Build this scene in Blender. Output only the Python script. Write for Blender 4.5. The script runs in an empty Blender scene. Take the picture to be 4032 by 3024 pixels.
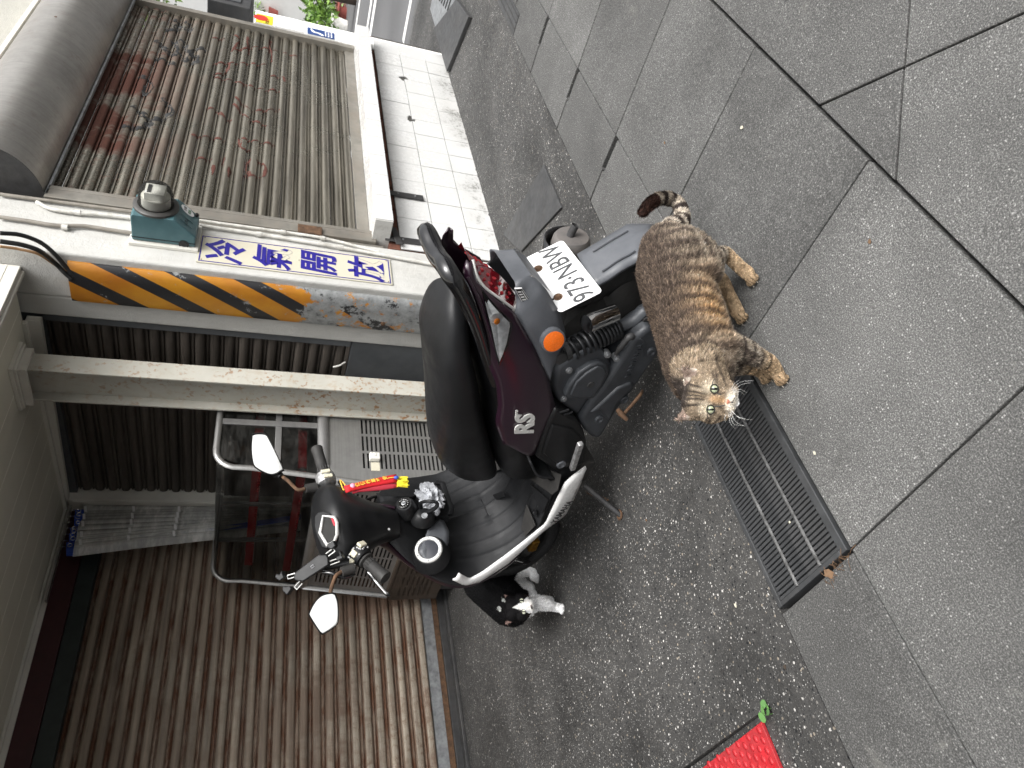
import bpy, math, random
import numpy as np
from mathutils import Vector, Matrix
random.seed(7); rng = np.random.default_rng(7)
sc = bpy.context.scene; COL = sc.collection
R = math.radians
def V(*a): return np.array(a, float)
def nrm(v):
    v = np.asarray(v, float); return v/np.linalg.norm(v)

# ------------------------------------------------------------------ camera
CAMZ = 1.25; FPX = 2800.0
_z = nrm([-586, 7738, FPX]); _x = np.array([3065., -775., FPX]); _x = nrm(_x-(_x@_z)*_z)
_y = np.cross(-_z, _x); MW = np.array([_x, _y, -_z]); CAM = V(0, 0, CAMZ)
cd = bpy.data.cameras.new('camera'); cam = bpy.data.objects.new('camera', cd); COL.objects.link(cam)
cd.sensor_width = 36; cd.lens = FPX/4032*36; cd.clip_start = .05; cd.clip_end = 200
cX = MW@V(0, 1, 0); cY = MW@V(1, 0, 0); cZ = -(MW@V(0, 0, 1))
cam.matrix_world = Matrix(((cX[0], cY[0], cZ[0], 0), (cX[1], cY[1], cZ[1], 0), (cX[2], cY[2], cZ[2], CAMZ), (0, 0, 0, 1)))
cd.dof.use_dof = True; cd.dof.focus_distance = 1.9; cd.dof.aperture_fstop = 9
sc.camera = cam
# ------------------------------------------------------------------ world, sun, exposure
SUN_EL, SUN_ROT = 52, 186
w = bpy.data.worlds.new('World'); sc.world = w; w.use_nodes = True
nt = w.node_tree; bg = nt.nodes['Background']
sky = nt.nodes.new('ShaderNodeTexSky'); sky.sky_type = 'NISHITA'; sky.sun_disc = False
sky.sun_elevation = R(SUN_EL); sky.sun_rotation = R(SUN_ROT); sky.air_density = 1.0; sky.dust_density = 8.0; sky.ozone_density = 1.0
hs = nt.nodes.new('ShaderNodeHueSaturation'); hs.inputs['Saturation'].default_value = .10
nt.links.new(sky.outputs[0], hs.inputs['Color']); nt.links.new(hs.outputs[0], bg.inputs[0])
bg.inputs[1].default_value = .15
sd = bpy.data.lights.new('sun', 'SUN'); sd.energy = .8; sd.angle = R(24); sd.color = (1, .97, .93)
sun = bpy.data.objects.new('sun', sd); COL.objects.link(sun)
_se, _sr = R(SUN_EL), R(SUN_ROT)
_sdir = Vector((math.sin(_sr)*math.cos(_se), math.cos(_sr)*math.cos(_se), math.sin(_se)))
sun.rotation_euler = _sdir.to_track_quat('Z', 'Y').to_euler(); sun.location = (0, -2, 6)
sc.view_settings.view_transform = 'Standard'; sc.view_settings.look = 'None'
sc.view_settings.exposure = 0.95; sc.view_settings.gamma = 1.0; sc.view_settings.use_curve_mapping = False
sc.render.resolution_x = 1024; sc.render.resolution_y = 768

# ------------------------------------------------------------------ pixel -> place (photo pixels of 4032 x 3024)
def ray(px, py): return MW@V(1512-py, px-2016., FPX)
def at(px, py, axis, val):
    d = ray(px, py); return CAM+d*((val-CAM[axis])/d[axis])
def gnd(px, py, z=0.): return at(px, py, 2, z)
def vpl(px, py, P, Q):
    n = np.cross(np.r_[Q[:2]-P[:2], 0], [0, 0, 1]); d = ray(px, py); return CAM+d*(((P-CAM)@n)/(d@n))

# ------------------------------------------------------------------ materials
MATS = {}
def S(n, sock, v):
    if sock in n.inputs: n.inputs[sock].default_value = v
class NT:
    def __init__(s, name):
        s.m = bpy.data.materials.new(name); s.m.use_nodes = True; s.t = s.m.node_tree; s.N = s.t.nodes; s.b = s.N['Principled BSDF']
        s.tc = s.N.new('ShaderNodeTexCoord'); MATS[name] = s.m
    def new(s, ty, **k):
        n = s.N.new(ty)
        for a, v in k.items(): setattr(n, a, v)
        return n
    def L(s, a, b): s.t.links.new(a, b)
    def mapping(s, scale=(1, 1, 1), rot=(0, 0, 0), loc=(0, 0, 0), src='Object'):
        m = s.new('ShaderNodeMapping'); m.inputs['Scale'].default_value = scale; m.inputs['Rotation'].default_value = rot; m.inputs['Location'].default_value = loc
        s.L(s.tc.outputs[src], m.inputs[0]); return m.outputs[0]
    def noise(s, vec, scale, detail=4, rough=.55, dist=0.):
        n = s.new('ShaderNodeTexNoise'); n.inputs['Scale'].default_value = scale; n.inputs['Detail'].default_value = detail
        n.inputs['Roughness'].default_value = rough; n.inputs['Distortion'].default_value = dist; s.L(vec, n.inputs['Vector']); return n.outputs['Fac']
    def voro(s, vec, scale, out='Distance', feature='F1', rnd=1.):
        n = s.new('ShaderNodeTexVoronoi', feature=feature); n.inputs['Scale'].default_value = scale; n.inputs['Randomness'].default_value = rnd
        s.L(vec, n.inputs['Vector']); return n.outputs[out]
    def ramp(s, fac, stops, interp='LINEAR'):
        r = s.new('ShaderNodeValToRGB'); cr = r.color_ramp; cr.interpolation = interp
        while len(cr.elements) < len(stops): cr.elements.new(.5)
        for e, (p, c) in zip(cr.elements, stops):
            e.position = p; e.color = (*c, 1) if not isinstance(c, (int, float)) else (c, c, c, 1)
        s.L(fac, r.inputs[0]); return r.outputs[0]
    def mix(s, f, a, b, mode='MIX'):
        m = s.new('ShaderNodeMix', data_type='RGBA', blend_type=mode)
        for i, v in ((0, f), (6, a), (7, b)):
            if hasattr(v, 'is_linked'): s.L(v, m.inputs[i])
            elif i == 0: m.inputs[0].default_value = v
            else: m.inputs[i].default_value = (*v, 1) if not isinstance(v, (int, float)) else (v, v, v, 1)
        return m.outputs[2]
    def math(s, op, a, b=None, clamp=False):
        m = s.new('ShaderNodeMath', operation=op, use_clamp=clamp)
        for i, v in ((0, a), (1, b)):
            if v is None: continue
            if hasattr(v, 'is_linked'): s.L(v, m.inputs[i])
            else: m.inputs[i].default_value = v
        return m.outputs[0]
    def sep(s, vec):
        x = s.new('ShaderNodeSeparateXYZ'); s.L(vec, x.inputs[0]); return x.outputs
    def bump(s, h, strength=.3, dist=.002):
        b = s.new('ShaderNodeBump'); b.inputs['Strength'].default_value = strength; b.inputs['Distance'].default_value = dist
        s.L(h, b.inputs['Height']); s.L(b.outputs[0], s.b.inputs['Normal'])
    def set(s, col=None, rough=None, metal=None, **k):
        for nm, v in (('Base Color', col), ('Roughness', rough), ('Metallic', metal)):
            if v is None: continue
            if hasattr(v, 'is_linked'): s.L(v, s.b.inputs[nm])
            elif nm == 'Base Color': s.b.inputs[nm].default_value = (*v, 1)
            else: s.b.inputs[nm].default_value = v
        for a, v in k.items(): S(s.b, a.replace('_', ' '), v)
        return s.m
def simple(name, col, rough=.5, metal=0., var=.25, scale=12., bump=0., bscale=200., dust=0., dustcol=(.3, .29, .27), dscale=6., **k):
    t = NT(name); v = t.mapping()
    n = t.noise(v, scale, 5, .6)
    c = t.ramp(n, [(.3, tuple(x*(1-var) for x in col)), (.7, tuple(min(1, x*(1+var)) for x in col))])
    if dust:
        d = t.ramp(t.noise(v, dscale, 8, .7), [(.45, 0), (.75, 1)]); c = t.mix(t.math('MULTIPLY', d, dust), c, dustcol)
    rr = t.ramp(t.noise(v, scale*3, 4, .6), [(.3, max(.02, rough-.1)), (.7, min(1, rough+.1))])
    t.set(c, rr, metal, **k)
    if bump: t.bump(t.noise(v, bscale, 3, .6), bump, .002)
    return t.m

# ------------------------------------------------------------------ mesh building
class MB:
    def __init__(s): s.v = []; s.f = []; s.c = None
    def add(s, vs, fs):
        o = len(s.v); s.v += [tuple(map(float, p)) for p in vs]; s.f += [tuple(i+o for i in f) for f in fs]; return s
    def box(s, lo, hi, M=None):
        x0, y0, z0 = lo; x1, y1, z1 = hi
        vs = [(x0, y0, z0), (x1, y0, z0), (x1, y1, z0), (x0, y1, z0), (x0, y0, z1), (x1, y0, z1), (x1, y1, z1), (x0, y1, z1)]
        if M is not None: vs = [M(V(*p)) for p in vs]
        return s.add(vs, [(0, 3, 2, 1), (4, 5, 6, 7), (0, 1, 5, 4), (1, 2, 6, 5), (2, 3, 7, 6), (3, 0, 4, 7)])
    def prism(s, pts, d):
        pts = [V(*p) for p in pts]; d = V(*d); n = len(pts)
        return s.add(pts+[p+d for p in pts], [tuple(range(n-1, -1, -1)), tuple(range(n, 2*n))]+[(i, (i+1) % n, n+(i+1) % n, n+i) for i in range(n)])
    def rings(s, rs, cap=True, close=False):
        n = len(rs[0]); vs = [p for r in rs for p in r]; fs = []
        m = len(rs)
        for k in range(m if close else m-1):
            a, b = k*n, ((k+1) % m)*n
            for i in range(n): j = (i+1) % n; fs.append((a+i, a+j, b+j, b+i))
        if cap and not close: fs += [tuple(range(n-1, -1, -1)), tuple(range((m-1)*n, m*n))]
        return s.add(vs, fs)
    def tube(s, path, r, seg=10, cap=True, flat=1., close=False):
        path = [V(*p) for p in path]; n = len(path)
        rad = list(r) if hasattr(r, '__len__') else [r]*n
        t0 = nrm(path[1]-path[0]); up = V(0, 0, 1) if abs(t0[2]) < .9 else V(1, 0, 0)
        a = nrm(np.cross(t0, up)); rs = []
        for i in range(n):
            if close: t = path[(i+1) % n]-path[i-1]
            else: t = path[min(i+1, n-1)]-path[max(i-1, 0)]
            t = nrm(t); a = nrm(a-(a@t)*t); b = np.cross(t, a)
            rs.append([path[i]+rad[i]*(math.cos(q)*a+flat*math.sin(q)*b) for q in np.linspace(0, 2*math.pi, seg, endpoint=False)])
        return s.rings(rs, cap, close)
    def lathe(s, prof, c, ax, seg=24, cap=True):
        ax = nrm(ax); u = nrm(np.cross(ax, V(0, 0, 1) if abs(ax[2]) < .9 else V(1, 0, 0))); w_ = np.cross(ax, u); c = V(*c)
        return s.rings([[c+ax*h+r*(math.cos(q)*u+math.sin(q)*w_) for q in np.linspace(0, 2*math.pi, seg, endpoint=False)] for r, h in prof], cap)
    def grid(s, P):
        m, n = len(P), len(P[0]); return s.add([p for r in P for p in r], [(i*n+j, i*n+j+1, (i+1)*n+j+1, (i+1)*n+j) for i in range(m-1) for j in range(n-1)])
    def ball(s, c, r, seg=14, ringn=8):
        c = V(*c); r = np.array(r)*np.ones(3)
        return s.rings([[c+r*V(math.sin(t)*math.cos(q), math.sin(t)*math.sin(q), math.cos(t)) for q in np.linspace(0, 2*math.pi, seg, endpoint=False)] for t in np.linspace(.02, math.pi-.02, ringn)])
    def build(s, name, m, parent=None, smooth=None, bevel=0., label=None, local=False, kind=None, segs=2):
        me = bpy.data.meshes.new(name)
        off = V(0, 0, 0)
        if parent is not None and not local: off = V(*root_loc(parent))
        vs = [tuple(V(*p)-off) for p in s.v] if off.any() else s.v
        me.from_pydata(vs, [], s.f); me.update()
        bm_fix(me)
        if m is not None: me.materials.append(MATS[m] if isinstance(m, str) else m)
        o = bpy.data.objects.new(name, me); COL.objects.link(o)
        if parent is not None: o.parent = parent
        if smooth is not None:
            me.polygons.foreach_set('use_smooth', [True]*len(me.polygons))
            if smooth < 180: me.set_sharp_from_angle(angle=R(smooth))
        if bevel:
            md = o.modifiers.new('bevel', 'BEVEL'); md.width = bevel; md.segments = segs; md.limit_method = 'ANGLE'; md.angle_limit = R(40); md.harden_normals = False
        if label: o['label'] = label
        if kind: o['kind'] = kind
        return o
def root_loc(o):
    p = V(0, 0, 0)
    while o is not None: p = p+V(*o.location); o = o.parent
    return p
import bmesh
def bm_fix(me):
    b = bmesh.new(); b.from_mesh(me); bmesh.ops.recalc_face_normals(b, faces=b.faces); b.to_mesh(me); b.free()
def thing(name, label, cat, loc=(0, 0, 0), group=None):
    o = bpy.data.objects.new(name, None); COL.objects.link(o); o.location = loc; o.empty_display_size = .1
    o['label'] = label; o['category'] = cat
    if group: o['group'] = group
    return o
def tag(o, label, cat, group=None):
    o['label'] = label; o['category'] = cat
    if group: o['group'] = group
    return o
def struct(o): o['kind'] = 'structure'; return o
def copy_of(o, parent=None, loc=None):
    c = o.copy(); COL.objects.link(c)
    if parent is not None: c.parent = parent
    if loc is not None: c.location = loc
    return c
def text_mesh(txt, size, depth=.001, bold=0., font=None, align='CENTER'):
    cu = bpy.data.curves.new('lettering', 'FONT'); cu.body = txt; cu.size = size; cu.extrude = depth; cu.offset = bold; cu.resolution_u = 3
    cu.align_x = align; cu.align_y = 'CENTER'
    o = bpy.data.objects.new('lettering', cu); COL.objects.link(o); bpy.context.view_layer.update()
    me = bpy.data.meshes.new_from_object(o.evaluated_get(bpy.context.evaluated_depsgraph_get()))
    bpy.data.objects.remove(o); return me
def text(txt, size, m, parent, origin, xdir, ydir, depth=.0008, bold=0., name='lettering', sx=1., label=None, local=False, shear=0.):
    me = text_mesh(txt, size, depth, bold); n = len(me.vertices); co = np.empty(n*3); me.vertices.foreach_get('co', co); co = co.reshape(-1, 3)
    xd, yd = nrm(xdir), nrm(ydir); zd = np.cross(xd, yd)
    P = V(*origin)+np.outer(co[:, 0]*sx+co[:, 1]*shear, xd)+np.outer(co[:, 1], yd)+np.outer(co[:, 2], zd)
    if parent is not None and not local: P = P-V(*root_loc(parent))
    me.vertices.foreach_set('co', P.ravel()); me.update(); me.materials.clear(); me.materials.append(MATS[m])
    o = bpy.data.objects.new(name, me); COL.objects.link(o)
    if parent is not None: o.parent = parent
    if label: o['label'] = label
    return o
def cr(pts, n=8):
    """Catmull-Rom through points"""
    p = [V(*q) for q in pts]; p = [2*p[0]-p[1]]+p+[2*p[-1]-p[-2]]; out = []
    for i in range(1, len(p)-2):
        for t in np.linspace(0, 1, n, endpoint=False):
            a, b, c, d = p[i-1:i+3]
            out.append(.5*((2*b)+(c-a)*t+(2*a-5*b+4*c-d)*t*t+(3*b-a-3*c+d)*t**3))
    out.append(p[-2]); return out
# ================================================================== materials of the place
def m_terrazzo():
    t = NT('exposed_aggregate'); v = t.mapping()
    cell = t.sep(t.voro(v, 95, 'Color'))[0]; d = t.voro(v, 95, 'Distance')
    cell2 = t.sep(t.voro(v, 210, 'Color'))[1]; d2 = t.voro(v, 210, 'Distance')
    base = t.ramp(t.noise(v, 3.2, 7, .65), [(.3, (.038, .0375, .0365)), (.7, (.074, .072, .069))])
    chip = t.ramp(cell, [(0, (.012, .013, .015)), (.28, (.05, .05, .05)), (.5, (.10, .095, .088)), (.66, (.2, .19, .175)), (.82, (.3, .26, .21)), (.90, (.62, .6, .57))], 'CONSTANT')
    chip2 = t.ramp(cell2, [(0, (.03, .03, .032)), (.4, (.09, .087, .082)), (.68, (.17, .165, .155)), (.86, (.5, .49, .47))], 'CONSTANT')
    m2 = t.ramp(d2, [(.26, 1), (.40, 0)]); m1 = t.ramp(d, [(.30, 1), (.38, 0)])
    pick = t.ramp(t.sep(t.voro(v, 95, 'Color'))[2], [(.0, 0), (.42, 1)], 'CONSTANT')
    c = t.mix(m2, base, chip2); c = t.mix(t.math('MULTIPLY', m1, pick), c, chip)
    stain = t.ramp(t.noise(v, 1.7, 8, .7, .6), [(.36, .42), (.58, .85)]); c = t.mix(1., c, stain, 'MULTIPLY')
    oil = t.ramp(t.noise(v, 2.6, 7, .7, .3), [(.60, 0), (.68, 1)]); c = t.mix(t.math('MULTIPLY', oil, .6), c, (.015, .015, .015))
    t.set(c, t.ramp(t.noise(v, 40, 3), [(.3, .5), (.7, .8)])); t.bump(t.math('ADD', t.math('MULTIPLY', m1, .6), m2), .45, .003)
m_terrazzo()
def m_slab(name, lo, hi, seed=0.):
    t = NT(name); v = t.mapping(loc=(seed, seed*2, 0))
    n = t.noise(v, 300, 3, .7); f = t.noise(v, 130, 5, .7); big = t.noise(v, 2.3, 8, .68, .4)
    fine = t.ramp(n, [(.33, (lo*.62,)*3), (.48, (lo*1.15, lo*1.14, lo*1.1)), (.60, (hi*.86, hi*.855, hi*.83)), (.74, (.40, .395, .38))])
    sp = t.ramp(t.sep(t.voro(v, 150, 'Color'))[0], [(.0, 0), (.90, .45)], 'CONSTANT'); sd_ = t.ramp(t.voro(v, 150, 'Distance'), [(.2, 1), (.34, 0)])
    c = t.mix(t.math('MULTIPLY', sp, sd_), fine, (.6, .59, .57))
    c = t.mix(1., c, t.ramp(f, [(.3, .72), (.7, 1.18)]), 'MULTIPLY')
    c = t.mix(1., c, t.ramp(big, [(.28, .62), (.5, .92), (.72, 1.2)]), 'MULTIPLY')
    oi = t.new('ShaderNodeObjectInfo'); c = t.mix(1., c, t.ramp(oi.outputs['Random'], [(0, .84), (1, 1.16)]), 'MULTIPLY')
    gum = t.ramp(t.voro(v, 3.1), [(.035, 1), (.06, 0)]); gp_ = t.ramp(t.sep(t.voro(v, 3.1, 'Color'))[0], [(0, 0), (.55, 1)], 'CONSTANT'); c = t.mix(t.math('MULTIPLY', t.math('MULTIPLY', gum, gp_), .8), c, (.018, .018, .018))
    dk = t.ramp(t.noise(v, 7, 9, .75, .8), [(.58, 0), (.75, 1)]); c = t.mix(t.math('MULTIPLY', dk, .55), c, (.03, .03, .028)); lt = t.ramp(t.noise(t.mapping(loc=(9, 4, 2)), 4.5, 9, .75, .8), [(.6, 0), (.75, 1)]); c = t.mix(t.math('MULTIPLY', lt, .4), c, (.25, .245, .22))
    t.set(c, .72); t.bump(t.math('ADD', n, f), .5, .0025)
m_slab('slab_concrete', .067, .18); m_slab('curb_concrete', .058, .15, 5.)
simple('joint_dirt', (.012, .012, .011), .95, bump=.6)
def m_asphalt():
    t = NT('asphalt'); v = t.mapping(); n = t.noise(v, 160, 3, .8)
    t.set(t.mix(1., t.ramp(n, [(.3, (.05, .05, .052)), (.7, (.15, .15, .152))]), t.ramp(t.noise(v, .8, 6), [(.3, .8), (.7, 1.15)]), 'MULTIPLY'), .85); t.bump(n, .5, .004)
m_asphalt()
simple('road_paint', (.75, .75, .73), .7, var=.12, scale=8, dust=.5, dustcol=(.2, .2, .2))
simple('red_paint', (.42, .06, .06), .7, var=.25, scale=8, dust=.5, dustcol=(.2, .19, .18))
def m_plaster(name='white_plaster', base=(.52, .515, .49), grime=.55):
    t = NT(name); v = t.mapping(); vs = t.mapping(scale=(6, 6, .7))
    st = t.ramp(t.noise(vs, 2.2, 8, .7), [(.45, 0), (.78, 1)]); bl = t.ramp(t.noise(v, 9, 9, .75), [(.5, 0), (.72, 1)])
    z = t.sep(t.tc.outputs['Object'])[2]; low = t.ramp(z, [(0, 1), (.75, .25), (1, .12)])
    c = t.ramp(t.noise(v, 3, 6, .6), [(.3, tuple(x*.86 for x in base)), (.7, base)])
    c = t.mix(t.math('MULTIPLY', st, grime*.55), c, (.27, .25, .21)); c = t.mix(t.math('MULTIPLY', bl, t.math('MULTIPLY', low, grime)), c, (.12, .12, .11))
    t.set(c, .8); t.bump(t.math('ADD', t.noise(v, 28, 6, .65), t.math('MULTIPLY', t.noise(v, 150, 3), .5)), .7, .006)
m_plaster(); m_plaster('beige_wall', (.40, .39, .35), .2)
def m_tile():
    t = NT('glazed_tile'); v = t.mapping(); z = t.sep(t.mapping(src='Object'))[2]
    g = t.new('ShaderNodeNewGeometry'); zz = t.sep(g.outputs['Position'])[2]
    low = t.ramp(zz, [(.0, 1), (.06, .7), (.16, .35), (.24, .08), (.5, .02)]); spk = t.ramp(t.math('MULTIPLY', t.noise(v, 45, 9, .8), t.ramp(t.noise(v, 4, 5), [(.3, .7), (.7, 1.15)])), [(.47, 0), (.62, 1)]); wash = t.ramp(t.noise(v, 3, 6, .7), [(.4, 0), (.7, 1)])
    c = t.mix(t.math('MULTIPLY', spk, low), (.60, .60, .59), (.10, .10, .085)); c = t.mix(t.math('MULTIPLY', wash, .12), c, (.45, .42, .35))
    t.set(c, t.ramp(spk, [(0, .22), (1, .6)]), Coat_Weight=.2); t.bump(t.noise(v, 7, 2), .05, .004)
m_tile()
simple('grout', (.05, .047, .042), .95, bump=.5); simple('brick', (.12, .045, .028), .9, var=.5, scale=30, bump=.8, bscale=60)
def m_shutter(name, base, rust, amt, zr, metal=.45, rough=.42, streak=.65, lap=None):
    """painted or bare steel slats: dull film, horizontal streaks, rust patches that sit high or low on the curtain"""
    t = NT(name); g = t.new('ShaderNodeNewGeometry'); mp = t.new('ShaderNodeMapping'); t.L(g.outputs['Position'], mp.inputs[0]); mp.inputs['Scale'].default_value = (1, 1, 1); P = mp.outputs[0]
    def mm(sc_): q = t.new('ShaderNodeMapping'); t.L(g.outputs['Position'], q.inputs[0]); q.inputs['Scale'].default_value = sc_; return q.outputs[0]
    film = t.noise(mm((1.2, 1.2, 26)), 1., 7, .62); patch = t.noise(mm((1.6, 1.6, 1.0)), 1.3, 8, .68, .5); gr = t.noise(mm((5, 5, 60)), 2., 6, .7)
    c = t.ramp(film, [(.25, tuple(x*.40 for x in base)), (.5, base), (.72, tuple(min(.9, x*1.7) for x in base))])
    c = t.mix(t.ramp(gr, [(.52, 0), (.7, streak)]), c, tuple(x*.35 for x in base))
    z = t.sep(P)[2]; zone = t.ramp(t.math('DIVIDE', z, 2.4), zr)
    r = t.math('MULTIPLY', t.ramp(patch, [(.41, 0), (.50, 1)]), zone); r2 = t.math('MULTIPLY', t.ramp(t.noise(mm((4, 4, 3)), 5., 9, .8), [(.50, 0), (.64, 1)]), t.math('ADD', t.math('MULTIPLY', zone, .8), .12))
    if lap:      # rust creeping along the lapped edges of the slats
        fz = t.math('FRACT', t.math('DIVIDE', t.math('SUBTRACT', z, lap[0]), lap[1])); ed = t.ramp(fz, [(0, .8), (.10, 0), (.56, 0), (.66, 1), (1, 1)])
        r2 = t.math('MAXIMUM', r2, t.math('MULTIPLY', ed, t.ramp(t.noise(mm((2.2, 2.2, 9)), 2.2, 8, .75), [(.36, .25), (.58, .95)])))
    rr = t.math('MULTIPLY', t.math('MAXIMUM', r, r2), amt, True)
    rc = t.ramp(t.noise(P, 60, 6, .7), [(.3, tuple(x*.55 for x in rust)), (.7, rust)])
    c = t.mix(rr, c, rc)
    t.set(c, t.mix(rr, rough, .9), t.math('MULTIPLY', t.math('SUBTRACT', 1., rr), metal)); t.bump(t.math('ADD', t.math('MULTIPLY', t.noise(P, 120, 4, .7), .3), t.math('MULTIPLY', film, .4)), .2, .001)
m_shutter('steel_slat', (.205, .19, .155), (.085, .026, .014), 1., [(0, .08), (.66, .06), (.77, .55), (.84, 1.)], .72, .26)
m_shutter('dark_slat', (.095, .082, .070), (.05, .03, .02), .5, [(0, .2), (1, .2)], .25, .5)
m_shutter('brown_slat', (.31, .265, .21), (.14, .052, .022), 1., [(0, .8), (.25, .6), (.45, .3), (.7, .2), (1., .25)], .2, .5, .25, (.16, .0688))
def m_steel(name, c0, rough, aniso=(1, 1, 40), metal=1., rustamt=0.):
    t = NT(name); v = t.mapping(scale=aniso); n = t.noise(v, 3, 6, .65); s_ = t.noise(t.mapping(), 4, 8, .7)
    c = t.mix(1., t.ramp(n, [(.25, tuple(x*.75 for x in c0)), (.75, c0)]), t.ramp(s_, [(.3, .7), (.65, 1.05)]), 'MULTIPLY')
    if rustamt: c = t.mix(t.math('MULTIPLY', t.ramp(t.noise(t.mapping(), 13, 9, .8), [(.55, 0), (.68, 1)]), rustamt), c, (.16, .075, .03))
    t.set(c, t.ramp(s_, [(.3, rough+.14), (.7, rough)]), metal); t.bump(n, .06, .001)
m_steel('stainless', (.50, .495, .48), .34, metal=.82); m_steel('stainless_dull', (.38, .375, .37), .4, (1, 1, 12), .75); m_steel('hood_steel', (.47, .45, .42), .36, (30, 1, 1), .9, .25)
simple('chrome', (.75, .75, .75), .09, 1., var=.06); simple('galvanised', (.32, .33, .34), .5, .7, var=.35, scale=30, bump=.2); simple('aluminium', (.42, .415, .4), .4, .85, var=.15, dust=.4, dustcol=(.2, .19, .17))
simple('guide_steel', (.26, .245, .215), .5, .5, var=.25, dust=.5, dustcol=(.12, .08, .05), bump=.15)
def m_post():
    t = NT('rusty_cream_paint'); v = t.mapping(); z = t.sep(v)[2]
    fl = t.ramp(t.noise(v, 40, 5, .6), [(.54, 0), (.58, 1)]); zone = t.ramp(t.math('DIVIDE', z, 2.3), [(0, 1), (.4, .95), (.65, .6), (1, .45)])
    cl = t.ramp(t.noise(v, 9, 4, .6), [(.46, 0), (.60, 1)])
    c = t.ramp(t.noise(v, 4, 6), [(.3, (.38, .37, .32)), (.7, (.47, .46, .41))])
    c = t.mix(t.math('MULTIPLY', t.math('MULTIPLY', fl, cl), zone, True), c, t.ramp(t.noise(v, 80, 4), [(.3, (.12, .05, .02)), (.7, (.30, .15, .06))]))
    c = t.mix(t.math('MULTIPLY', t.ramp(t.noise(v, 20, 7, .75), [(.5, 0), (.7, 1)]), t.math('MULTIPLY', zone, .6)), c, (.36, .24, .13))
    t.set(c, .6); t.bump(fl, .3, .001)
m_post()
def m_hazard():
    """yellow and black paint, mostly scraped off low down to the zinc"""
    t = NT('hazard_paint'); g = t.new('ShaderNodeNewGeometry'); p = t.sep(g.outputs['Position'])
    # arc length around the bend ~ y and x together
    s_ = t.math('ADD', t.math('SUBTRACT', p[1], t.math('MULTIPLY', p[0], 1.0)), 0.)
    q = t.math('ADD', p[2], t.math('MULTIPLY', s_, 1.7)); wv = t.math('FRACT', t.math('ADD', t.math('DIVIDE', q, .29), .33))
    P = g.outputs['Position']
    n = t.noise(P, 11, 9, .72); n2 = t.noise(P, 26, 8, .8)
    yel = t.ramp(t.noise(P, 5, 5), [(.3, (.36, .125, .012)), (.7, (.54, .25, .016))])
    c = t.mix(t.ramp(wv, [(0, 0), (.56, 0), (.57, 1), (.985, 1), (.995, 0)], 'LINEAR'), yel, (.016, .016, .018))
    z = t.math('DIVIDE', p[2], 2.2); th = t.ramp(z, [(0, .60), (.30, .55), (.38, .53), (.46, .58), (.49, .45), (.62, .42), (1, .40)])
    bare = t.ramp(t.math('SUBTRACT', t.math('ADD', t.math('MULTIPLY', n, .6), t.math('MULTIPLY', n2, .4)), t.math('SUBTRACT', 1., th)), [(.0, 0), (.03, 1)])
    zinc = t.ramp(t.noise(P, 20, 8, .75), [(.32, (.05, .05, .05)), (.42, (.24, .25, .25)), (.62, (.36, .37, .37)), (.75, (.5, .5, .49))])
    c = t.mix(bare, c, zinc); t.set(c, t.mix(bare, .42, .55), t.math('MULTIPLY', bare, .35)); t.bump(bare, -.35, .0015)
m_hazard()
simple('pvc_white', (.60, .59, .55), .5, var=.15, dust=.7, dustcol=(.2, .18, .14), dscale=14); simple('pvc_grey', (.22, .2, .17), .6, var=.2, dust=.3)
simple('cable_black', (.012, .012, .012), .5); simple('cable_tan', (.34, .2, .1), .7)
simple('cream_trim', (.66, .645, .59), .55, var=.1, dust=.4, dustcol=(.3, .27, .2)); simple('soffit_panel', (.66, .645, .55), .45, var=.08, scale=2)
simple('soffit_seam', (.93, .91, .82), .6, var=.1)
simple('maroon_board', (.045, .010, .012), .5, var=.2); simple('green_board', (.022, .030, .028), .5, var=.2); simple('grey_board', (.075, .08, .085), .6, var=.25, scale=5, dust=.3, dustcol=(.12, .12, .12))
simple('meter_teal', (.055, .125, .14), .45, var=.12, dust=.25, dustcol=(.12, .16, .16)); simple('meter_ring', (.06, .058, .055), .5, .3)
simple('sign_cream', (.54, .51, .41), .4, var=.06, dust=.35, dustcol=(.36, .31, .2), dscale=12); simple('sign_blue', (.018, .012, .21), .4, var=.1)
simple('black_ink', (.012, .012, .012), .6); simple('rust_ink', (.075, .022, .014), .8, var=.3, scale=60); simple('white_print', (.8, .8, .8), .5, var=.03); simple('green_print', (.04, .2, .08), .5)
simple('yellow_print', (.75, .6, .03), .5, var=.05); simple('red_print', (.5, .03, .02), .5, var=.1); simple('blue_print', (.02, .055, .19), .45, var=.1); simple('grey_print', (.4, .4, .42), .5)
simple('rust_iron', (.10, .055, .03), .85, .2, var=.5, scale=50, bump=.4); simple('dark_iron', (.045, .045, .046), .6, .35, var=.3, scale=20, dust=.35, dustcol=(.11, .10, .09), bump=.25)
simple('cover_iron', (.055, .056, .058), .55, .3, var=.2, scale=9, dust=.5, dustcol=(.09, .085, .08), bump=.2, bscale=120)
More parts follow.
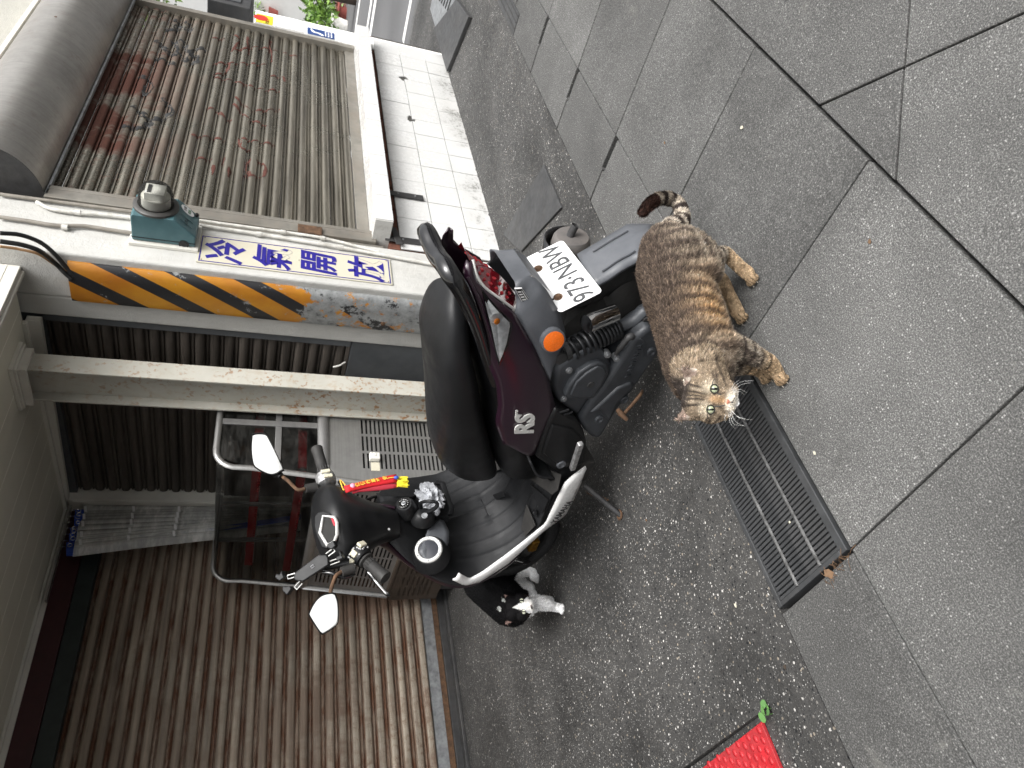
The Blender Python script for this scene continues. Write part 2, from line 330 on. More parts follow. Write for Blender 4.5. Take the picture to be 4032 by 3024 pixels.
def m_glass(name, tint=(.9, .95, .93), rough=.03, alpha=.12, dustamt=.25, trans=1.0):
    t = NT(name); v = t.mapping(scale=(1, 1, 3)); d = t.ramp(t.noise(v, 4, 8, .75), [(.42, 0), (.75, 1)])
    m = t.m; N = t.N; out = N['Material Output']
    tr = t.new('ShaderNodeBsdfTransparent'); tr.inputs[0].default_value = (*tint, 1); mx = t.new('ShaderNodeMixShader')
    t.set((.3, .3, .28), rough, 0., Specular_IOR_Level=.6)
    fr = t.new('ShaderNodeFresnel'); fr.inputs[0].default_value = 1.5
    f = t.math('ADD', t.math('ADD', t.math('MULTIPLY', fr.outputs[0], .8), alpha), t.math('MULTIPLY', d, dustamt), True)
    t.set((.012, .012, .012) if not dustamt else t.mix(d, (.012, .012, .012) if name != 'clear_vinyl' else (.62, .62, .60), (.16, .155, .145) if name != 'clear_vinyl' else (.75, .74, .70)), t.mix(d, rough, .5))
    t.L(f, mx.inputs[0]); t.L(tr.outputs[0], mx.inputs[1]); t.L(t.b.outputs[0], mx.inputs[2]); t.L(mx.outputs[0], out.inputs[0])
m_glass('case_glass', (.78, .8, .78), .05, .10, .22); m_glass('dome_glass', (.95, .96, .95), .03, .06, .16); m_glass('clear_vinyl', (.93, .93, .93), .12, .5, .5)
simple('rack_red', (.38, .008, .012), .35, var=.15); simple('vinyl_blue', (.03, .08, .42), .5, var=.15); simple('switch_white', (.7, .69, .64), .4, var=.05, dust=.3); simple('crate_brown', (.05, .036, .026), .7, var=.3, scale=8)
simple('far_white_wall', (.86, .855, .83), .8, var=.05, scale=3); simple('pot_red', (.28, .07, .055), .7); simple('pot_pink', (.55, .33, .27), .8, var=.15); simple('pot_white', (.75, .74, .7), .6); simple('soil', (.04, .03, .02), .9)
def m_leaf(name, a, b):
    t = NT(name); g = t.new('ShaderNodeNewGeometry')
    t.set(t.ramp(g.outputs['Random Per Island'], [(0, a), (1, b)]), .5); S(t.b, 'Transmission Weight', 0.)
m_leaf('leaf', (.05, .12, .015), (.20, .34, .05)); m_leaf('weed_leaf', (.07, .16, .05), (.13, .28, .08))
simple('dry_leaf', (.13, .075, .04), .8, var=.3); simple('mat_red', (.36, .012, .018), .5, var=.25, scale=20, dust=.4, dustcol=(.22, .08, .08)); simple('grate_iron', (.075, .078, .082), .45, .5, var=.25, scale=14, dust=.4, dustcol=(.11, .105, .10), bump=.15)
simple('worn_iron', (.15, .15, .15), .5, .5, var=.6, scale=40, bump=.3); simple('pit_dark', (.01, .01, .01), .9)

# ================================================================== ground
mb = MB()
mb.add([(-30, -30, -.16), (60, -30, -.16), (60, 60, -.16), (-30, 60, -.16)], [(0, 1, 2, 3)])
struct(mb.build('ground', 'joint_dirt'))
PIT = [(.47, 1.53), (-.9, 1.47), (-.9, 2.6), (.462, 2.6)]
YB, YM, YC = 1.355, .482, 1.07
# exposed aggregate pavement: sheet with the mat recess cut out (quads around it)
def sheet(name, quads, m, z=0., th=.05):
    b = MB()
    for q in quads: b.prism([(x, y, z-th) for x, y in q], (0, 0, th))
    return struct(b.build(name, m))
sheet('aggregate_pavement', [[(.47, YB), (7.6, YB), (7.6, 4.6), (.464, 4.6)], [(-1.2, YB), (.47, YB), (.47, 1.53), (-1.2, 1.462)], [(-1.2, 2.08), (.464, 2.08), (.462, 4.6), (-1.2, 4.6)], [(-1.2, 1.462), (-.25, 1.5), (-.25, 2.08), (-1.2, 2.08)]], 'exposed_aggregate')
pav = MB(); pav.box((-3, -3, -.15), (8.5, YB-.002, -.035)); pav = struct(pav.build('pavement', 'joint_dirt'))
def slab(poly, m='slab_concrete', g=.0024, z=0.):
    c = np.mean(np.array(poly), 0); P = []
    for p in poly:
        d = c-np.array(p); n = np.linalg.norm(d); P.append(np.array(p)+d/n*g*1.4)
    b = MB(); dz = rng.normal(0, .0012, 4)
    zz = [z+dz[i % 4] for i in range(len(P))]
    n = len(P); b.add([(p[0], p[1], -.03) for p in P]+[(p[0], p[1], q) for p, q in zip(P, zz)], [tuple(range(n-1, -1, -1)), tuple(range(n, 2*n))]+[(i, (i+1) % n, n+(i+1) % n, n+i) for i in range(n)])
    o = b.build('paving_slab', m, pav, bevel=.003); return o
xj = [-1.15, -.55, .045, .652, 1.27, 1.887, 2.49, 3.09, 3.69, 4.29, 4.89, 5.49, 6.09, 6.69, 7.29, 7.9]
for a, b in zip(xj[:-1], xj[1:]): slab([(a, YM+.001), (b, YM+.001), (b-.02, YC), (a-.02, YC)])
cj = [-1.2, -.585, .02, .628]; 
for a, b in zip(cj[:-1], cj[1:]): slab([(a, YC), (b, YC), (b-.004, YB), (a-.004, YB)], 'curb_concrete', .0025)
cj = [1.226, 1.84, 2.452, 3.062, 3.67, 4.28, 4.89, 5.5, 6.1, 6.7, 7.3, 7.9]
for i, (a, b) in enumerate(zip(cj[:-1], cj[1:])):      # lifting slots: half of each joint is a wide gap
    q = .014
    slab([(a+q, YC), (b-q, YC), (b-q, YC+.14), (b-.002, YC+.145), (b-.006, YB), (a+.0, YB), (a+.002, YC+.145), (a+q, YC+.14)], 'curb_concrete', .0025)
# diagonal slabs on the near side
s2 = .875
def clip(poly, f):
    out = []
    for i in range(len(poly)):
        p, q = poly[i-1], poly[i]; a, b = f(p), f(q)
        if (a >= 0) != (b >= 0): t = a/(a-b); out.append((p[0]+t*(q[0]-p[0]), p[1]+t*(q[1]-p[1])))
        if b >= 0: out.append(q)
    return out
for i in range(-4, 9):
    for j in range(-4, 9):
        u0, v0 = 1.645+s2*(i-3), 1.035+s2*(j-3); u1, v1 = u0+s2, v0+s2
        poly = [((u+v)/2, (u-v)/2) for u, v in ((u0, v0), (u1, v0), (u1, v1), (u0, v1))]
        poly = clip(poly, lambda p: YM-.005-p[1])
        if len(poly) >= 3: poly = clip(poly, lambda p: 8-p[0])
        if len(poly) >= 3: poly = clip(poly, lambda p: p[1]+2.2)
        if len(poly) >= 3:
            ar = .5*abs(sum(poly[k-1][0]*poly[k][1]-poly[k][0]*poly[k-1][1] for k in range(len(poly))))
            if ar > .01: slab(poly)
# road beyond the pavement
b = MB(); b.box((7.75, -30, -.15), (19.2, 40, -.1)); struct(b.build('road', 'asphalt'))
b = MB(); b.box((7.602, -20, -.15), (7.75, 30, -.005)); kerb = struct(b.build('kerb', 'curb_concrete'))
b = MB(); b.box((7.8, 2.0, -.1), (7.92, 3.1, -.094)); struct(b.build('red_line', 'red_paint', kerb))
for x0, x1, y0, y1 in ((8.6, 8.75, 2.55, 3.2), (12.0, 12.25, 3.2, 9), (12.6, 12.8, 3.0, 9), (14.6, 14.8, 4.4, 9)):
    b = MB(); b.box((x0, y0, -.1), (x1, y1, -.095)); struct(b.build('road_marking', 'road_paint'))
# ------------------------------------------------------------------ drain grate
G = thing('drain_grate', 'dark steel slotted drain grate in the paving under the tabby cat\'s head', 'drain', (.93, 1.215, 0))
b = MB()
x0, x1, y0, y1 = .636, 1.224, 1.078, 1.353
for lo, hi in (((x0, y0, -.03), (x1, y0+.022, .002)), ((x0, y1-.014, -.03), (x1, y1, .002)), ((x0, y0+.022, -.03), (x0+.012, y1-.014, .002)), ((x1-.012, y0+.022, -.03), (x1, y1-.014, .002))): b.box(lo, hi)
b.build('frame', 'grate_iron', G, bevel=.002)
b = MB(); b.box((x0, y0, -.14), (x1, y1, -.12)); b.build('pit', 'pit_dark', G)
nb = 46; xs = np.linspace(x0+.018, x1-.018, nb); b = MB(); b.box((-.0042, y0+.022, -.026), (.0042, y1-.014, -.002)); bar = None
for i, x in enumerate(xs):
    if bar is None:
        bar = b.build('bar', 'grate_iron', None, bevel=.0015); bar.parent = G
        for v in bar.data.vertices: v.co -= Vector((0, 1.215, 0))
    else: bar_ = copy_of(bar, G)
    (bar if i == 0 else bar_).location = (x-.93, 0, 0)
for yy in (1.168, 1.262):
    b = MB(); b.tube([(x0+.012, yy, .0015), (x1-.012, yy, .0015)], .0038, 6)
    for x in xs: b.ball((x, yy, .0015), (.005, .006, .0045), 6, 4)
    b.build('crossbar', 'worn_iron', G, smooth=40)
b = MB()
for k in range(36): 
    p = V(.625+rng.normal(0, .006), rng.uniform(1.08, 1.2), -.004); q = p+V(*rng.normal(0, .016, 2), rng.uniform(.0, .014)); b.tube([p, (p+q)/2+V(0, 0, .004), q], .0006, 3)
tag(b.build('dry_grass', 'dry_leaf', kind='stuff'), 'dry brown grass and leaf litter caught at the near end of the drain grate', 'litter')
b = MB(); b.add([(.607, 1.155, .002), (.622, 1.167, .006), (.634, 1.162, .005), (.63, 1.15, .003), (.617, 1.143, .001)], [(0, 1, 2, 3, 4)]); tag(b.build('fallen_leaf', 'dry_leaf'), 'small curled brown leaf lying at the end of the drain grate', 'leaf')
bits = [(.86, 1.02, 0), (1.12, .60, 1), (.98, 1.62, 2), (.72, 1.50, 0), (2.1, .9, 1), (1.75, .66, 0), (.52, 1.42, 2), (1.15, 1.75, 1), (.78, 1.19, 0)]
for x_, y_, k_ in bits:
    b = MB(); n_ = 5+k_; r_ = rng.uniform(.004, .008); a0 = rng.uniform(0, 6); P = [(x_+r_*rng.uniform(.5, 1.3)*math.cos(a0+q), y_+r_*rng.uniform(.4, 1.)*math.sin(a0+q), .0012) for q in np.linspace(0, 6.283, n_+1)[:-1]]; b.prism(P, (0, 0, .0016))
    tag(b.build('litter', ['sign_cream', 'dry_leaf', 'crate_brown'][k_]), ['tiny pale scrap lying on the pavement', 'tiny brown leaf crumb lying on the pavement', 'tiny dark brown crumb lying on the pavement'][k_], 'litter', ['pale scraps on the pavement', 'brown leaf crumbs on the pavement', 'dark crumbs on the pavement'][k_])
# wide metal edge strip between curb and grate is part of the frame; small rubber mat
Mt = thing('rubber_mat', 'red rubber mat with raised oval studs in the recess by the pavement edge', 'mat', (.2, 1.8, 0))
b = MB(); b.prism([(.452, 1.588, -.012), (-.05, 1.578, -.012), (-.05, 1.93, -.012), (.440, 1.93, -.012)], (0, 0, .0105)); b.build('sheet', 'mat_red', Mt, bevel=.002)
b = MB(); b.lathe([(.0085, -.002), (.0085, .0022), (.007, .0036), (.0, .004)], (0, 0, 0), (0, 0, 1), 10); st = b.build('stud', 'mat_red', None, smooth=50); st.parent = Mt; first = True
for i in range(16):
    for j in range(10):
        x = .438-.024*j-(.012 if i % 2 else 0); y = 1.607+.0262*i
        if x < .2 or y > 1.915: continue
        o = st if first else copy_of(st, Mt); first = False
        o.location = (x-.2, y-1.8, -.002); o.rotation_euler = (0, 0, .3); o.scale = (1.15, .8, 1)
b = MB(); b.prism([(.47, 1.53, -.06), (-.3, 1.462, -.06), (-.3, 2.1, -.06), (.462, 2.1, -.06)], (0, 0, .046)); struct(b.build('recess_floor', 'exposed_aggregate'))
# weed
Wd = thing('weed', 'tiny green weed sprouting in the corner of the red mat recess', 'plant', (.46, 1.545, -.03))
b = MB(); b.tube([(.46, 1.545, -.03), (.456, 1.55, -.01), (.455, 1.552, .012)], .0012, 5); b.tube([(.46, 1.545, -.03), (.468, 1.54, .0), (.476, 1.538, .006)], .001, 5); b.build('stem', 'weed_leaf', Wd)
b = MB()
for c, r, az in (((.452, 1.556, .015), .013, 0), ((.464, 1.549, .012), .012, 2), ((.478, 1.541, .008), .011, 4), ((.47, 1.536, .004), .008, 1), ((.458, 1.538, .006), .0085, 3)):
    P = [(c[0]+r*math.cos(q), c[1]+r*.85*math.sin(q), c[2]+.003*math.cos(q+az)) for q in np.linspace(0, 6.28, 9)[:-1]]
    b.prism(P, (0, 0, .0006))
b.build('leaf', 'weed_leaf', Wd)
# covers in the aggregate
tag(MB().prism([(5.754, 1.723, 0), (5.222, 1.655, 0), (5.5, 2.17, 0), (6.35, 2.17, 0)], (0, 0, .03)).build('metal_plate', 'cover_iron', bevel=.004), 'dark steel cover plate beside the slotted drain far along the tiled wall', 'metal plate')
tag(MB().prism([(3.03, 1.53, 0), (2.66, 1.53, 0), (2.92, 1.97, 0), (3.24, 2.09, 0)], (0, 0, .012)).build('metal_plate', 'cover_iron', bevel=.003), 'dark flat steel plate on the ground behind the scooter exhaust', 'metal plate')
SD = thing('slotted_drain', 'pale grey slotted concrete drain cover at the far end of the pavement', 'drain', (6.1, 1.95, 0))
b = MB(); b.prism([(5.80, 1.70, 0), (6.8, 1.86, 0), (6.75, 2.16, 0), (6.3, 2.16, 0), (5.86, 1.80, 0)], (0, 0, .022)); b.build('cover', 'galvanised', SD, bevel=.003)
for k in range(7):
    x = 5.93+.1*k; yy = 1.745+.016*k; b = MB(); b.prism([(x, yy+.02, .0), (x+.045, yy+.025, .0), (x+.1, yy+.16, .0), (x+.055, yy+.155, .0)], (0, 0, .0235)); b.build('slot', 'pit_dark', SD)
GC = thing('kerb_gully', 'dark barred gully grating in the kerb row far along the pavement', 'drain', (4.5, 1.26, 0))
b = MB(); b.box((4.15, 1.235, 0), (5.0, 1.35, .004)); b.build('plate', 'cover_iron', GC)
for k in range(3): b = MB(); b.box((4.16, 1.247+.034*k, .0), (4.99, 1.255+.034*k, .006)); b.build('rib', 'dark_iron', GC)
# oil stain: a sooty patch of spilt oil lying on the aggregate
for c, r in (((.80, 1.78), .05), ((1.03, 1.92), .022), ((1.06, 1.86), .014)):
    pass

# ================================================================== right shop front
SF = thing('tiled_wall', 'low white glazed tile wall with grimy base below the grey roller shutter', 'wall', (4.5, 2.3, 0))
b = MB(); b.box((3.135, 2.213, 0), (5.96, 2.45, .63)); b.build('brickwork', 'brick', SF)
b = MB(); b.box((3.136, 2.2075, 0), (5.96, 2.2125, .572)); b.build('mortar', 'grout', SF)
xt = [3.132]+[3.222+.2045*i for i in range(14)]
zt = [-.01, .168, .373, .572]; missing = []
for r in range(3):
    for i in range(len(xt)-1):
        x0, x1 = xt[i]+.002, xt[i+1]-.002; z0, z1 = zt[r]+.002, zt[r+1]-.002
        dz = rng.normal(0, .0008)
        pts = [(x0, z0), (x1, z0), (x1, z1), (x0, z1)]
        if (i, r) in ((7, 1), (7, 2), (8, 2), (11, 2), (11, 1), (10, 2)):      # chipped corners where brick shows
            k = rng.uniform(.032, .055); xc = {(7, 2): x1, (8, 2): x0, (7, 1): x1, (11, 2): x0, (10, 2): x1, (11, 1): x0}[(i, r)]; top = r == 1
            zc = z1 if top else z0
            n_ = 5; ch = []
            sx_ = -1 if xc == x1 else 1; sz_ = -1 if top else 1
            for q in range(n_): a_ = q/(n_-1)*math.pi/2; ch.append((xc+sx_*k*math.cos(a_)*rng.uniform(.8, 1.3), zc+sz_*k*.8*math.sin(a_)*rng.uniform(.8, 1.3)))
            ch[0] = (ch[0][0], zc); ch[-1] = (xc, ch[-1][1])
            if (xc == x1) != top: ch2 = ch
            else: ch2 = ch[::-1]
            k_ = pts.index((xc, zc)); pts = pts[:k_]+ch2+pts[k_+1:]
        if r == 0:
            n_ = 6; jag = [(x1-(x1-x0)*q/n_, z0+abs(rng.normal(0, .006))) for q in range(n_+1)]; pts = jag[::-1]+[(x1, z1), (x0, z1)]
        b = MB(); b.prism([(x, 2.2+dz, z) for x, z in pts], (0, .0078, 0)); b.build('tile', 'glazed_tile', SF, bevel=.0014)
# sill
b = MB(); b.box((3.2, 2.09, .632), (5.78, 2.45, .712)); b.build('sill_core', 'grout', SF)
xs_ = [3.2]+[3.432+.2135*i for i in range(11)]+[5.775]
for i in range(len(xs_)-1):
    b = MB(); b.box((xs_[i]+.001, 2.082, .628), (xs_[i+1]-.001, 2.0895, .722)); b.build('sill_tile', 'glazed_tile', SF, bevel=.0015)
    b = MB(); b.box((xs_[i]+.001, 2.0905, .7125), (xs_[i+1]-.001, 2.4, .7205)); b.build('sill_tile', 'glazed_tile', SF, bevel=.0015)
b = MB(); b.box((3.191, 2.085, .63), (3.1985, 2.30, .722)); b.build('sill_tile', 'white_plaster', SF, bevel=.001, label='unglazed end of the window sill')
# crumbling brick strip under the sill
for k in range(9):
    x = 3.5+k*.215; b = MB(); b.box((x, 2.196+rng.uniform(-.004, .012), .578), (x+.2, 2.23, .628)); b.build('brick', 'brick', SF, bevel=.004)
# black straps
for nm, P, lab in (('a', [(3.175, 2.19, .655), (3.225, 2.19, .655), (3.225, 2.19, .36), (3.175, 2.19, .36)], 'dark iron strap hanging below the left end of the window sill'),
              ('b', [(3.62, 2.185, .60), (3.67, 2.185, .60), (3.67, 2.185, .40), (3.62, 2.185, .40)], 'short dark iron bracket bolted to the tiles under the sill'),
              ('c', [(3.29, 2.18, .625), (3.14, 2.18, .60), (3.14, 2.18, .56), (3.29, 2.18, .59)], 'dark iron strap running along under the end of the sill')):
    t_ = thing('iron_bracket', lab, 'bracket', P[0]); b = MB(); b.prism(P, (0, .006, 0)); b.build('plate', 'dark_iron', t_, bevel=.003)
    c_ = np.mean(np.array(P), 0)
    for dz in (.05, -.05):
        if nm != 'c': b = MB(); b.lathe([(.006, 0), (.005, .004), (0, .005)], (c_[0], P[0][1]+.0005, c_[2]+dz), (0, -1, 0), 8); b.build('bolt', 'galvanised', t_, smooth=40)
# ---- shutters
PROF = [(0, -.008), (.002, .001), (.007, .0085), (.014, .0115), (.023, .0125), (.032, .0115), (.040, .0085), (.0455, .001), (.0475, -.009), (.0515, -.009), (.0535, .001), (.060, .001), (.062, -.009), (.066, -.009), (.068, -.008)]
def prof_d(z, z0, pitch):
    t = ((z-z0) % pitch)/pitch*.068; return np.interp(t, [p[0] for p in PROF], [p[1] for p in PROF])
def shutter(root, p0, p1, out, z0, n, pitch, m, jit=.0006):
    """n slats from p0 to p1 (xy), bulging towards 'out'"""
    p0 = V(*p0); p1 = V(*p1); out = nrm(V(*out)); c0 = root_loc(root)
    b = MB(); k = pitch/.068; mid = (p0+p1)/2
    P = [[(q[0]-mid[0]+out[0]*d, q[1]-mid[1]+out[1]*d, h*k) for h, d in PROF] for q in (p0, p1)]
    b.grid(P); s0 = b.build('slat', m, None, smooth=35); s0.parent = root
    for i in range(n):
        o = s0 if i == 0 else copy_of(s0, root)
        o.location = (mid[0]-c0[0]+rng.normal(0, jit), mid[1]-c0[1]+rng.normal(0, jit), z0+i*pitch-c0[2]); o.rotation_euler = (0, rng.normal(0, .0006), 0)
RS_ = thing('roller_shutter', 'grey steel roller shutter with black scrawl above the white tiled wall', 'roller shutter', (4.4, 2.3, .72))
RY = 2.26
shutter(RS_, (3.24, RY), (5.66, RY), (0, -1), .79, 22, .0665, 'steel_slat')
b = MB(); b.box((3.24, RY-.012, .722), (5.66, RY+.01, .789)); b.build('bottom_bar', 'guide_steel', RS_, bevel=.003)
b = MB(); b.box((3.165, 2.205, .70), (3.235, 2.28, 2.215)); b.box((3.236, 2.205, .70), (3.262, 2.238, 2.215)); b.build('guide_rail', 'guide_steel', RS_, bevel=.003)
b = MB(); b.box((3.118, 2.222, .66), (3.162, 2.26, 2.1)); b.build('guide_rail', 'guide_steel', RS_, bevel=.003)
b = MB(); b.box((5.648, 2.215, .722), (5.70, 2.28, 2.215)); b.build('guide_rail', 'guide_steel', RS_, bevel=.003)
b = MB(); b.box((3.14, 2.19, .98), (3.21, 2.204, 1.10)); b.build('bracket', 'rust_iron', RS_, bevel=.002)
# graffiti strokes
def strokes(name, polys, wdt, m):
    b = MB()
    for P in polys:
        P = cr(P, 14); Q = []
        for i, p in enumerate(P):
            t = P[min(i+1, len(P)-1)]-P[max(i-1, 0)]; t = nrm(t); nn = V(-t[1], t[0]); w_ = wdt*(.75+.35*math.sin(i*.37)+.1*rng.normal())
            row = []
            for s_ in (-.5, 0, .5): q = p+nn*w_*s_; row.append((q[0], RY-prof_d(q[1], .79, .0665)-.002, q[1]))
            Q.append(row)
        b.grid(Q)
    return b.build(name, m, RS_, kind='stuff')
def gp(x, y): p = at(x, y, 1, RY); return (p[0], p[2])
cA = lambda x, y: gp(x*.6329, y*.6329)
strokes('scrawl', [[cA(755, 795), cA(800, 800), cA(880, 805), cA(930, 770), cA(890, 720), cA(830, 670)], [cA(930, 750), cA(1020, 745), cA(1065, 690), cA(1000, 620)], [cA(970, 260), cA(1010, 295), cA(1080, 355), cA(1110, 330), cA(1080, 260)],
    [cA(960, 370), cA(1020, 380), cA(1100, 420)], [cA(1130, 255), cA(1170, 330), cA(1230, 370), cA(1200, 400), cA(1140, 370)], [cA(1275, 310), cA(1200, 320), cA(1150, 400)], [cA(870, 480), cA(930, 520), cA(900, 600)], [cA(1080, 130), cA(1120, 160), cA(1090, 190)], [cA(1150, 140), cA(1190, 180), cA(1150, 200)], [cA(1030, 190), cA(1110, 200)]], .045, 'black_ink')
strokes('scrawl', [[cA(1190, 850), cA(1290, 860), cA(1400, 880)], [cA(1210, 990), cA(1320, 1000)], [cA(1390, 980), cA(1380, 1030)], [cA(1550, 990), cA(1530, 1050), cA(1560, 1100)], [cA(1490, 860), cA(1500, 930), cA(1560, 940)], [cA(1510, 1095), cA(1640, 1110)], [cA(1500, 870), cA(1620, 890), cA(1720, 910)],
    [cA(1280, 680), cA(1340, 690), cA(1400, 740), cA(1440, 760)], [cA(1330, 490), cA(1450, 510), cA(1620, 560), cA(1740, 570)], [cA(1460, 610), cA(1560, 690), cA(1680, 690), cA(1740, 690)], [cA(1450, 650), cA(1540, 740), cA(1660, 790)], [cA(1320, 245), cA(1400, 250)], [cA(1330, 400), cA(1500, 400), cA(1650, 410)], [cA(1460, 225), cA(1490, 260), cA(1440, 330)], [cA(1460, 320), cA(1600, 300), cA(1700, 320), cA(1850, 360)], [cA(1680, 250), cA(1690, 390)], [cA(1540, 240), cA(1550, 340)], [cA(1330, 470), cA(1400, 460), cA(1430, 400)], [cA(1680, 480), cA(1760, 490), cA(1770, 520)], [cA(1330, 1040), cA(1320, 1100)], [cA(1430, 1050), cA(1420, 1110)], [cA(1600, 1000), cA(1650, 1050), cA(1640, 1110)]], .02, 'rust_ink')
# housing with rolled hood
HD = thing('shutter_housing', 'rounded stainless steel shutter hood above the grey roller shutter', 'shutter hood', (4.4, 2.2, 2.2))
hx0, hx1 = 3.19, 6.6
def hood(x, g=0.):   # quarter-round hood: bottom lip at the curtain, bulging out and back up to the wall
    P = []
    for a in np.linspace(-math.pi/2, math.pi*.56, 26): P.append((2.235-(.235+g)*math.cos(a), 2.435+(.217+g)*math.sin(a)))
    P.append((2.27, 2.66+g)); P.append((2.27, 2.218-g)); return [(x, y, z) for y, z in P]
b = MB(); b.rings([hood(hx0), hood(hx1)]); b.build('cover', 'hood_steel', HD, smooth=35)
b = MB(); b.rings([hood(hx0-.004, .004), hood(hx0-.001, .004)]); b.build('end_cap', 'dark_iron', HD, label='dark end plate of the shutter hood')
b = MB(); b.box((hx0, 2.205, 2.205), (hx1, 2.226, 2.216)); b.build('lip', 'galvanised', HD)
b = MB(); b.box((hx0, 2.16, 2.665), (hx1, 2.28, 2.69)); b.build('top_flashing', 'cream_trim', HD, bevel=.003)
for x in (3.26, 4.6): b = MB(); b.lathe([(.009, 0), (.007, .006), (0, .007)], (x, 2.005, 2.44), (0, -1, .1), 10); b.build('screw', 'rust_iron', HD, smooth=40)
# wall above
UW = thing('upper_wall', 'plain beige panelled wall above the stainless shutter hood', 'wall', (4, 2.4, 2.7))
b = MB(); b.box((2.78, 2.285, 2.665), (9.0, 2.5, 4.6)); b.build('cladding', 'beige_wall', UW)
# pilaster at the far end with notices
PL = thing('end_pilaster', 'white plastered end post beyond the shutter carrying pasted notices', 'pillar', (5.85, 2.3, 0))
b = MB(); b.box((5.702, 2.205, 0), (5.93, 2.45, 1.44)); b.build('plaster', 'far_white_wall', PL, bevel=.004)
def notice(name, lab, z0, z1, x0, x1, m):
    t_ = thing(name, lab, 'notice', ((x0+x1)/2, 2.2, z0)); b = MB(); b.box((x0, 2.202, z0), (x1, 2.2045, z1)); b.build('sheet', m, t_); return t_
t_ = notice('notice', 'yellow notice with red oval heading at the top of the end post', 1.315, 1.432, 5.703, 5.86, 'yellow_print')
b = MB(); b.lathe([(.05, 0), (.05, .001)], (5.79, 2.2015, 1.40), (0, -1, 0), 20); o_ = b.build('heading', 'red_print', t_)
for k in range(2): text('租售', .03, 'black_ink' if k == 0 else 'red_print', t_, (5.735+.035*k, 2.2015, 1.35), (1, 0, 0), (0, 0, 1), .0004)
t_ = notice('notice', 'white notice with grey print pasted below the yellow one', 1.09, 1.30, 5.703, 5.84, 'white_print')
b = MB()
for k in range(5): b.box((5.72+.022*k, 2.201, 1.10), (5.727+.022*k, 2.2025, 1.16))
b.build('print', 'grey_print', t_)
t_ = notice('notice', 'dark blue notice with white lettering low on the end post', .868, 1.067, 5.703, 5.82, 'blue_print')
b = MB(); b.tube(cr([(5.715, 2.2, .95), (5.74, 2.2, .98), (5.75, 2.2, 1.02), (5.79, 2.2, 1.04)], 5), .006, 6); b.build('emblem', 'white_print', t_)
b = MB()
for k in range(3):
    for j in range(3): b.box((5.72+.032*k, 2.201, .885+.022*j), (5.742+.032*k, 2.2025, .895+.022*j))
b.build('print', 'white_print', t_)
DB = thing('wall_cabinet', 'dark grey metal cabinet with glazed top edge beyond the shutter', 'cabinet', (6.3, 2.3, 1.5))
b = MB(); b.box((5.96, 2.22, 1.48), (6.6, 2.7, 1.78)); b.build('body', 'cover_iron', DB, bevel=.006)
b = MB(); b.box((6.02, 2.21, 1.55), (6.55, 2.22, 1.72)); b.build('panel', 'grey_board', DB, bevel=.003)

# ================================================================== corner pier and its fittings
PR = thing('corner_pillar', 'white plastered corner pillar between the two roller shutters', 'pillar', (2.9, 2.4, 0))
def rough_box(lo, hi, n=10, amp=.004):
    b = MB(); lo = V(*lo); hi = V(*hi); b.box(lo, hi); return b
b = MB(); b.box((2.774, 2.208, -.02), (3.13, 2.46, 4.6)); b.box((2.778, 2.461, -.02), (3.13, 2.583, 4.6)); b.build('plaster', 'white_plaster', PR, bevel=.012, segs=3)
CG = thing('corner_guard', 'bent steel corner guard with worn yellow and black hazard stripes', 'corner guard', (2.77, 2.3, .3))
# rounded guard wrapping the corner and left side of the pier
prof = [(2.772, 2.462), (2.752, 2.455), (2.744, 2.43), (2.744, 2.32), (2.748, 2.275), (2.762, 2.25), (2.772, 2.2455)]
b = MB()
inner = [(x+.006, y) for x, y in prof]
b.rings([[(x, y, z) for x, y in prof+inner[::-1]] for z in np.linspace(.0, 2.045, 2)]); b.build('plate', 'hazard_paint', CG, smooth=50)
b = MB(); b.lathe([(.012, 0), (.011, .006), (0, .008)], (2.744, 2.40, .66), (-1, 0, 0), 8); b.build('bolt', 'rust_iron', CG, smooth=40)
# meter
MT = thing('electricity_meter', 'teal electricity meter box with glass dome on the white pillar', 'meter', (2.98, 2.2, 1.54))
b = MB(); b.box((2.882, 2.19, 1.538), (3.085, 2.2075, 1.826)); b.build('backboard', 'cream_trim', MT, bevel=.003)
sec = [(2.188, 1.553), (2.132, 1.55), (2.058, 1.63), (2.052, 1.64), (2.052, 1.805), (2.06, 1.813), (2.188, 1.813)]
b = MB(); b.prism([(2.9, y, z) for y, z in sec], (.17, 0, 0)); b.build('body', 'meter_teal', MT, bevel=.006, segs=3)
b = MB(); b.box((2.8975, 2.168, 1.5515), (3.0725, 2.1705, 1.8145)); b.build('seam', 'pit_dark', MT)
c_ = (2.985, 2.052, 1.72)
b = MB(); b.lathe([(.094, 0), (.094, .01), (.086, .016), (.075, .017), (.07, .012)], c_, (0, -1, 0), 40); b.build('ring', 'meter_ring', MT, smooth=40)
b = MB(); b.lathe([(.071, .012), (.072, .06), (.068, .082), (.056, .1), (.035, .112), (.0, .116)], c_, (0, -1, 0), 40, cap=False); b.build('dome', 'dome_glass', MT, smooth=60)
b = MB(); b.lathe([(.06, .012), (.06, .055), (.02, .058), (0, .058)], c_, (0, -1, 0), 30); b.box((2.94, 1.96, 1.68), (3.02, 1.994, 1.76)); b.build('dial', 'cream_trim', MT, smooth=30)
b = MB(); b.box((2.95, 1.957, 1.735), (3.01, 1.9605, 1.75)); b.build('counter', 'black_ink', MT)
nrm_s = nrm(V(0, -.08, -.074)); 
def onslope(x, t): return V(x, 2.132-.074*t-.0012, 1.55+.08*t-.001)
b = MB(); b.rings([[onslope(3.035+.024*math.cos(q), .6+.33*math.sin(q))+nrm_s*h for q in np.linspace(0, 6.283, 20)[:-1]] for h in (0, .001)]); b.build('label', 'white_print', MT)
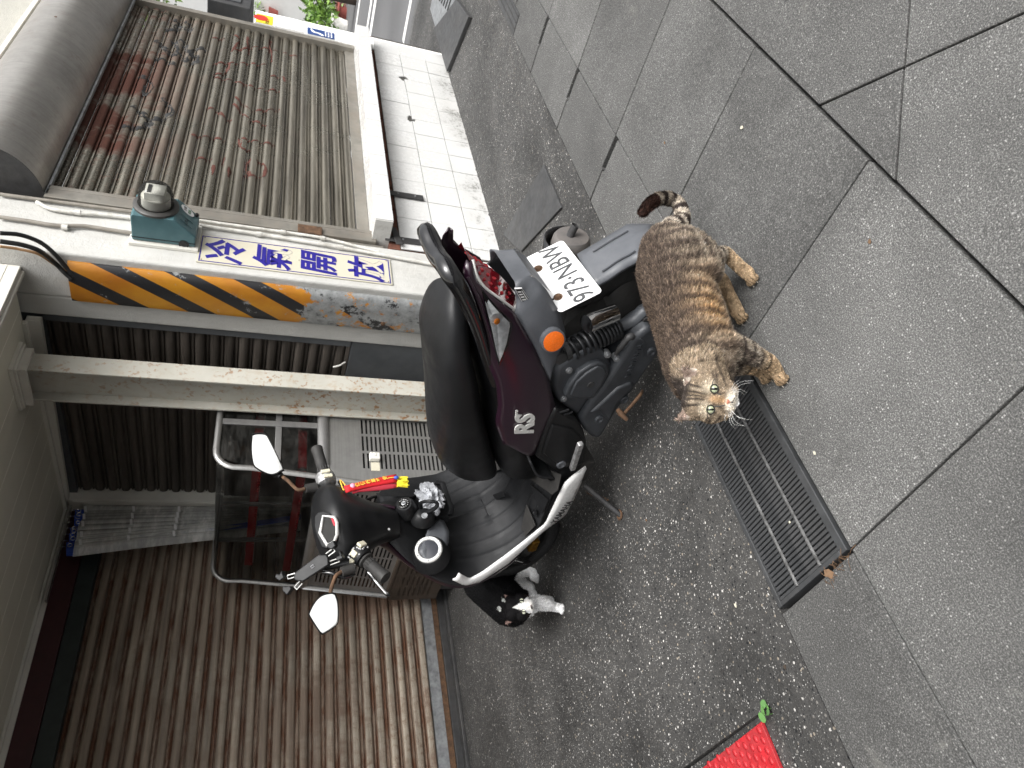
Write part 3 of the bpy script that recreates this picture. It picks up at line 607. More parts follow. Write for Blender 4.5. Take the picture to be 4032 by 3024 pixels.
text('台電', .016, 'black_ink', MT, onslope(3.035, .72)+nrm_s*.0015, (1, 0, 0), (0, -.68, .73), .0003); text('電錶', .016, 'green_print', MT, onslope(3.035, .5)+nrm_s*.0015, (1, 0, 0), (0, -.68, .73), .0003)
text('157-5', .022, 'black_ink', MT, onslope(2.95, .55)+nrm_s*.001, (1, 0, 0), (0, -.68, .73), .0003, shear=.3)
for x in (2.935, 2.975): b = MB(); b.prism([onslope(x, .25), onslope(x+.003, .25), onslope(x+.003, .85), onslope(x, .85)], tuple(nrm_s*.0015)); b.build('rib', 'meter_teal', MT)
b = MB(); b.lathe([(.009, 0), (.009, .012), (.006, .014), (0, .014)], onslope(3.05, .18), nrm_s, 10); b.build('seal_screw', 'black_ink', MT, smooth=40)
b = MB(); b.lathe([(.022, 0), (.022, .003), (.016, .001), (.012, .003), (.006, .001), (0, .002)], (2.8995, 2.178, 1.60), (-1, 0, 0), 18); b.build('knockout', 'black_ink', MT)
# sign 冷氣開放
SG = thing('shop_sign', 'cream vertical sign with blue characters 冷氣開放 on the white pillar', 'sign', (2.92, 2.2, .64))
sp = [at(778, 912, 1, 2.2), at(1540, 1027, 1, 2.2), at(1548, 1128, 1, 2.2), at(785, 1033, 1, 2.2)]
X0, X1, Z0, Z1 = 2.815, 3.025, .64, 1.54
b = MB(); b.box((X0, 2.201, Z0), (X1, 2.207, Z1)); b.build('panel', 'sign_cream', SG, bevel=.001)
b = MB()
for lo, hi in (((X0+.008, Z0+.008), (X0+.013, Z1-.008)), ((X1-.013, Z0+.008), (X1-.008, Z1-.008)), ((X0+.014, Z0+.008), (X1-.014, Z0+.013)), ((X0+.014, Z1-.013), (X1-.014, Z1-.008))): b.box((lo[0], 2.2, lo[1]), (hi[0], 2.2012, hi[1]))
b.build('border', 'sign_blue', SG)
for k, ch in enumerate('冷氣開放'): text(ch, .185, 'sign_blue', SG, ((X0+X1)/2-.002, 2.2, 1.41-.212*k-(.02 if k == 3 else 0)), (1, 0, 0), (0, 0, 1),   .0006, .0042, shear=.14, sx=.92)
for x, z in ((X0+.02, Z1-.02), (X1-.02, Z1-.02), (X0+.02, Z0+.02), (X1-.02, Z0+.02), ((X0+X1)/2, 1.09)): b = MB(); b.lathe([(.003, 0), (.002, .002), (0, .0022)], (x, 2.2005, z), (0, -1, 0), 8); b.build('nail', 'rust_iron', SG)
# conduits and cables
def pipe(name, lab, cat, pts, r, m, clips=(), grp=None, seg=10):
    t_ = thing(name, lab, cat, pts[0]); b = MB(); b.tube(cr(pts, 6), r, seg); b.build('pipe' if 'cable' not in name else 'cable', m, t_, smooth=60)
    for c, ax in clips:
        b = MB(); b.lathe([(r+.004, -.012), (r+.004, .012)], c, ax, 12); b.box((c[0]-.004, c[1], c[2]-.008), (c[0]+.02, c[1]+.012, c[2]+.008)); b.build('clip', 'pvc_white', t_, smooth=40)
    return t_
yP = 2.193
p = lambda x, y: at(x, y, 1, yP)
pipe('conduit', 'white plastic conduit beside the shutter rail running past the sign', 'conduit', [p(785, 868), p(900, 884), p(1100, 911), p(1150, 918), p(1290, 941), p(1490, 992)], .0075, 'pvc_white', [(p(1115, 914), (0, 0, 1)), (p(1270, 938), (0, 0, 1))])
pipe('conduit', 'lower white conduit running down the pillar to the ground beside the sign', 'conduit', [p(785, 888), p(1000, 919), p(1300, 968), p(1500, 1003), p(1700, 1040), p(1950, 1085)], .009, 'pvc_white', [(p(1340, 974), (0, 0, 1)), (p(1020, 922), (0, 0, 1))])
pipe('conduit', 'white bent conduit entering the top of the teal meter box', 'conduit', [p(145, 795), p(200, 822), p(300, 838), p(400, 845), p(520, 858)], .009, 'pvc_white', [(p(306, 837), (0, 0, 1))])
pipe('conduit', 'grey plastic conduit running down beside the shutter hood to the meter', 'conduit', [p(0, 765), p(150, 785), p(300, 805), p(525, 834)], .0085, 'pvc_grey')
pipe('conduit', 'brown cable sheath clipped across the white pillar to the meter', 'conduit', [p(0, 855), p(120, 872), p(220, 888), p(330, 890), p(430, 905), p(520, 918)], .009, 'pvc_grey', [(p(255, 895), (0, 0, 1))])
def q(x, y, yy): return at(x, y, 1, yy)
pipe('cable', 'upper thick black cable looping onto the top of the hazard striped guard', 'cable', [q(0, 918, 2.1), q(80, 925, 2.12), q(160, 955, 2.16), (at(215, 1000, 0, 2.76)), at(255, 1045, 0, 2.755), at(284, 1075, 0, 2.75)], .009, 'cable_black', grp=None)
pipe('cable', 'lower thick black cable looping under the other one at the guard', 'cable', [q(0, 950, 2.06), q(90, 965, 2.08), q(160, 990, 2.12), at(215, 1035, 0, 2.75), at(255, 1075, 0, 2.748), at(281, 1098, 0, 2.742)], .0095, 'cable_black')
pipe('cable', 'tan taped cable behind the black ones above the hazard striped guard', 'cable', [q(0, 970, 2.14), q(70, 980, 2.16), q(150, 1000, 2.19), at(215, 1042, 0, 2.768), at(275, 1075, 0, 2.766)], .006, 'cable_tan')

# ================================================================== alcove
AY = 4.15
DS = thing('roller_shutter', 'dark brown roller shutter in the shaded alcove behind the steel post', 'roller shutter', (2.8, 3.3, .8))
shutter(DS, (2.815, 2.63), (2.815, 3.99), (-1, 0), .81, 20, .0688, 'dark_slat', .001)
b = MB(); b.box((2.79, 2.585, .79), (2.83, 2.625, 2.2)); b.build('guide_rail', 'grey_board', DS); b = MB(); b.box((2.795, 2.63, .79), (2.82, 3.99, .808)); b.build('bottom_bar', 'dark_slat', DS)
b = MB(); b.box((2.832, 2.587, 0), (3.10, 4.1, 2.6)); b.box((2.79, 2.587, 2.186), (2.831, 4.0, 2.5)); b.build('lintel', 'grey_board', DS)
b = MB(); b.lathe([(.02, 0), (.02, .004)], (2.803, 3.18, 2.06), (-1, 0, 0), 16); b.build('keyhole', 'black_ink', DS)
b = MB(); b.tube(cr([(2.79, 2.74, .80), (2.77, 2.75, .83), (2.775, 2.77, .86)], 5), .005, 6); b.build('hook', 'switch_white', DS, smooth=60)
DP = thing('wall_board', 'flat grey board closing the alcove wall below the dark shutter', 'panel', (2.8, 3.3, 0)); b = MB(); b.box((2.79, 2.587, 0), (2.83, 4.1, .786)); b.build('board', 'grey_board', DP, bevel=.003)
AP = thing('alcove_pilaster', 'cream plastered pilaster in the back corner of the alcove', 'pillar', (2.7, 4.1, 0)); b = MB(); b.box((2.74, 3.995, -.02), (3.2, 4.3, 4.6)); b.build('plaster', 'cream_trim', AP, bevel=.006); b = MB(); b.box((2.73, 4.0, 0), (2.739, 4.03, 2.2)); b.build('moulding', 'cream_trim', AP)
LS = thing('roller_shutter', 'brown rust streaked roller shutter along the left behind the food cart', 'roller shutter', (1.3, 4.15, 0))
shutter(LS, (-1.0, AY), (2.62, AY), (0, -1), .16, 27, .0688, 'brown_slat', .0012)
b = MB(); b.box((-1.0, AY-.012, .095), (2.62, AY+.006, .158)); b.build('bottom_bar', 'galvanised', LS, label='grey painted bottom bar'); b = MB(); b.box((-1.0, AY-.01, .06), (2.62, AY+.004, .094)); b.build('rubber_edge', 'rust_iron', LS)
b = MB(); b.box((-1.0, AY-.07, 0), (2.62, AY-.02, .02)); b.box((-1, AY-.02, 0), (2.62, AY+.02, .058)); b.build('threshold', 'dark_iron', LS, bevel=.004)
b = MB(); b.box((2.621, AY-.03, 0), (2.735, AY+.03, 2.2)); b.build('guide_rail', 'pit_dark', LS)
HB = thing('shutter_lintel', 'maroon and dark green boards above the brown roller shutter', 'lintel', (1.2, 4.1, 2.0))
b = MB(); b.box((-1, AY-.045, 2.018), (2.73, AY+.05, 2.105)); b.build('board', 'green_board', HB, bevel=.003, label='dark green board')
b = MB(); b.box((-1, AY-.055, 2.107), (2.73, AY+.05, 2.23)); b.build('board', 'maroon_board', HB, bevel=.003, label='maroon board')
# canopy soffit: boards with pale seams, fascia and trims
CN = thing('canopy', 'flat canopy ceiling of grey green boards with cream trims over the alcove', 'canopy', (2, 3.2, 2.25))
b = MB(); b.box((-6, 2.30, 2.272), (2.76, 4.3, 2.5)); b.build('slab', 'cream_trim', CN)  # carried on unseen to the left to cut light from that side
ye = [2.36, 2.52, 2.797, 3.019, 3.25, 3.41, 3.577, 3.75, 3.92, 4.12]
for a, c in zip(ye[:-1], ye[1:]):
    b = MB(); b.box((-6, a+.0035, 2.25), (2.735, c-.0035, 2.258)); b.build('board', 'soffit_panel', CN)
b = MB(); b.box((-6, 2.361, 2.2506), (2.734, 4.119, 2.2575)); b.build('seam_backing', 'soffit_seam', CN)
b = MB(); b.box((-6, 2.302, 2.225), (2.772, 2.325, 2.42)); b.box((-6, 2.326, 2.215), (2.772, 2.345, 2.26)); b.box((-6, 2.346, 2.235), (2.772, 2.358, 2.27)); b.build('fascia', 'cream_trim', CN, bevel=.003)
b = MB(); b.box((-6, 4.085, 2.212), (2.735, 4.10, 2.249)); b.box((-6, 4.06, 2.235), (2.735, 4.084, 2.249)); b.build('trim', 'cream_trim', CN, bevel=.002)
b = MB(); b.prism([(2.74, 2.588, 2.182), (2.772, 2.588, 2.182), (2.772, 4.06, 2.222), (2.74, 4.06, 2.222)], (0, 0, .06)); b.prism([(2.715, 2.588, 2.232), (2.739, 2.588, 2.232), (2.739, 4.06, 2.232), (2.715, 4.06, 2.232)], (0, 0, .0178)); b.build('trim', 'cream_trim', CN, bevel=.002)
b = MB(); b.box((1.22, 2.5, 2.21), (1.235, 2.9, 2.25)); b.build('lamp_holder', 'cream_trim', CN)
# upper building over the canopy
UB = thing('upper_facade', 'plain wall rising above the canopy over the alcove', 'wall', (1, 3, 2.5)); b = MB(); b.box((-4, 2.32, 2.505), (2.77, 4.6, 5.2)); b.build('cladding', 'beige_wall', UB)
BW = thing('back_wall', 'unseen wall beyond the left end of the brown roller shutter, added to block light', 'wall', (-2, 4.2, 0)); b = MB(); b.box((-6, AY+.06, -.02), (2.73, AY+.3, 2.5)); b.box((-6, AY-.3, -.02), (-1.02, AY+.05, 2.5)); b.build('plaster', 'beige_wall', BW)  # left return is unseen, added to keep light out of the alcove
# steel H post
HP = thing('steel_post', 'cream painted steel H beam post with rust spots at the alcove corner', 'post', (2.555, 2.76, 0))
b = MB(); b.box((2.503, 2.661, 0), (2.607, 2.672, 2.245)); b.build('flange', 'rusty_cream_paint', HP, bevel=.002)
b = MB(); b.box((2.503, 2.855, 0), (2.607, 2.866, 2.245)); b.build('flange', 'rusty_cream_paint', HP, bevel=.002)
b = MB(); b.box((2.5515, 2.6725, 0), (2.5585, 2.8545, 2.245)); b.build('web', 'rusty_cream_paint', HP)
b = MB()
for g, z0, z1 in ((.024, 2.232, 2.2495), (.017, 2.222, 2.2315), (.006, 2.19, 2.2215)):
    xo0, xo1, yo0, yo1 = 2.503-.012-g, 2.607+.012+g, 2.661-.008-g, 2.866+.008+g
    b.box((xo0, yo0, z0), (xo1, yo0+.018, z1)); b.box((xo0, yo1-.018, z0), (xo1, yo1, z1)); b.box((xo0, yo0+.0182, z0), (xo0+.018, yo1-.0182, z1)); b.box((xo1-.018, yo0+.0182, z0), (xo1, yo1-.0182, z1))
b.build('collar', 'cream_trim', HP, bevel=.002)
# strip curtain hung in the corner
SC_ = thing('strip_curtain', 'clear plastic strip curtain with blue top band gathered in the alcove corner', 'curtain', (2.55, 4.0, 2.2))
def P3(x, y, yy=4.0): return at(x, y, 1, yy)
c6 = lambda x, y: (200+x*.3165, 1850+y*.3165)
tops = [(400, 480), (395, 540), (388, 575), (380, 620), (378, 665), (340, 735), (330, 800), (325, 850), (300, 905), (290, 975)]
bots = [(2300, 480), (2300, 505), (2300, 540), (2300, 560), (2300, 590), (2300, 620), (2300, 650), (2300, 690), (2300, 720), (2300, 770)]
for k, (a, c) in enumerate(zip(tops, bots)):
    A = P3(*c6(*a), 4.03-.012*k); C_ = P3(*c6(*c), 4.05-.006*k); C2 = A+(C_-A)*2.2; C2[2] = max(C2[2], .35)
    path = [A+(C2-A)*t for t in np.linspace(0, 1, 9)]; wd = .045; G_ = []
    for i, p_ in enumerate(path): G_.append([(p_[0]+wd*s_*(1-.4*i/8), p_[1]-.012*math.cos(s_*3)+.006*math.sin(i+k), p_[2]) for s_ in np.linspace(-1, 1, 7)])
    b = MB(); b.grid(G_); b.build('strip', 'clear_vinyl', SC_, smooth=80)
for (px_, py_), hgt in (((300, 490), 90), ((290, 560), 130), ((240, 715), 60), ((225, 790), 90), ((190, 900), 160)):
    A = P3(*c6(px_, py_), 3.99); B_ = P3(*c6(px_+110, py_), 3.99); C_ = P3(*c6(px_, py_+hgt), 3.97)
    w_ = C_-A; h_ = B_-A; b = MB(); b.prism([A, A+w_, A+w_+h_, A+h_], (0, .014, 0)); b.build('header', 'vinyl_blue', SC_, bevel=.003)
    for t in (.25, .75): 
        b = MB(); cc = A+w_*t+h_*.45+V(0, -.002, 0); b.tube([cc+.011*V(math.cos(q_), 0, math.sin(q_)) for q_ in np.linspace(0, 6.283, 13)[:-1]], .003, 6, close=True); b.build('eyelet', 'chrome', SC_, smooth=60)
b = MB(); A = P3(*c6(200, 1050), 3.965); B_ = P3(*c6(2300, 730), 3.99); C_ = A+(B_-A)*1.5; b.prism([A, C_, C_+V(.035, 0, 0), A+V(.03, 0, .01)], (0, .01, 0)); b.build('edge_strip', 'vinyl_blue', SC_)
for fx in (445, 1045, 1610):
    b = MB()
    for k, (a, c) in enumerate(zip(tops, bots)):
        t = (fx-a[0])/(c[0]-a[0]); yy = a[1]+(c[1]-a[1])*t
        if k % 2 == 0:
            A = P3(*c6(fx-k*8, yy-28), 3.99-.01*k); B_ = P3(*c6(fx-k*8+4, yy+38), 3.985-.01*k); b.prism([A, B_, B_+V(0, 0, .014), A+V(0, 0, .014)], (0, .003, 0))
    b.build('clip_band', 'white_print', SC_)
b = MB(); b.box((2.12, 4.02, 2.203), (2.72, 4.055, 2.2115)); b.build('rail', 'aluminium', SC_)
for k in range(7): b = MB(); x = 2.42+.04*k; b.tube(cr([(x, 4.0, 2.205), (x, 3.985, 2.19), (x+.005, 3.99, 2.172)], 4), .0025, 6); b.build('hook', 'chrome', SC_)
# ================================================================== food cart
FC = thing('food_cart', 'stainless steel food cart with glass case and slotted panels behind the scooter', 'food cart', (2.4, 3.4, .1))
FX, FY, BX, BY = 2.06, 2.89, 2.76, 3.96       # left, front, right, back
def lx(z): return 2.06+.14*(z-.41)/.95         # left face leans in towards the top
def frame_bar(path, m='stainless', r=.011, seg=8, name='frame_bar'): b = MB(); b.tube(path, r, seg, flat=1.4); return b.build(name, m, FC, smooth=50)
zt_, zb_ = 1.40, .93
def corner(y): # rounded top of the bent side frames
    return [(lx(.42), y, .42), (lx(.93), y, .93), (lx(1.2), y, 1.24)]+[(lx(1.2)+.10*(1-math.cos(a)), y, 1.30+.10*math.sin(a)) for a in np.linspace(.2, math.pi/2, 6)]+[(BX, y, 1.40)]
frame_bar(corner(FY)); frame_bar(corner(BY))
frame_bar([(lx(.93), FY, .90), (lx(.93), BY, .90)], 'stainless', .02); frame_bar([(FX+.14, FY, .90), (BX, FY, .90)], 'stainless_dull', .022)
# glass panes: bent left pane, front end pane
def pane(y0, y1, name='pane'):
    prof = [(lx(.93), .93), (lx(1.2)-.004, 1.24)]+[(lx(1.2)-.004+.10*(1-math.cos(a)), 1.30+.098*math.sin(a)) for a in np.linspace(.1, math.pi/2, 7)]+[(BX, 1.398)]
    b = MB(); b.grid([[(x, y, z) for x, z in prof] for y in (y0, y1)]); return b.build(name, 'case_glass', FC, smooth=60)
pane(FY+.02, BY-.02)
b = MB(); b.prism([(lx(.95)+.02, FY+.004, .93), (BX-.02, FY+.004, .93), (BX-.02, FY+.004, 1.385), (lx(1.3)+.05, FY+.004, 1.385), (lx(1.2)+.02, FY+.004, 1.28)], (0, .004, 0)); b.build('pane', 'case_glass', FC)
b = MB(); b.box((2.44, FY-.004, .93), (2.475, FY+.018, 1.385)); b.build('mullion', 'stainless_dull', FC, bevel=.002)
b = MB(); b.box((2.18, FY+.0, 1.105), (BX, FY+.02, 1.135)); b.build('mullion', 'stainless_dull', FC, bevel=.002)
b = MB(); b.box((2.13, FY+.05, .905), (BX, BY-.02, .92)); b.build('floor_plate', 'stainless_dull', FC)
b = MB(); b.box((BX-.012, FY+.02, .92), (BX, BY-.02, 1.38)); b.build('back_plate', 'stainless_dull', FC)
# red toothed racks and shelf
for z, x0 in ((1.19, 2.24), (.98, 2.2)):
    b = MB(); b.box((x0, FY+.06, z), (x0+.012, BY-.06, z+.042))
    for k in range(40): y = FY+.07+k*.023; b.box((x0-.006, y, z+.0), (x0-.0002, y+.01, z+.012))
    b.build('rack_strip', 'rack_red', FC)
    b = MB(); b.box((x0+.013, FY+.06, z-.006), (BX-.05, BY-.06, z-.001)); b.build('shelf', 'stainless_dull', FC)
    b = MB(); b.box((x0+.013, FY+.03, z-.0), (BX-.05, FY+.042, z+.042))
    b.build('rack_strip', 'rack_red', FC)
for y in (FY+.36, FY+.7): b = MB(); b.box((lx(1.2)+.04, y, .921), (lx(1.2)+.055, y+.02, 1.37)); b.build('upright', 'stainless_dull', FC)
# front panel below the case (faces the street): rows of long slots cut as separate dark recesses
def slotted(face, u0, u1, v0, v1, nu, rows, su, sv, m='stainless', name='slotted_panel'):
    """panel as a lattice of strips so that the slots are real openings; u across, v down"""
    b = MB()
    def bx(ua, ub, va, vb): 
        P = [face(ua, va), face(ub, va), face(ub, vb), face(ua, vb)]; nn = face.n; b.prism(P, tuple(nn*.004))
    ru = [(u0+(u1-u0)*(i+.5)/nu) for i in range(nu)]; rv = [(v0+(v1-v0)*(j+.5)/rows) for j in range(rows)]
    return b, bx, ru, rv
class Face:
    def __init__(s, o, u, v): s.o, s.u, s.v = V(*o), nrm(u), nrm(v); s.n = nrm(np.cross(s.u, s.v))
    def __call__(s, a, c): return s.o+s.u*a+s.v*c
def lattice(face, W, H, slots_u, slots_v, m, name='slotted_panel', th=.004):
    """slots_u: list of (ua,ub) intervals (rows), slots_v: (va,vb) intervals along the other way"""
    b = MB(); ue = [0]+[q for s_ in slots_u for q in s_]+[W]; ve = [0]+[q for s_ in slots_v for q in s_]+[H]
    for i in range(len(ue)-1):
        for j in range(len(ve)-1):
            if i % 2 == 1 and j % 2 == 1: continue
            P = [face(ue[i], ve[j]), face(ue[i+1], ve[j]), face(ue[i+1], ve[j+1]), face(ue[i], ve[j+1])]; b.add(P, [(0, 1, 2, 3)])
    return b.build(name, m, FC)
ff = Face((2.10, FY-.006, .875), (1, 0, 0), (0, 0, -1))
W_, H_ = .655, .66
lattice(ff, W_, H_, [(.09+.112*k, .09+.112*k+.095) for k in range(3)], [(.165+.0225*k, .165+.0225*k+.0095) for k in range(20)], 'stainless')
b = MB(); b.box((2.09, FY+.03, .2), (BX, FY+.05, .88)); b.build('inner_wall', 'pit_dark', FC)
b = MB(); b.box((2.085, FY-.012, .877), (BX, FY-.003, .902)); b.build('seam_strip', 'stainless_dull', FC, bevel=.002)
for x in (2.082, ): b = MB(); b.box((x, FY-.01, .21), (x+.017, FY+.01, .875)); b.build('corner_post', 'stainless_dull', FC, bevel=.002)
# left leaning panel with slots
fl_ = Face((lx(.89)-.002, BY-.02, .89), (0, -1, 0), (lx(.41)-lx(.89), 0, -.48))
lattice(fl_, BY-FY-.03, .49, [(.05+.115*k, .05+.115*k+.10) for k in range(8)], [(.05+.0225*k, .05+.0225*k+.0095) for k in range(18)], 'stainless_dull')
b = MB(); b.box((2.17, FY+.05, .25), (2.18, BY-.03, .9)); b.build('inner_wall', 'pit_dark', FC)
frame_bar([(lx(.90)-.004, BY+.004, .9), (lx(.41)-.004, BY+.004, .41)], 'chrome', .011); frame_bar([(lx(.41), BY, .41), (lx(.41), FY, .41)], 'crate_brown', .012)
# lower brown vented box and feet
fb_ = Face((2.052, BY+.05, .40), (0, -1, 0), (.0, 0, -1))
lattice(fb_, BY-FY, .3, [(.05+.13*k, .05+.13*k+.1) for k in range(7)], [(.05+.03*k, .05+.03*k+.008) for k in range(7)], 'crate_brown', 'vented_panel')
b = MB(); b.box((2.06, FY+.06, .1), (BX, BY+.04, .39)); b.build('lower_body', 'crate_brown', FC, bevel=.004); 
for x in (2.1, 2.7):
    for y in (FY+.1, BY-.02): b = MB(); b.lathe([(.02, -.1), (.02, 0)], (x, y, .1), (0, 0, 1), 12); b.build('foot', 'dark_iron', FC)
# switch box on the front panel
SW = thing('switch_box', 'small white surface switch stuck on the slotted steel panel of the cart', 'switch', (2.12, 2.88, .72))
cc = at(1476, 1795, 1, FY-.03)
b = MB(); b.box((cc[0]-.021, FY-.036, cc[2]-.026), (cc[0]+.021, FY-.0075, cc[2]+.026)); b.build('body', 'switch_white', SW, bevel=.004)
b = MB(); b.box((cc[0]-.006, FY-.040, cc[2]-.007), (cc[0]+.014, FY-.036, cc[2]+.010)); b.build('rocker', 'switch_white', SW, bevel=.002)
b = MB(); b.box((cc[0]-.077, FY-.0085, cc[2]-.026), (cc[0]-.024, FY-.0066, cc[2]+.018)); b.build('glue_patch', 'sign_cream', SW)

# ================================================================== across the street
FW = thing('far_building', 'bright white painted house wall across the street', 'building', (20, 8, 0))
b = MB(); b.box((19.2, 2, -.1), (19.6, 26, 7)); b.build('wall', 'far_white_wall', FW)
b = MB(); b.box((18.6, 2, -.1), (19.2, 26, .06)); b.build('plinth', 'curb_concrete', FW, bevel=.01)
for y in (4.6, 9.0, 12.0):
    b = MB(); b.box((19.17, y, 2.0), (19.2, y+1.3, 3.2)); wn = b.build('window', 'grey_board', FW, bevel=.005); b = MB(); b.box((19.165, y+.06, 2.06), (19.17, y+1.24, 3.14)); b.build('pane', 'case_glass', wn) if False else b.build('pane', 'blue_print', FW)
def leaf_cluster(c, r, n, ll, sq=1.):
    b = MB()
    for _ in range(n):
        d = nrm(rng.normal(0, 1, 3)); p_ = V(*c)+d*r*rng.uniform(.2, 1)**.6*V(1, 1, sq); a = nrm(rng.normal(0, 1, 3)+d); s_ = nrm(np.cross(a, rng.normal(0, 1, 3))); L_ = ll*rng.uniform(.6, 1.3)
        b.add([p_, p_+a*L_*.4+s_*L_*.22, p_+a*L_, p_+a*L_*.4-s_*L_*.22], [(0, 1, 2, 3)])
    return b
def potted(lab, x, y, z, rp, hp, pm, crown, n, cat='plant'):
    t_ = thing('potted_plant', lab, cat, (x, y, z)); b = MB(); b.lathe([(rp*.75, 0), (rp, hp), (rp*1.08, hp), (rp*1.08, hp-.04), (rp*.9, hp-.03), (0, hp-.03)], (x, y, z), (0, 0, 1), 16); b.build('pot', pm, t_, smooth=40)
    b = MB()
    for c, r in crown: b.tube(cr([(x, y, z+hp-.03), ((x+c[0])/2+.05, (y+c[1])/2, (z+hp+c[2])/2), c], 4), .012, 5)
    b.build('stem', 'crate_brown', t_, smooth=60); B_ = MB()
    for c, r in crown: q_ = leaf_cluster(c, r, n, .16); B_.add(q_.v, q_.f)
    B_.build('foliage', 'leaf', t_); return t_
pp = lambda x, y, X: at(x, y, 0, X)
a = pp(1350, 66, 17.5); potted('bushy green plant in a dull red pot across the street', 17.5, a[1], -.1, .27, a[2]+.25, 'pot_red', [(tuple(pp(1265, 60, 17.4)), .42), (tuple(pp(1285, 85, 17.4)), .38), (tuple(pp(1300, 100, 17.6)), .3)], 150)
a = pp(1350, 20, 18.0); potted('leggy plant in a pink pot beside the red pot across the street', 18.0, a[1], -.1, .25, a[2]+.25, 'pot_pink', [(tuple(pp(1250, 12, 17.9)), .3), (tuple(pp(1300, 5, 17.9)), .22), (tuple(pp(1230, 30, 17.9)), .2)], 70)
a = pp(1330, 105, 16.8); potted('low plant in a white square pot nearest on the far pavement', 16.8, a[1], -.1, .22, .35, 'pot_white', [(tuple(pp(1275, 98, 16.7)), .3)], 110)
a = pp(1060, 55, 19.0); t_ = thing('potted_plant', 'small plant in a red pot standing on the far wall ledge', 'plant', tuple(a)); b = MB(); b.lathe([(.10, 0), (.15, .22), (.0, .2)], (19.05, a[1], a[2]-.2), (0, 0, 1), 12); b.build('pot', 'pot_red', t_); q_ = leaf_cluster((19.05, a[1], a[2]+.25), .2, 40, .12); q_.build('foliage', 'leaf', t_)
a = pp(570, 20, 9.0); 
TR = thing('street_tree', 'green tree foliage showing beyond the top corner of the steel shutter', 'tree', (15, 5.2, 0)); b = MB(); b.tube([(15.5, 5.1, -.1), (15.4, 5.2, 2.5), (15.2, 5.4, 4.0)], [.14, .11, .06], 8); b.build('trunk', 'crate_brown', TR, smooth=60)
c_ = pp(585, 5, 15.0); q_ = leaf_cluster(tuple(c_+V(0, -.3, .3)), .9, 500, .16); q_.build('crown', 'leaf', TR)
# opposite row of shops behind the viewer: seen only in the scooter mirrors and as skylight blocker
OB = thing('opposite_house', 'pale tiled house front with air conditioner on the other side of the lane', 'building', (2, -6.5, 0))
b = MB(); b.box((-8, -7.2, -.1), (14, -6.5, 3.6)); b.build('wall', 'far_white_wall', OB)
for k in range(6):
    b = MB(); b.box((-6+3.2*k, -6.5, 1.2), (-4.2+3.2*k, -6.46, 2.6)); b.build('window', 'grey_board', OB, bevel=.01)
b = MB(); b.box((-8, -6.9, 2.9), (14, -6.0, 3.05)); b.build('awning', 'grey_board', OB)
AC = thing('air_conditioner', 'white air conditioner unit on the opposite house front', 'air conditioner', (1.5, -6.3, 2)); b = MB(); b.box((1.1, -6.45, 1.9), (1.9, -6.1, 2.5)); b.build('casing', 'pot_white', AC, bevel=.02); b = MB(); b.lathe([(.22, 0), (.22, .01), (.05, .02), (0, .02)], (1.5, -6.1, 2.2), (0, 1, 0), 24); b.build('fan_grille', 'grey_print', AC)
# ================================================================== scooter materials
simple('seat_vinyl', (.0085, .009, .010), .46, var=.3, scale=5, bump=.3, bscale=420, dust=.22, dustcol=(.035, .035, .037), Specular_IOR_Level=.32); simple('black_plastic', (.0075, .0078, .0085), .42, var=.25, scale=6, dust=.25, dustcol=(.026, .026, .028), Specular_IOR_Level=.32); simple('matt_plastic', (.010, .0105, .0115), .55, var=.3, scale=7, bump=.25, bscale=500, dust=.55, dustcol=(.034, .034, .036), dscale=5, Specular_IOR_Level=.25)
simple('grey_plastic', (.075, .080, .09), .5, var=.18, scale=6, bump=.1, bscale=400, dust=.5, dustcol=(.15, .155, .165), dscale=5); simple('gloss_black', (.006, .006, .007), .12, var=.1, Coat_Weight=.6); simple('engine_black', (.042, .046, .052), .5, .15, var=.3, scale=9, bump=.12, bscale=300, dust=.5, dustcol=(.10, .105, .115), dscale=5)
def m_purple():
    t = NT('purple_paint'); v = t.mapping(); fl = t.noise(v, 900, 2); sc_ = t.ramp(t.noise(t.mapping(scale=(3, 3, 22)), 6, 9, .8), [(.6, 0), (.66, 1)])
    c = t.ramp(fl, [(.35, (.011, .0028, .0085)), (.7, (.026, .0062, .019))]); t.set(t.mix(t.math('MULTIPLY', sc_, .1), c, (.2, .16, .18)), .3, .1, Coat_Weight=.6, Coat_Roughness=.22)
m_purple()
simple('silver_plastic', (.62, .62, .60), .32, .12, var=.06); simple('white_skirt', (.66, .66, .65), .3, var=.05, dust=.2, dustcol=(.4, .4, .38), Coat_Weight=.4); simple('tyre', (.014, .014, .0145), .8, var=.3, scale=30, dust=.4, dustcol=(.05, .046, .04)); simple('rim_dark', (.03, .03, .03), .45, .5)
simple('gold_caliper', (.32, .17, .03), .38, .85, var=.25); simple('disc_steel', (.2, .2, .2), .35, .9, var=.2); simple('exhaust_grey', (.14, .13, .125), .6, .3, var=.25, dust=.4, dustcol=(.16, .13, .1)); simple('rubber', (.02, .019, .018), .7, var=.3, dust=.35, dustcol=(.06, .055, .05))
simple('orange_reflector', (.75, .14, .008), .25, var=.12, scale=150, Coat_Weight=.5); simple('orange_bulb', (.8, .22, .01), .3); simple('bulb_white', (.72, .72, .70), .2, 0., var=.3, scale=60)
def m_lens(name, col, al): m_glass(name, col, .05, al, 0.); return MATS[name]
m_lens('clear_lens', (.80, .82, .85), .10); m_lens('red_lens', (.55, .02, .03), .06)
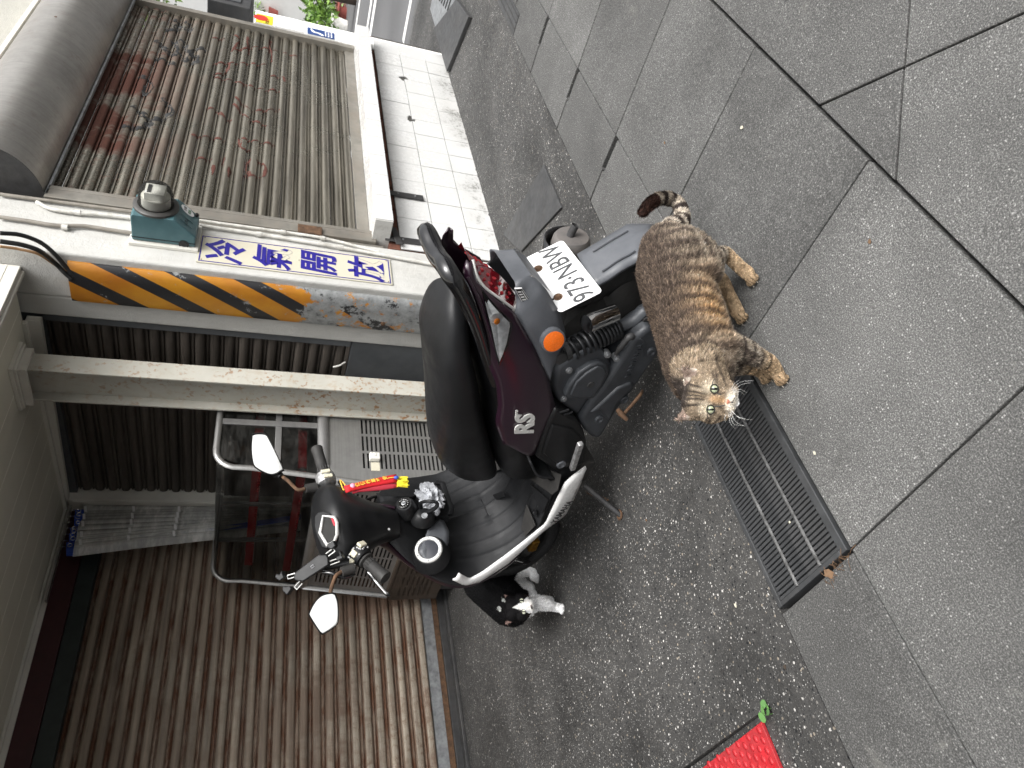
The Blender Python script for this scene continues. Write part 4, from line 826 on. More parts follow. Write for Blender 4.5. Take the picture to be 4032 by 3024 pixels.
simple('red_gloss', (.16, .005, .011), .10, var=.3, scale=30, Coat_Weight=.6); simple('led_red', (.24, .012, .018), .15, var=.4, scale=120); simple('red_reflector', (.20, .006, .012), .22, .3, var=.4, scale=60); simple('mirror_glass', (.50, .50, .485), .015, 1., var=.01); simple('peeled_alloy', (.40, .40, .40), .4, .6, var=.5, scale=70); simple('switch_beige', (.55, .52, .40), .45, var=.06)
simple('plate_white', (.74, .74, .74), .4, var=.05, dust=.45, dustcol=(.42, .42, .41), dscale=18); simple('plate_black', (.05, .052, .055), .5, var=.5, scale=90); simple('pouch_red', (.50, .006, .012), .75, var=.15, bump=.2); simple('pouch_pale', (.36, .02, .035), .75, var=.1); simple('thread_gold', (.75, .45, .06), .6); simple('tassel_yellow', (.75, .62, .03), .7, var=.2, scale=60); simple('pink_bead', (.75, .28, .40), .4)
simple('lcd_dark', (.008, .008, .007), .35, Specular_IOR_Level=.3); simple('film_grey', (.30, .31, .33), .3, var=.5, scale=25, bump=.5, bscale=60, dust=.3, dustcol=(.7, .7, .72)); simple('fuel_cap_dark', (.016, .018, .026), .45, var=.3)
simple('spring_black', (.02, .021, .023), .45, .4, dust=.3, dustcol=(.1, .1, .1))

# ================================================================== scooter
SO = V(1.615, 1.2, 0); sf = nrm(V(-.075, .997, 0)); slh = V(-sf[1], sf[0], 0); LEAN = R(11)
sL = slh*math.cos(LEAN)-V(0, 0, 1)*math.sin(LEAN); sU = V(0, 0, 1)*math.cos(LEAN)+slh*math.sin(LEAN); SM = np.array([sf, sL, sU])
ST = thing('motor_scooter', 'dark purple and black motor scooter leaning on its side stand in front of the alcove', 'motor scooter', tuple(SO))
ST.rotation_euler = Matrix(((sf[0], sL[0], sU[0]), (sf[1], sL[1], sU[1]), (sf[2], sL[2], sU[2]))).to_euler()
def sray(px, py): return SM@ray(px, py)
SC0 = SM@(CAM-SO)
def spl(px, py, p0, n):
    d = sray(px, py); n = V(*n); return SC0+d*(((V(*p0)-SC0)@n)/(d@n))
def Lp(p, l): return spl(*p, (0, l, 0), (0, 1, 0))
def Ap(p, a): return spl(*p, (a, 0, 0), (1, 0, 0))
def Hp(p, h): return spl(*p, (0, 0, h), (0, 0, 1))
def s2w(p): return SO+SM.T@V(*p)
cA_ = lambda x, y: (1600+x*.5123, 850+y*.5123)
cB_ = lambda x, y: (1000+x*.6329, 1600+y*.6329)
cC_ = lambda x, y: (2200+x*.4219, 1300+y*.4219)
cD_ = lambda x, y: (2000+x*.3616, 1900+y*.3616)
cE_ = lambda x, y: (1200+x*.3617, 1950+y*.3617)
cF_ = lambda x, y: (1300+x*.181, 1800+y*.181)
WA = [-.30, -.2, -.1, .05, .2, .35, .5, .7]; WL = [.05, .085, .12, .15, .168, .175, .172, .165]
def BS(p, off=0.):
    q = Lp(p, .15)
    for _ in range(6): q = Lp(p, float(np.interp(q[0], WA, WL))+off)
    return q
def sb(mb, name, m, parent=None, **k):
    o = mb.build(name, m, parent or ST, local=True, **k); return o
def resample(P, n):
    P = [V(*p) for p in P]; d = np.r_[0, np.cumsum([np.linalg.norm(P[i+1]-P[i]) for i in range(len(P)-1)])]
    return [np.array([np.interp(t, d, [p[k] for p in P]) for k in range(3)]) for t in np.linspace(0, d[-1], n)]
def panel(name, top, bot, m, n=24, rows=6, bulge=.012, th=.004, parent=None, crease=None, mirror=False, label=None, smooth=35):
    A = resample(top, n); B = resample(bot, n); G_ = []
    for j in range(rows+1):
        t = j/rows; G_.append([a+(b-a)*t+V(0, bulge*math.sin(math.pi*t), 0) for a, b in zip(A, B)])
    out = []
    for sgn in ((1, -1) if mirror else (1,)):
        b = MB(); b.grid([[p*V(1, sgn, 1) for p in r] for r in G_]); o = sb(b, name, m, parent, smooth=smooth, label=label)
        s_ = o.modifiers.new('thick', 'SOLIDIFY'); s_.thickness = th; s_.offset = 0; out.append(o)
    return out
def plate_l(name, outline, l0, l1, m, bevel=.004, parent=None, segs=2, label=None):
    """flat part: (a,h) outline extruded from l0 to l1"""
    b = MB(); b.prism([(p[0], l0, p[2] if len(p) > 2 else p[1]) for p in outline], (0, l1-l0, 0)); return sb(b, name, m, parent, bevel=bevel, segs=segs, smooth=40, label=label)
def ell(st, seg=28, pw=2.4):
    """stations (a, half width, top h, bottom h) -> rings"""
    rs = []
    for a, w_, ht, hb in st:
        c = (ht+hb)/2; rr = (ht-hb)/2; r = []
        for q in np.linspace(0, 2*math.pi, seg, endpoint=False):
            cs, sn = math.cos(q), math.sin(q); r.append((a, w_*math.copysign(abs(cs)**(2/pw), cs), c+rr*math.copysign(abs(sn)**(2/pw), sn)))
        rs.append(r)
    return rs
def dense(st, n=40):
    st = np.array(st); P = np.array(cr([tuple(s_[:3]) for s_ in st], 6)); Q = np.array(cr([(s_[3], 0, 0) for s_ in st], 6)); return [(*p, q[0]) for p, q in zip(P, Q)]

# ---- seat
b = MB(); b.rings(ell(dense([(-.07, .02, .800, .785), (-.055, .05, .812, .77), (0, .10, .829, .75), (.1, .132, .830, .72), (.2, .142, .803, .675), (.33, .140, .768, .62), (.5, .125, .728, .54), (.6, .108, .690, .49), (.67, .088, .630, .455), (.715, .06, .565, .44), (.735, .025, .52, .455)]), 32, 2.7))
sb(b, 'seat', 'seat_vinyl', smooth=60)
b = MB(); b.rings(ell([(.0, .08, .77, .64), (.04, .10, .745, .60), (.1, .13, .715, .55), (.3, .14, .62, .50), (.5, .13, .54, .40), (.66, .12, .46, .30), (.69, .10, .42, .30)], 20, 3)); sb(b, 'seat_base', 'black_plastic', smooth=40)
# ---- purple side covers
top = [BS(cA_(462, 338), -.02), BS(cA_(430, 440), -.02), BS(cA_(480, 640), -.012), BS(cA_(545, 860), -.008), BS(cA_(612, 1100), -.005), BS(cA_(690, 1290), 0), BS(cA_(705, 1460), 0), BS(cB_(1500, 100), 0), BS(cB_(1550, 230), 0), BS(cB_(1640, 272), 0)]
bot = [BS(cA_(500, 345), -.02), BS(cA_(545, 520), -.015), BS(cA_(690, 640), -.005), BS(cA_(830, 740)), BS(cA_(910, 880)), BS(cA_(1000, 1050)), BS(cA_(1090, 1250)), BS(cA_(1150, 1490)), BS(cB_(1800, 180)), BS(cB_(1740, 300))]
pan = panel('side_cover', top, bot, 'purple_paint', 30, 8, .012, mirror=True)
# upper crease strip (tail edge)
b = MB(); b.tube([BS(cA_(470, 470), .004), BS(cA_(560, 640), .01), BS(cA_(650, 900), .012), BS(cA_(725, 1140), .012)], .004, 6); sb(b, 'crease', 'purple_paint', smooth=60)
# ---- grab rail
gl = [Lp(cA_(690, 1290), .145), Lp(cA_(640, 1140), .142), Lp(cA_(570, 910), .135), Lp(cA_(500, 730), .128), Lp(cA_(420, 570), .12), Lp(cA_(345, 460), .105), Lp(cA_(290, 375), .07), Lp(cA_(240, 312), .02)]
tip = gl[-1]; gr_ = [p*V(1, -1, 1) for p in gl[::-1]]
b = MB(); pth = cr(gl+gr_[1:] if False else gl+[tip*V(1, -1, 1)]+gr_[1:], 5); b.tube(pth, [.012+.006*math.sin(math.pi*i/(len(pth)-1)) for i in range(len(pth))], 8, flat=1.35); sb(b, 'grab_rail', 'gloss_black', smooth=50)
panel('grab_rail_mount', [Lp(cA_(345, 450), .1), Lp(cA_(420, 640), .115), Lp(cA_(560, 960), .13)], [Lp(cA_(440, 440), .08), Lp(cA_(470, 620), .11), Lp(cA_(560, 900), .135)], 'gloss_black', 12, 3, .004)
# ---- tail light
tl = [Lp(cA_(500, 350), .04), Lp(cA_(545, 525), .08), Lp(cA_(640, 600), .095), Lp(cA_(740, 672), .10), Lp(cA_(815, 728), .10)]
tc = [Lp(cA_(470, 340), -.01), Lp(cA_(590, 385), -.01), Lp(cA_(690, 440), -.01), Lp(cA_(775, 530), -.01), Lp(cA_(852, 655), -.0)]
def tailskin(off, ts=None):
    L_ = resample(tl, 10); C_ = resample(tc, 10); G_ = []
    for k in range(10):
        l_, c_ = L_[k]+V(-off, 0, 0), C_[k]+V(-off, 0, 0); c_ = c_*V(1, 0, 1)
        G_.append([c_+(l_-c_)*t for t in (1, .66, .33)]+[c_]+[(c_+(l_-c_)*t)*V(1, -1, 1) for t in (.33, .66, 1)])
    return G_
b = MB(); b.grid(tailskin(-.02)); pass
b = MB(); b.grid(tailskin(.006)); sb(b, 'tail_lens', 'red_gloss', smooth=25)
G_ = tailskin(.006); b = MB()
for i in range(2, 8):
    for j in (1, 2, 4, 5):
        c_ = G_[i][j]; b.lathe([(.0075, .002), (.0075, -.0015), (.006, -.0018), (.005, -.001), (.003, -.001), (.002, -.002), (0, -.002)], c_, (1, 0, .3), 10)
sb(b, 'led_lamp', 'led_red', smooth=40, kind='stuff')
b = MB(); b.tube(cr([p+V(-.008, .004, 0) for p in resample(tl, 6)], 3), .004, 6); sb(b, 'lens_trim', 'silver_plastic', smooth=60); b = MB(); b.tube([tl[-1]+V(-.006, .002, -.004), tc[-1]*V(1, 0, 1)+V(-.008, 0, -.004), tl[-1]*V(1, -1, 1)+V(-.006, -.002, -.004)], .005, 6); sb(b, 'lens_trim', 'silver_plastic', smooth=60)
# ---- turn signals
def poly_on(outline, off): return [BS(cA_(*p), off) for p in outline]
ts = [(580, 568), (640, 650), (715, 735), (798, 815), (803, 845), (775, 985), (742, 1080), (715, 1135), (690, 1050), (655, 880), (612, 700)]
cen = BS(cA_(690, 830), .0)
for sgn in (1, -1):
    t_ = None
    for off, m, nm in ((.017, 'gloss_black', 'signal_surround'), (.0195, 'bulb_white', 'signal_reflector'), (.027, 'clear_lens', 'signal_lens')):
        P = poly_on(ts, off); c_ = np.mean(np.array(P), 0)+V(0, .012 if nm == 'signal_lens' else (-.008 if nm == 'signal_reflector' else 0), 0); k = {'signal_surround': 1.10, 'signal_reflector': .93, 'signal_lens': 1.0}[nm]
        P = [(c_*V(1, 0, 1)+(p-c_)*V(1, 0, 1)*k)+V(0, p[1], 0) for p in P]; c_[1] = np.mean([p[1] for p in P])+(.010 if nm == 'signal_lens' else -.003)
        b = MB(); n = len(P); b.add([p*V(1, sgn, 1) for p in P]+[c_*V(1, sgn, 1)], [(i, (i+1) % n, n) for i in range(n)]); sb(b, nm, m, smooth=25)
    b = MB(); c_ = BS(cA_(697, 812), .024)*V(1, sgn, 1); b.ball(c_, (.010, .006, .008), 10, 6); sb(b, 'bulb', 'orange_bulb', smooth=80)
    b = MB(); c_ = BS(cA_(693, 785), .021)*V(1, sgn, 1); b.lathe([(.017, .002), (.013, -.001), (.006, -.001), (0, -.001)], c_, (0, sgn, .1), 16); sb(b, 'reflector_bowl', 'bulb_white', smooth=60)
# ---- badge on the side cover: RS
bo = BS(cB_(1690, 110), .016); bx_ = nrm(BS(cB_(1650, 180), .016)-BS(cB_(1720, 20), .016)); 
bup = nrm(V(0, 0, 1)*1.0+V(.25, 0, 0))
xd = nrm(V(-.97, -.02, .28)) if False else nrm(BS(cB_(1700, 30), .016)-BS(cB_(1690, 190), .016)); xd = -xd if False else xd
# letters read from front to rear on this left side
yd_ = nrm(V(0, 0, 1)-xd*xd[2])
me_o = text('RS', .085, 'silver_plastic', ST, bo, xd, yd_, .002, .003, name='badge', sx=.95, shear=.35, local=True)
text('zero', .016, 'silver_plastic', ST, BS(cB_(1632, 45), .017), xd, yd_, .001, .0006, name='badge', shear=.3, local=True)
# ---- grey lower tail cover
lowe = [Lp(cA_(832, 505), .07), Lp(cA_(960, 452), .06), Lp(cA_(1060, 545), .09), Lp(cA_(1180, 745), .11), Lp(cA_(1222, 900), .125), Lp(cA_(1190, 1040), .135), Lp(cA_(1150, 1105), .14), Lp(cA_(1098, 1240), .15)]
upe = [Lp(cA_(832, 560), .09), Lp(cA_(848, 665), .095), Lp(cA_(830, 745), .11), Lp(cA_(905, 880), .135), Lp(cA_(960, 980), .142), Lp(cA_(1010, 1070), .15), Lp(cA_(1060, 1170), .155), Lp(cA_(1095, 1248), .155)]
panel('tail_cover', upe, lowe, 'grey_plastic', 20, 5, .008, mirror=True, smooth=22)
b = MB(); b.grid([[Lp(cA_(832, 505), .07)*V(1, s_, 1) for s_ in (1, 0, -1)], [Lp(cA_(960, 452), .06)*V(1, s_, 1) for s_ in (1, 0, -1)], [Lp(cA_(1060, 545), .09)*V(1, s_, 1)+V(.02, 0, -.03) for s_ in (1, 0, -1)]]); sb(b, 'tail_cover', 'grey_plastic', smooth=30)
b = MB(); b.add([Lp(cA_(1240, 740), .03), Lp(cA_(1500, 600), .03), Lp(cA_(1590, 640), .05), Lp(cA_(1560, 740), .06), Lp(cA_(1400, 840), .08), Lp(cA_(1210, 960), .10), Lp(cA_(1200, 860), .09)], [tuple(range(7))]); sb(b, 'inner_mudguard', 'rubber')
# emission label
def stick(P, m, nm='label', d=.0012, l_=.09):
    b = MB(); Q = [Lp(cA_(*p), l_) for p in P]; n_ = nrm(np.cross(Q[1]-Q[0], Q[2]-Q[0])); n_ = n_ if n_[1] > 0 else -n_; b.prism(Q, tuple(n_*d)); return sb(b, nm, m)
ctr = [Lp(cA_(*p), .098) for p in ((828, 553), (885, 550), (978, 690), (915, 708))]
def qd(u, v): return ctr[0]*(1-u)*(1-v)+ctr[1]*(1-u)*v+ctr[2]*u*v+ctr[3]*u*(1-v)
nq = nrm(np.cross(ctr[3]-ctr[0], ctr[1]-ctr[0])); nq = nq if nq[1] > 0 else -nq
def qpoly(uv, d): return [qd(*c)+nq*d for c in uv]
for uv, d, m in (([(0, 0), (1, 0), (1, 1), (0, 1)], .004, 'white_print'), ([(.03, .05), (.97, .05), (.97, .95), (.03, .95)], .0046, 'black_ink')):
    b = MB(); b.prism(qpoly(uv, d-.004), tuple(nq*.004)); o_ = sb(b, 'label', m)
b = MB()
for k in range(4): b.add(qpoly([(.12+.13*k, .15), (.19+.13*k, .15), (.19+.13*k, .6), (.12+.13*k, .6)], .0052), [(0, 1, 2, 3)])
b.add(qpoly([(.1, .7), (.6, .7), (.6, .82), (.1, .82)], .0052), [(0, 1, 2, 3)]); cc = qd(.8, .5)+nq*.0052; uu = (ctr[3]-ctr[0])*.13; vv = (ctr[1]-ctr[0])*.3
b.rings([[cc+(uu*math.cos(q)+vv*math.sin(q))*k for q in np.linspace(0, 6.283, 14)[:-1]] for k in (1, .75)], cap=False); sb(b, 'label_print', 'white_print', kind='stuff')
# ---- mudguard and number plate
mg = [(cA_(1310, 292), cA_(1440, 545)), (cA_(1460, 205), cA_(1560, 480)), (cA_(1600, 120), cA_(1660, 405)), (cA_(1705, 58), cA_(1785, 345)), (cA_(1900, 62), cA_(1905, 130))]
rowR = [Lp(p[0], -.07) for p in mg]; rowL = [Lp(p[1], .085) for p in mg]
b = MB(); b.grid([[r+(l-r)*t+V(-.004, 0, .006)*math.sin(math.pi*t) for t in np.linspace(0, 1, 7)] for r, l in zip(resample(rowR, 12), resample(rowL, 12))]); o_ = sb(b, 'rear_mudguard', 'grey_plastic', smooth=40); s_ = o_.modifiers.new('thick', 'SOLIDIFY'); s_.thickness = .012; s_.offset = -1
for t in (.22, .8):
    b = MB(); b.tube([r+(l-r)*t+V(-.004, 0, .008) for r, l in list(zip(resample(rowR, 12), resample(rowL, 12)))[2:8]], .003, 5); sb(b, 'mudguard_rib', 'grey_plastic', smooth=60)
PTL, PTR, PBR, PBL = (2204, 1234), (2056, 1021.6), (2217, 947), (2373.6, 1149.7)
pc = Lp((2212, 1088), 0.)
import itertools
best = None
for tilt in np.linspace(.0, 1.1, 45):        # tilt of the plate back from the scooter's upright
    n_ = V(-math.cos(tilt), 0, math.sin(tilt)); q = [spl(*p, pc, n_) for p in (PTL, PTR, PBR, PBL)]
    w1, w2 = np.linalg.norm(q[0]-q[1]), np.linalg.norm(q[3]-q[2]); h1, h2 = np.linalg.norm(q[0]-q[3]), np.linalg.norm(q[1]-q[2])
    e = abs(w1-w2)+abs(h1-h2)+abs(nrm(q[1]-q[0])@nrm(q[3]-q[0]))*.2
    if best is None or e < best[0]: best = (e, tilt, n_, q)
_, tilt, pn, q4 = best
NP = thing('number_plate', 'white number plate', 'plate') if False else None
PW = .5*(np.linalg.norm(q4[0]-q4[1])+np.linalg.norm(q4[3]-q4[2])); PH = .5*(np.linalg.norm(q4[0]-q4[3])+np.linalg.norm(q4[1]-q4[2]))
pxd = nrm((q4[1]-q4[0])+(q4[2]-q4[3])); pyd = nrm((q4[0]-q4[3])+(q4[1]-q4[2])); pyd = nrm(pyd-pxd*(pyd@pxd)); pnn = np.cross(pxd, pyd)
pc = (q4[0]+q4[1]+q4[2]+q4[3])/4
def rr_rect(w_, h_, r, n=5):
    P = []
    for cx_, cy_, a0 in ((w_/2-r, h_/2-r, 0), (-w_/2+r, h_/2-r, 90), (-w_/2+r, -h_/2+r, 180), (w_/2-r, -h_/2+r, 270)):
        for k in range(n+1): a_ = R(a0+90*k/n); P.append((cx_+r*math.cos(a_), cy_+r*math.sin(a_)))
    return P
b = MB(); b.prism([pc+pxd*x+pyd*y for x, y in rr_rect(PW, PH, .012)], tuple(pnn*.0018)); NPo = sb(b, 'number_plate', 'plate_white', bevel=.0006)
b = MB(); b.prism([pc-pnn*.03+pxd*x+pyd*y for x, y in rr_rect(PW*.6, PH*.5, .01)], tuple(pnn*.029)); sb(b, 'plate_bracket', 'rubber')
text('973·NBW', PH*.66, 'plate_black', NPo, pc+pnn*.0022-pyd*PH*.14, pxd, pyd, .0008, .0004, sx=.63*PW/PH/1.78*1.02, local=True)
for sx_ in (-.28, .25):
    c_ = pc+pxd*PW*sx_+pyd*PH*.33
    b = MB(); b.lathe([(.0085, .002), (.0085, .005), (.005, .008), (0, .008)], c_, pnn, 10); b.lathe([(.014, .0015), (.013, .003)], c_, pnn, 14); sb(b, 'plate_bolt', 'rust_iron', NPo, smooth=40)
    b = MB(); b.prism([c_+pxd*(x+(.018 if sx_ > 0 else -.018)*0)+pyd*(y+.016)+pnn*.0016 for x, y in rr_rect(.007, .02, .003)], tuple(pnn*.0008)); sb(b, 'plate_slot', 'pit_dark', NPo)
# ---- rear reflector
rc = [Lp(cA_(*p), .155) for p in ((1125, 890), (1197, 935), (1125, 1022), (1050, 975))]
c_ = np.mean(np.array(rc), 0); b = MB(); b.lathe([(.036, -.012), (.036, .006), (.031, .008)], c_, nrm(V(-.25, 1, .12)), 28); sb(b, 'reflector_cup', 'grey_plastic', smooth=40)
b = MB(); b.lathe([(.0305, .004), (.0305, .009), (.02, .011), (0, .0115)], c_, nrm(V(-.25, 1, .12)), 28); sb(b, 'reflector', 'orange_reflector', smooth=30)
# ---- engine, belt case, air box
def Pl(pts, l, f=cC_): return [Lp(f(*p), l) for p in pts]
air = Pl([(0, 430), (20, 380), (70, 340), (200, 250), (330, 205), (430, 195), (500, 310), (525, 390), (430, 560), (320, 660), (200, 830), (100, 760), (20, 700), (-20, 560)], .165)
plate_l('air_box', air, .06, .150, 'engine_black', .012, segs=3)
ov = Pl([(62, 620), (110, 520), (200, 405), (300, 340), (380, 312), (450, 330), (480, 380), (470, 430), (400, 560), (330, 650), (200, 662), (90, 655)], .172)
plate_l('air_box_lid', ov, .14, .168, 'engine_black', .006, segs=3)
ov2 = Pl([(115, 620), (170, 500), (270, 410), (370, 350), (435, 365), (455, 410), (400, 530), (320, 635), (200, 645)], .178); plate_l('air_box_lid', ov2, .165, .174, 'engine_black', .004)
b = MB(); b.lathe([(.012, 0), (.010, .002), (.004, .001), (0, .001)], Lp(cC_(300, 510), .174), (0, 1, 0), 16); sb(b, 'lid_bolt', 'dark_iron', smooth=40)
arm = Pl([(220, 850), (330, 680), (430, 560), (540, 390), (640, 250), (760, 80), (880, -10), (940, 40), (970, 130), (960, 250), (880, 360), (800, 470), (720, 590), (640, 680), (560, 790), (500, 890), (440, 990), (390, 1050), (330, 1030), (270, 980), (230, 910)], .18)
plate_l('belt_case', arm, .07, .168, 'engine_black', .016, segs=4)
rib = Pl([(300, 800), (420, 690), (560, 560), (690, 500), (720, 540), (560, 700), (480, 870), (400, 760)], .182); plate_l('belt_case_rib', rib, .16, .176, 'engine_black', .008, segs=3)
for p_ in ((375, 830), (610, 645), (860, 200)): b = MB(); b.lathe([(.016, -.004), (.015, .006), (.010, .007), (.006, .003), (0, .003)], Lp(cC_(*p_), .17), (0, 1, 0), 14); sb(b, 'case_bolt', 'engine_black', smooth=40)
for p_ in ((460, 235), (545, 270), (100, 380), (50, 645)): b = MB(); b.lathe([(.011, -.02), (.011, 0), (.007, .001), (.007, .005), (0, .005)], Lp(cC_(*p_), .155), (0, 1, 0), 10); sb(b, 'case_bolt', 'galvanised', smooth=40)
e0 = Lp(cC_(665, 385), .1695); e1 = Lp(cC_(745, 190), .1695); text('YAMAHA', .027, 'engine_black', ST, (e0+e1)/2, e1-e0, np.cross((0, 1, 0), nrm(e1-e0)) if False else np.cross(nrm(e1-e0), V(0, 1, 0))*-1, .0016, .0004, sx=1.25, local=True)
for k in range(3): b = MB(); b.tube(cr([Lp(cC_(760+12*k, 80+8*k), .169), Lp(cC_(790+12*k, 140), .169), Lp(cC_(780+14*k, 250), .169)], 4), .0018, 5); sb(b, 'emblem_line', 'engine_black', smooth=60)
b = MB(); b.rings(ell([(-.12, .045, .28, .16), (.0, .07, .33, .12), (.2, .08, .36, .14), (.42, .07, .34, .16), (.55, .05, .3, .18)], 14, 3)); sb(b, 'engine_block', 'rubber', smooth=40)
# clip / breather
b = MB(); b.tube(cr([Lp(cC_(535, 225), .165), Lp(cC_(560, 180), .17), Lp(cC_(650, 70), .175), Lp(cC_(690, 60), .172)], 5), [.006]*5+[.009]*5+[.011]*6, 8); sb(b, 'breather_pipe', 'dark_iron', smooth=60); b = MB(); b.box((-.02, -.01, -.006), (.02, .004, .006)); 
# kick lever
kp = [Lp(cC_(778, 570), .17), Lp(cC_(760, 605), .20), Lp(cC_(690, 690), .205), Lp(cC_(605, 785), .205)]
b = MB(); b.tube(cr(kp, 5), .0065, 8, flat=.8); kl = sb(b, 'kick_lever', 'rust_iron', smooth=60)
b = MB(); b.tube([Lp(cC_(552, 742), .19), Lp(cC_(575, 775), .205), Lp(cC_(640, 838), .225)], [.008, .010, .006], 8); sb(b, 'pedal', 'rust_iron', kl, smooth=60)
# rear shock
s0, s1 = Lp(cA_(1180, 1065), .13), Lp(cA_(1640, 850), .11)
b = MB(); b.tube([s0, s0+(s1-s0)*.4, s0+(s1-s0)*.41, s1], [.017, .017, .022, .022], 14); sh = sb(b, 'rear_shock', 'matt_plastic', smooth=40)
ax_ = nrm(s1-s0); u_ = nrm(np.cross(ax_, V(0, 1, 0))); v_ = np.cross(ax_, u_); LL = np.linalg.norm(s1-s0); hel = []
tt = 0.
for i in range(200):
    t = i/199; ph = 2*math.pi*(5.2*t+6.0*t*t); hel.append(s0+ax_*LL*(.10+.86*t)+.0315*(u_*math.cos(ph)+v_*math.sin(ph)))
b = MB(); b.tube(hel, .0052, 6); sb(b, 'spring', 'spring_black', sh, smooth=60)
b = MB(); b.lathe([(.02, -.018), (.02, .018)], s0-ax_*.005, (0, 1, 0), 14); b.lathe([(.027, 0), (.027, .016)], s0+ax_*.012, ax_, 14); sb(b, 'mount', 'dark_iron', sh, smooth=40)
# shock's lower arm and hub
b = MB(); b.tube(cr([s1, Lp(cA_(1740, 800), .11), Lp(cA_(1830, 720), .11), Lp(cA_(1880, 760), .12)], 4), .022, 8, flat=.7); sb(b, 'shock_arm', 'engine_black', smooth=50)
b = MB(); b.lathe([(.012, 0), (.012, .012), (0, .014)], Lp(cA_(1830, 790), .125), (0, 1, 0), 6); sb(b, 'arm_bolt', 'dark_iron', smooth=30)
c0, c1 = Lp(cA_(1425, 815), .155), Lp(cA_(1595, 750), .135)
b = MB(); b.lathe([(.026, -.02), (.028, -.004), (.028, .0)], c0, nrm(c1-c0), 20); b.lathe([(.0268, 0), (.0268, np.linalg.norm(c1-c0)), (.024, np.linalg.norm(c1-c0)+.002)], c0, nrm(c1-c0), 24); sb(b, 'silver_canister', 'chrome', smooth=40)
# ---- wheels
def wheel(name, c, r, wd, steer=0., brake=False):
    c = V(*c); ca, sa = math.cos(steer), math.sin(steer); ax = V(-sa, ca, 0)
    rt = wd/2; prof = []
    for q in np.linspace(-2.5, 2.5, 16): prof.append((r-rt*.92+rt*.92*math.cos(q), rt*1.05*math.sin(q)))
    b = MB(); n = 48; rs = []
    u = V(ca, sa, 0); w_ = V(0, 0, 1)
    for q in np.linspace(0, 2*math.pi, n, endpoint=False): rs.append([c+(u*math.cos(q)+w_*math.sin(q))*rad+ax*o for rad, o in prof])
    b.rings(rs, close=True); wt = sb(b, name, 'tyre', smooth=60)
    b = MB(); b.lathe([(r-wd*.72, -wd*.42), (r-wd*.72, wd*.42), (r-wd*.86, wd*.40), (r-wd*.9, wd*.2), (.04, wd*.15), (.035, wd*.35), (0, wd*.36)], c, ax, 32); sb(b, 'rim', 'rim_dark', wt, smooth=40)
    if brake:
        b = MB(); b.lathe([(.105, wd*.5), (.105, wd*.54), (.06, wd*.54), (.06, wd*.5)], c, ax, 36); sb(b, 'brake_disc', 'disc_steel', wt, smooth=30)
        for q in range(12): pass
    return wt
wheel('rear_wheel', (.03, 0, .205), .205, .09)
FWc = V(1.2, .0, .215); wheel('front_wheel', FWc, .217, .09, R(7), True)
cc = Lp(cD_(270, 670), .068)
b = MB(); b.box(cc+V(-.035, -.012, -.018), cc+V(.03, .018, .02)); b.box(cc+V(-.05, -.008, .004), cc+V(-.02, .01, .028)); b.box(cc+V(.015, -.008, -.026), cc+V(.04, .012, -.004)); sb(b, 'brake_caliper', 'gold_caliper', bevel=.007, segs=3)
for d in ((-.02, .019, .0), (.014, .019, .006)): b = MB(); b.lathe([(.007, 0), (.007, .004), (0, .004)], cc+V(*d), (0, 1, 0), 8); sb(b, 'caliper_bolt', 'gold_caliper', smooth=40)
b = MB()
for s_ in (.07, -.07): b.tube([(1.2, s_, .215), (1.13, s_*.95, .42), (1.05, s_*.9, .62)], [.022, .022, .02], 10)
sb(b, 'front_fork', 'black_plastic', smooth=60)
b = MB()
for q in np.linspace(-.1, 2.6, 12): pass
G_ = [[FWc+V(.24*math.cos(q), .058*math.sin(t), .24*math.sin(q)+.015*(math.cos(t)-1)) for t in np.linspace(-1.5, 1.5, 7)] for q in np.linspace(.35, 2.5, 14)]; b.grid(G_); o_ = sb(b, 'front_mudguard', 'black_plastic', smooth=60)
b = MB(); P = [Lp(cD_(-20, 865), .075), Lp(cD_(60, 800), .075), Lp(cD_(200, 830), .075), Lp(cD_(250, 850), .075), Lp(cD_(200, 880), .075), Lp(cD_(50, 870), .075)]; b.prism(P, (0, .006, 0)); sb(b, 'fork_cover', 'gloss_black', bevel=.002)
text('DISC BRAKE', .011, 'white_print', ST, Lp(cD_(110, 858), .0822), nrm(Lp(cD_(210, 880), .08)-Lp(cD_(20, 835), .08)), (0, 0, 1), .0003, .0002, local=True)
# ---- black rear foot housing and pillion peg
fh = [Lp(cB_(*p), .19) for p in ((1885, 22), (1930, 40), (2010, 90), (2060, 160), (2078, 230), (2060, 365), (1990, 400), (1900, 425), (1760, 330), (1795, 200), (1830, 110))]
plate_l('foot_housing', fh, .12, .185, 'black_plastic', .012, segs=3)
fh2 = [Lp(cB_(*p), .195) for p in ((1860, 120), (1990, 150), (2040, 200), (2030, 300), (1950, 390), (1880, 360), (1800, 300))]; plate_l('foot_housing', fh2, .18, .192, 'black_plastic', .006)
pg0, pg1 = Lp(cB_(1978, 380), .205), Lp(cB_(2030, 222), .235)
dv = nrm(pg1-pg0); up_ = V(0, 0, 1)-dv*dv[2]; sd_ = np.cross(dv, up_)
b = MB(); b.prism([pg0-up_*.008-sd_*.004, pg0+up_*.010-sd_*.004, pg0+up_*.010+sd_*.014, pg0-up_*.008+sd_*.014], tuple(pg1-pg0)); sb(b, 'pillion_peg', 'peeled_alloy', bevel=.003)
b = MB(); b.lathe([(.016, -.004), (.016, .004), (.010, .005), (.008, .002), (0, .002)], Lp(cB_(1912, 362), .193), (0, 1, 0), 16); sb(b, 'housing_bolt', 'grey_plastic', smooth=40)
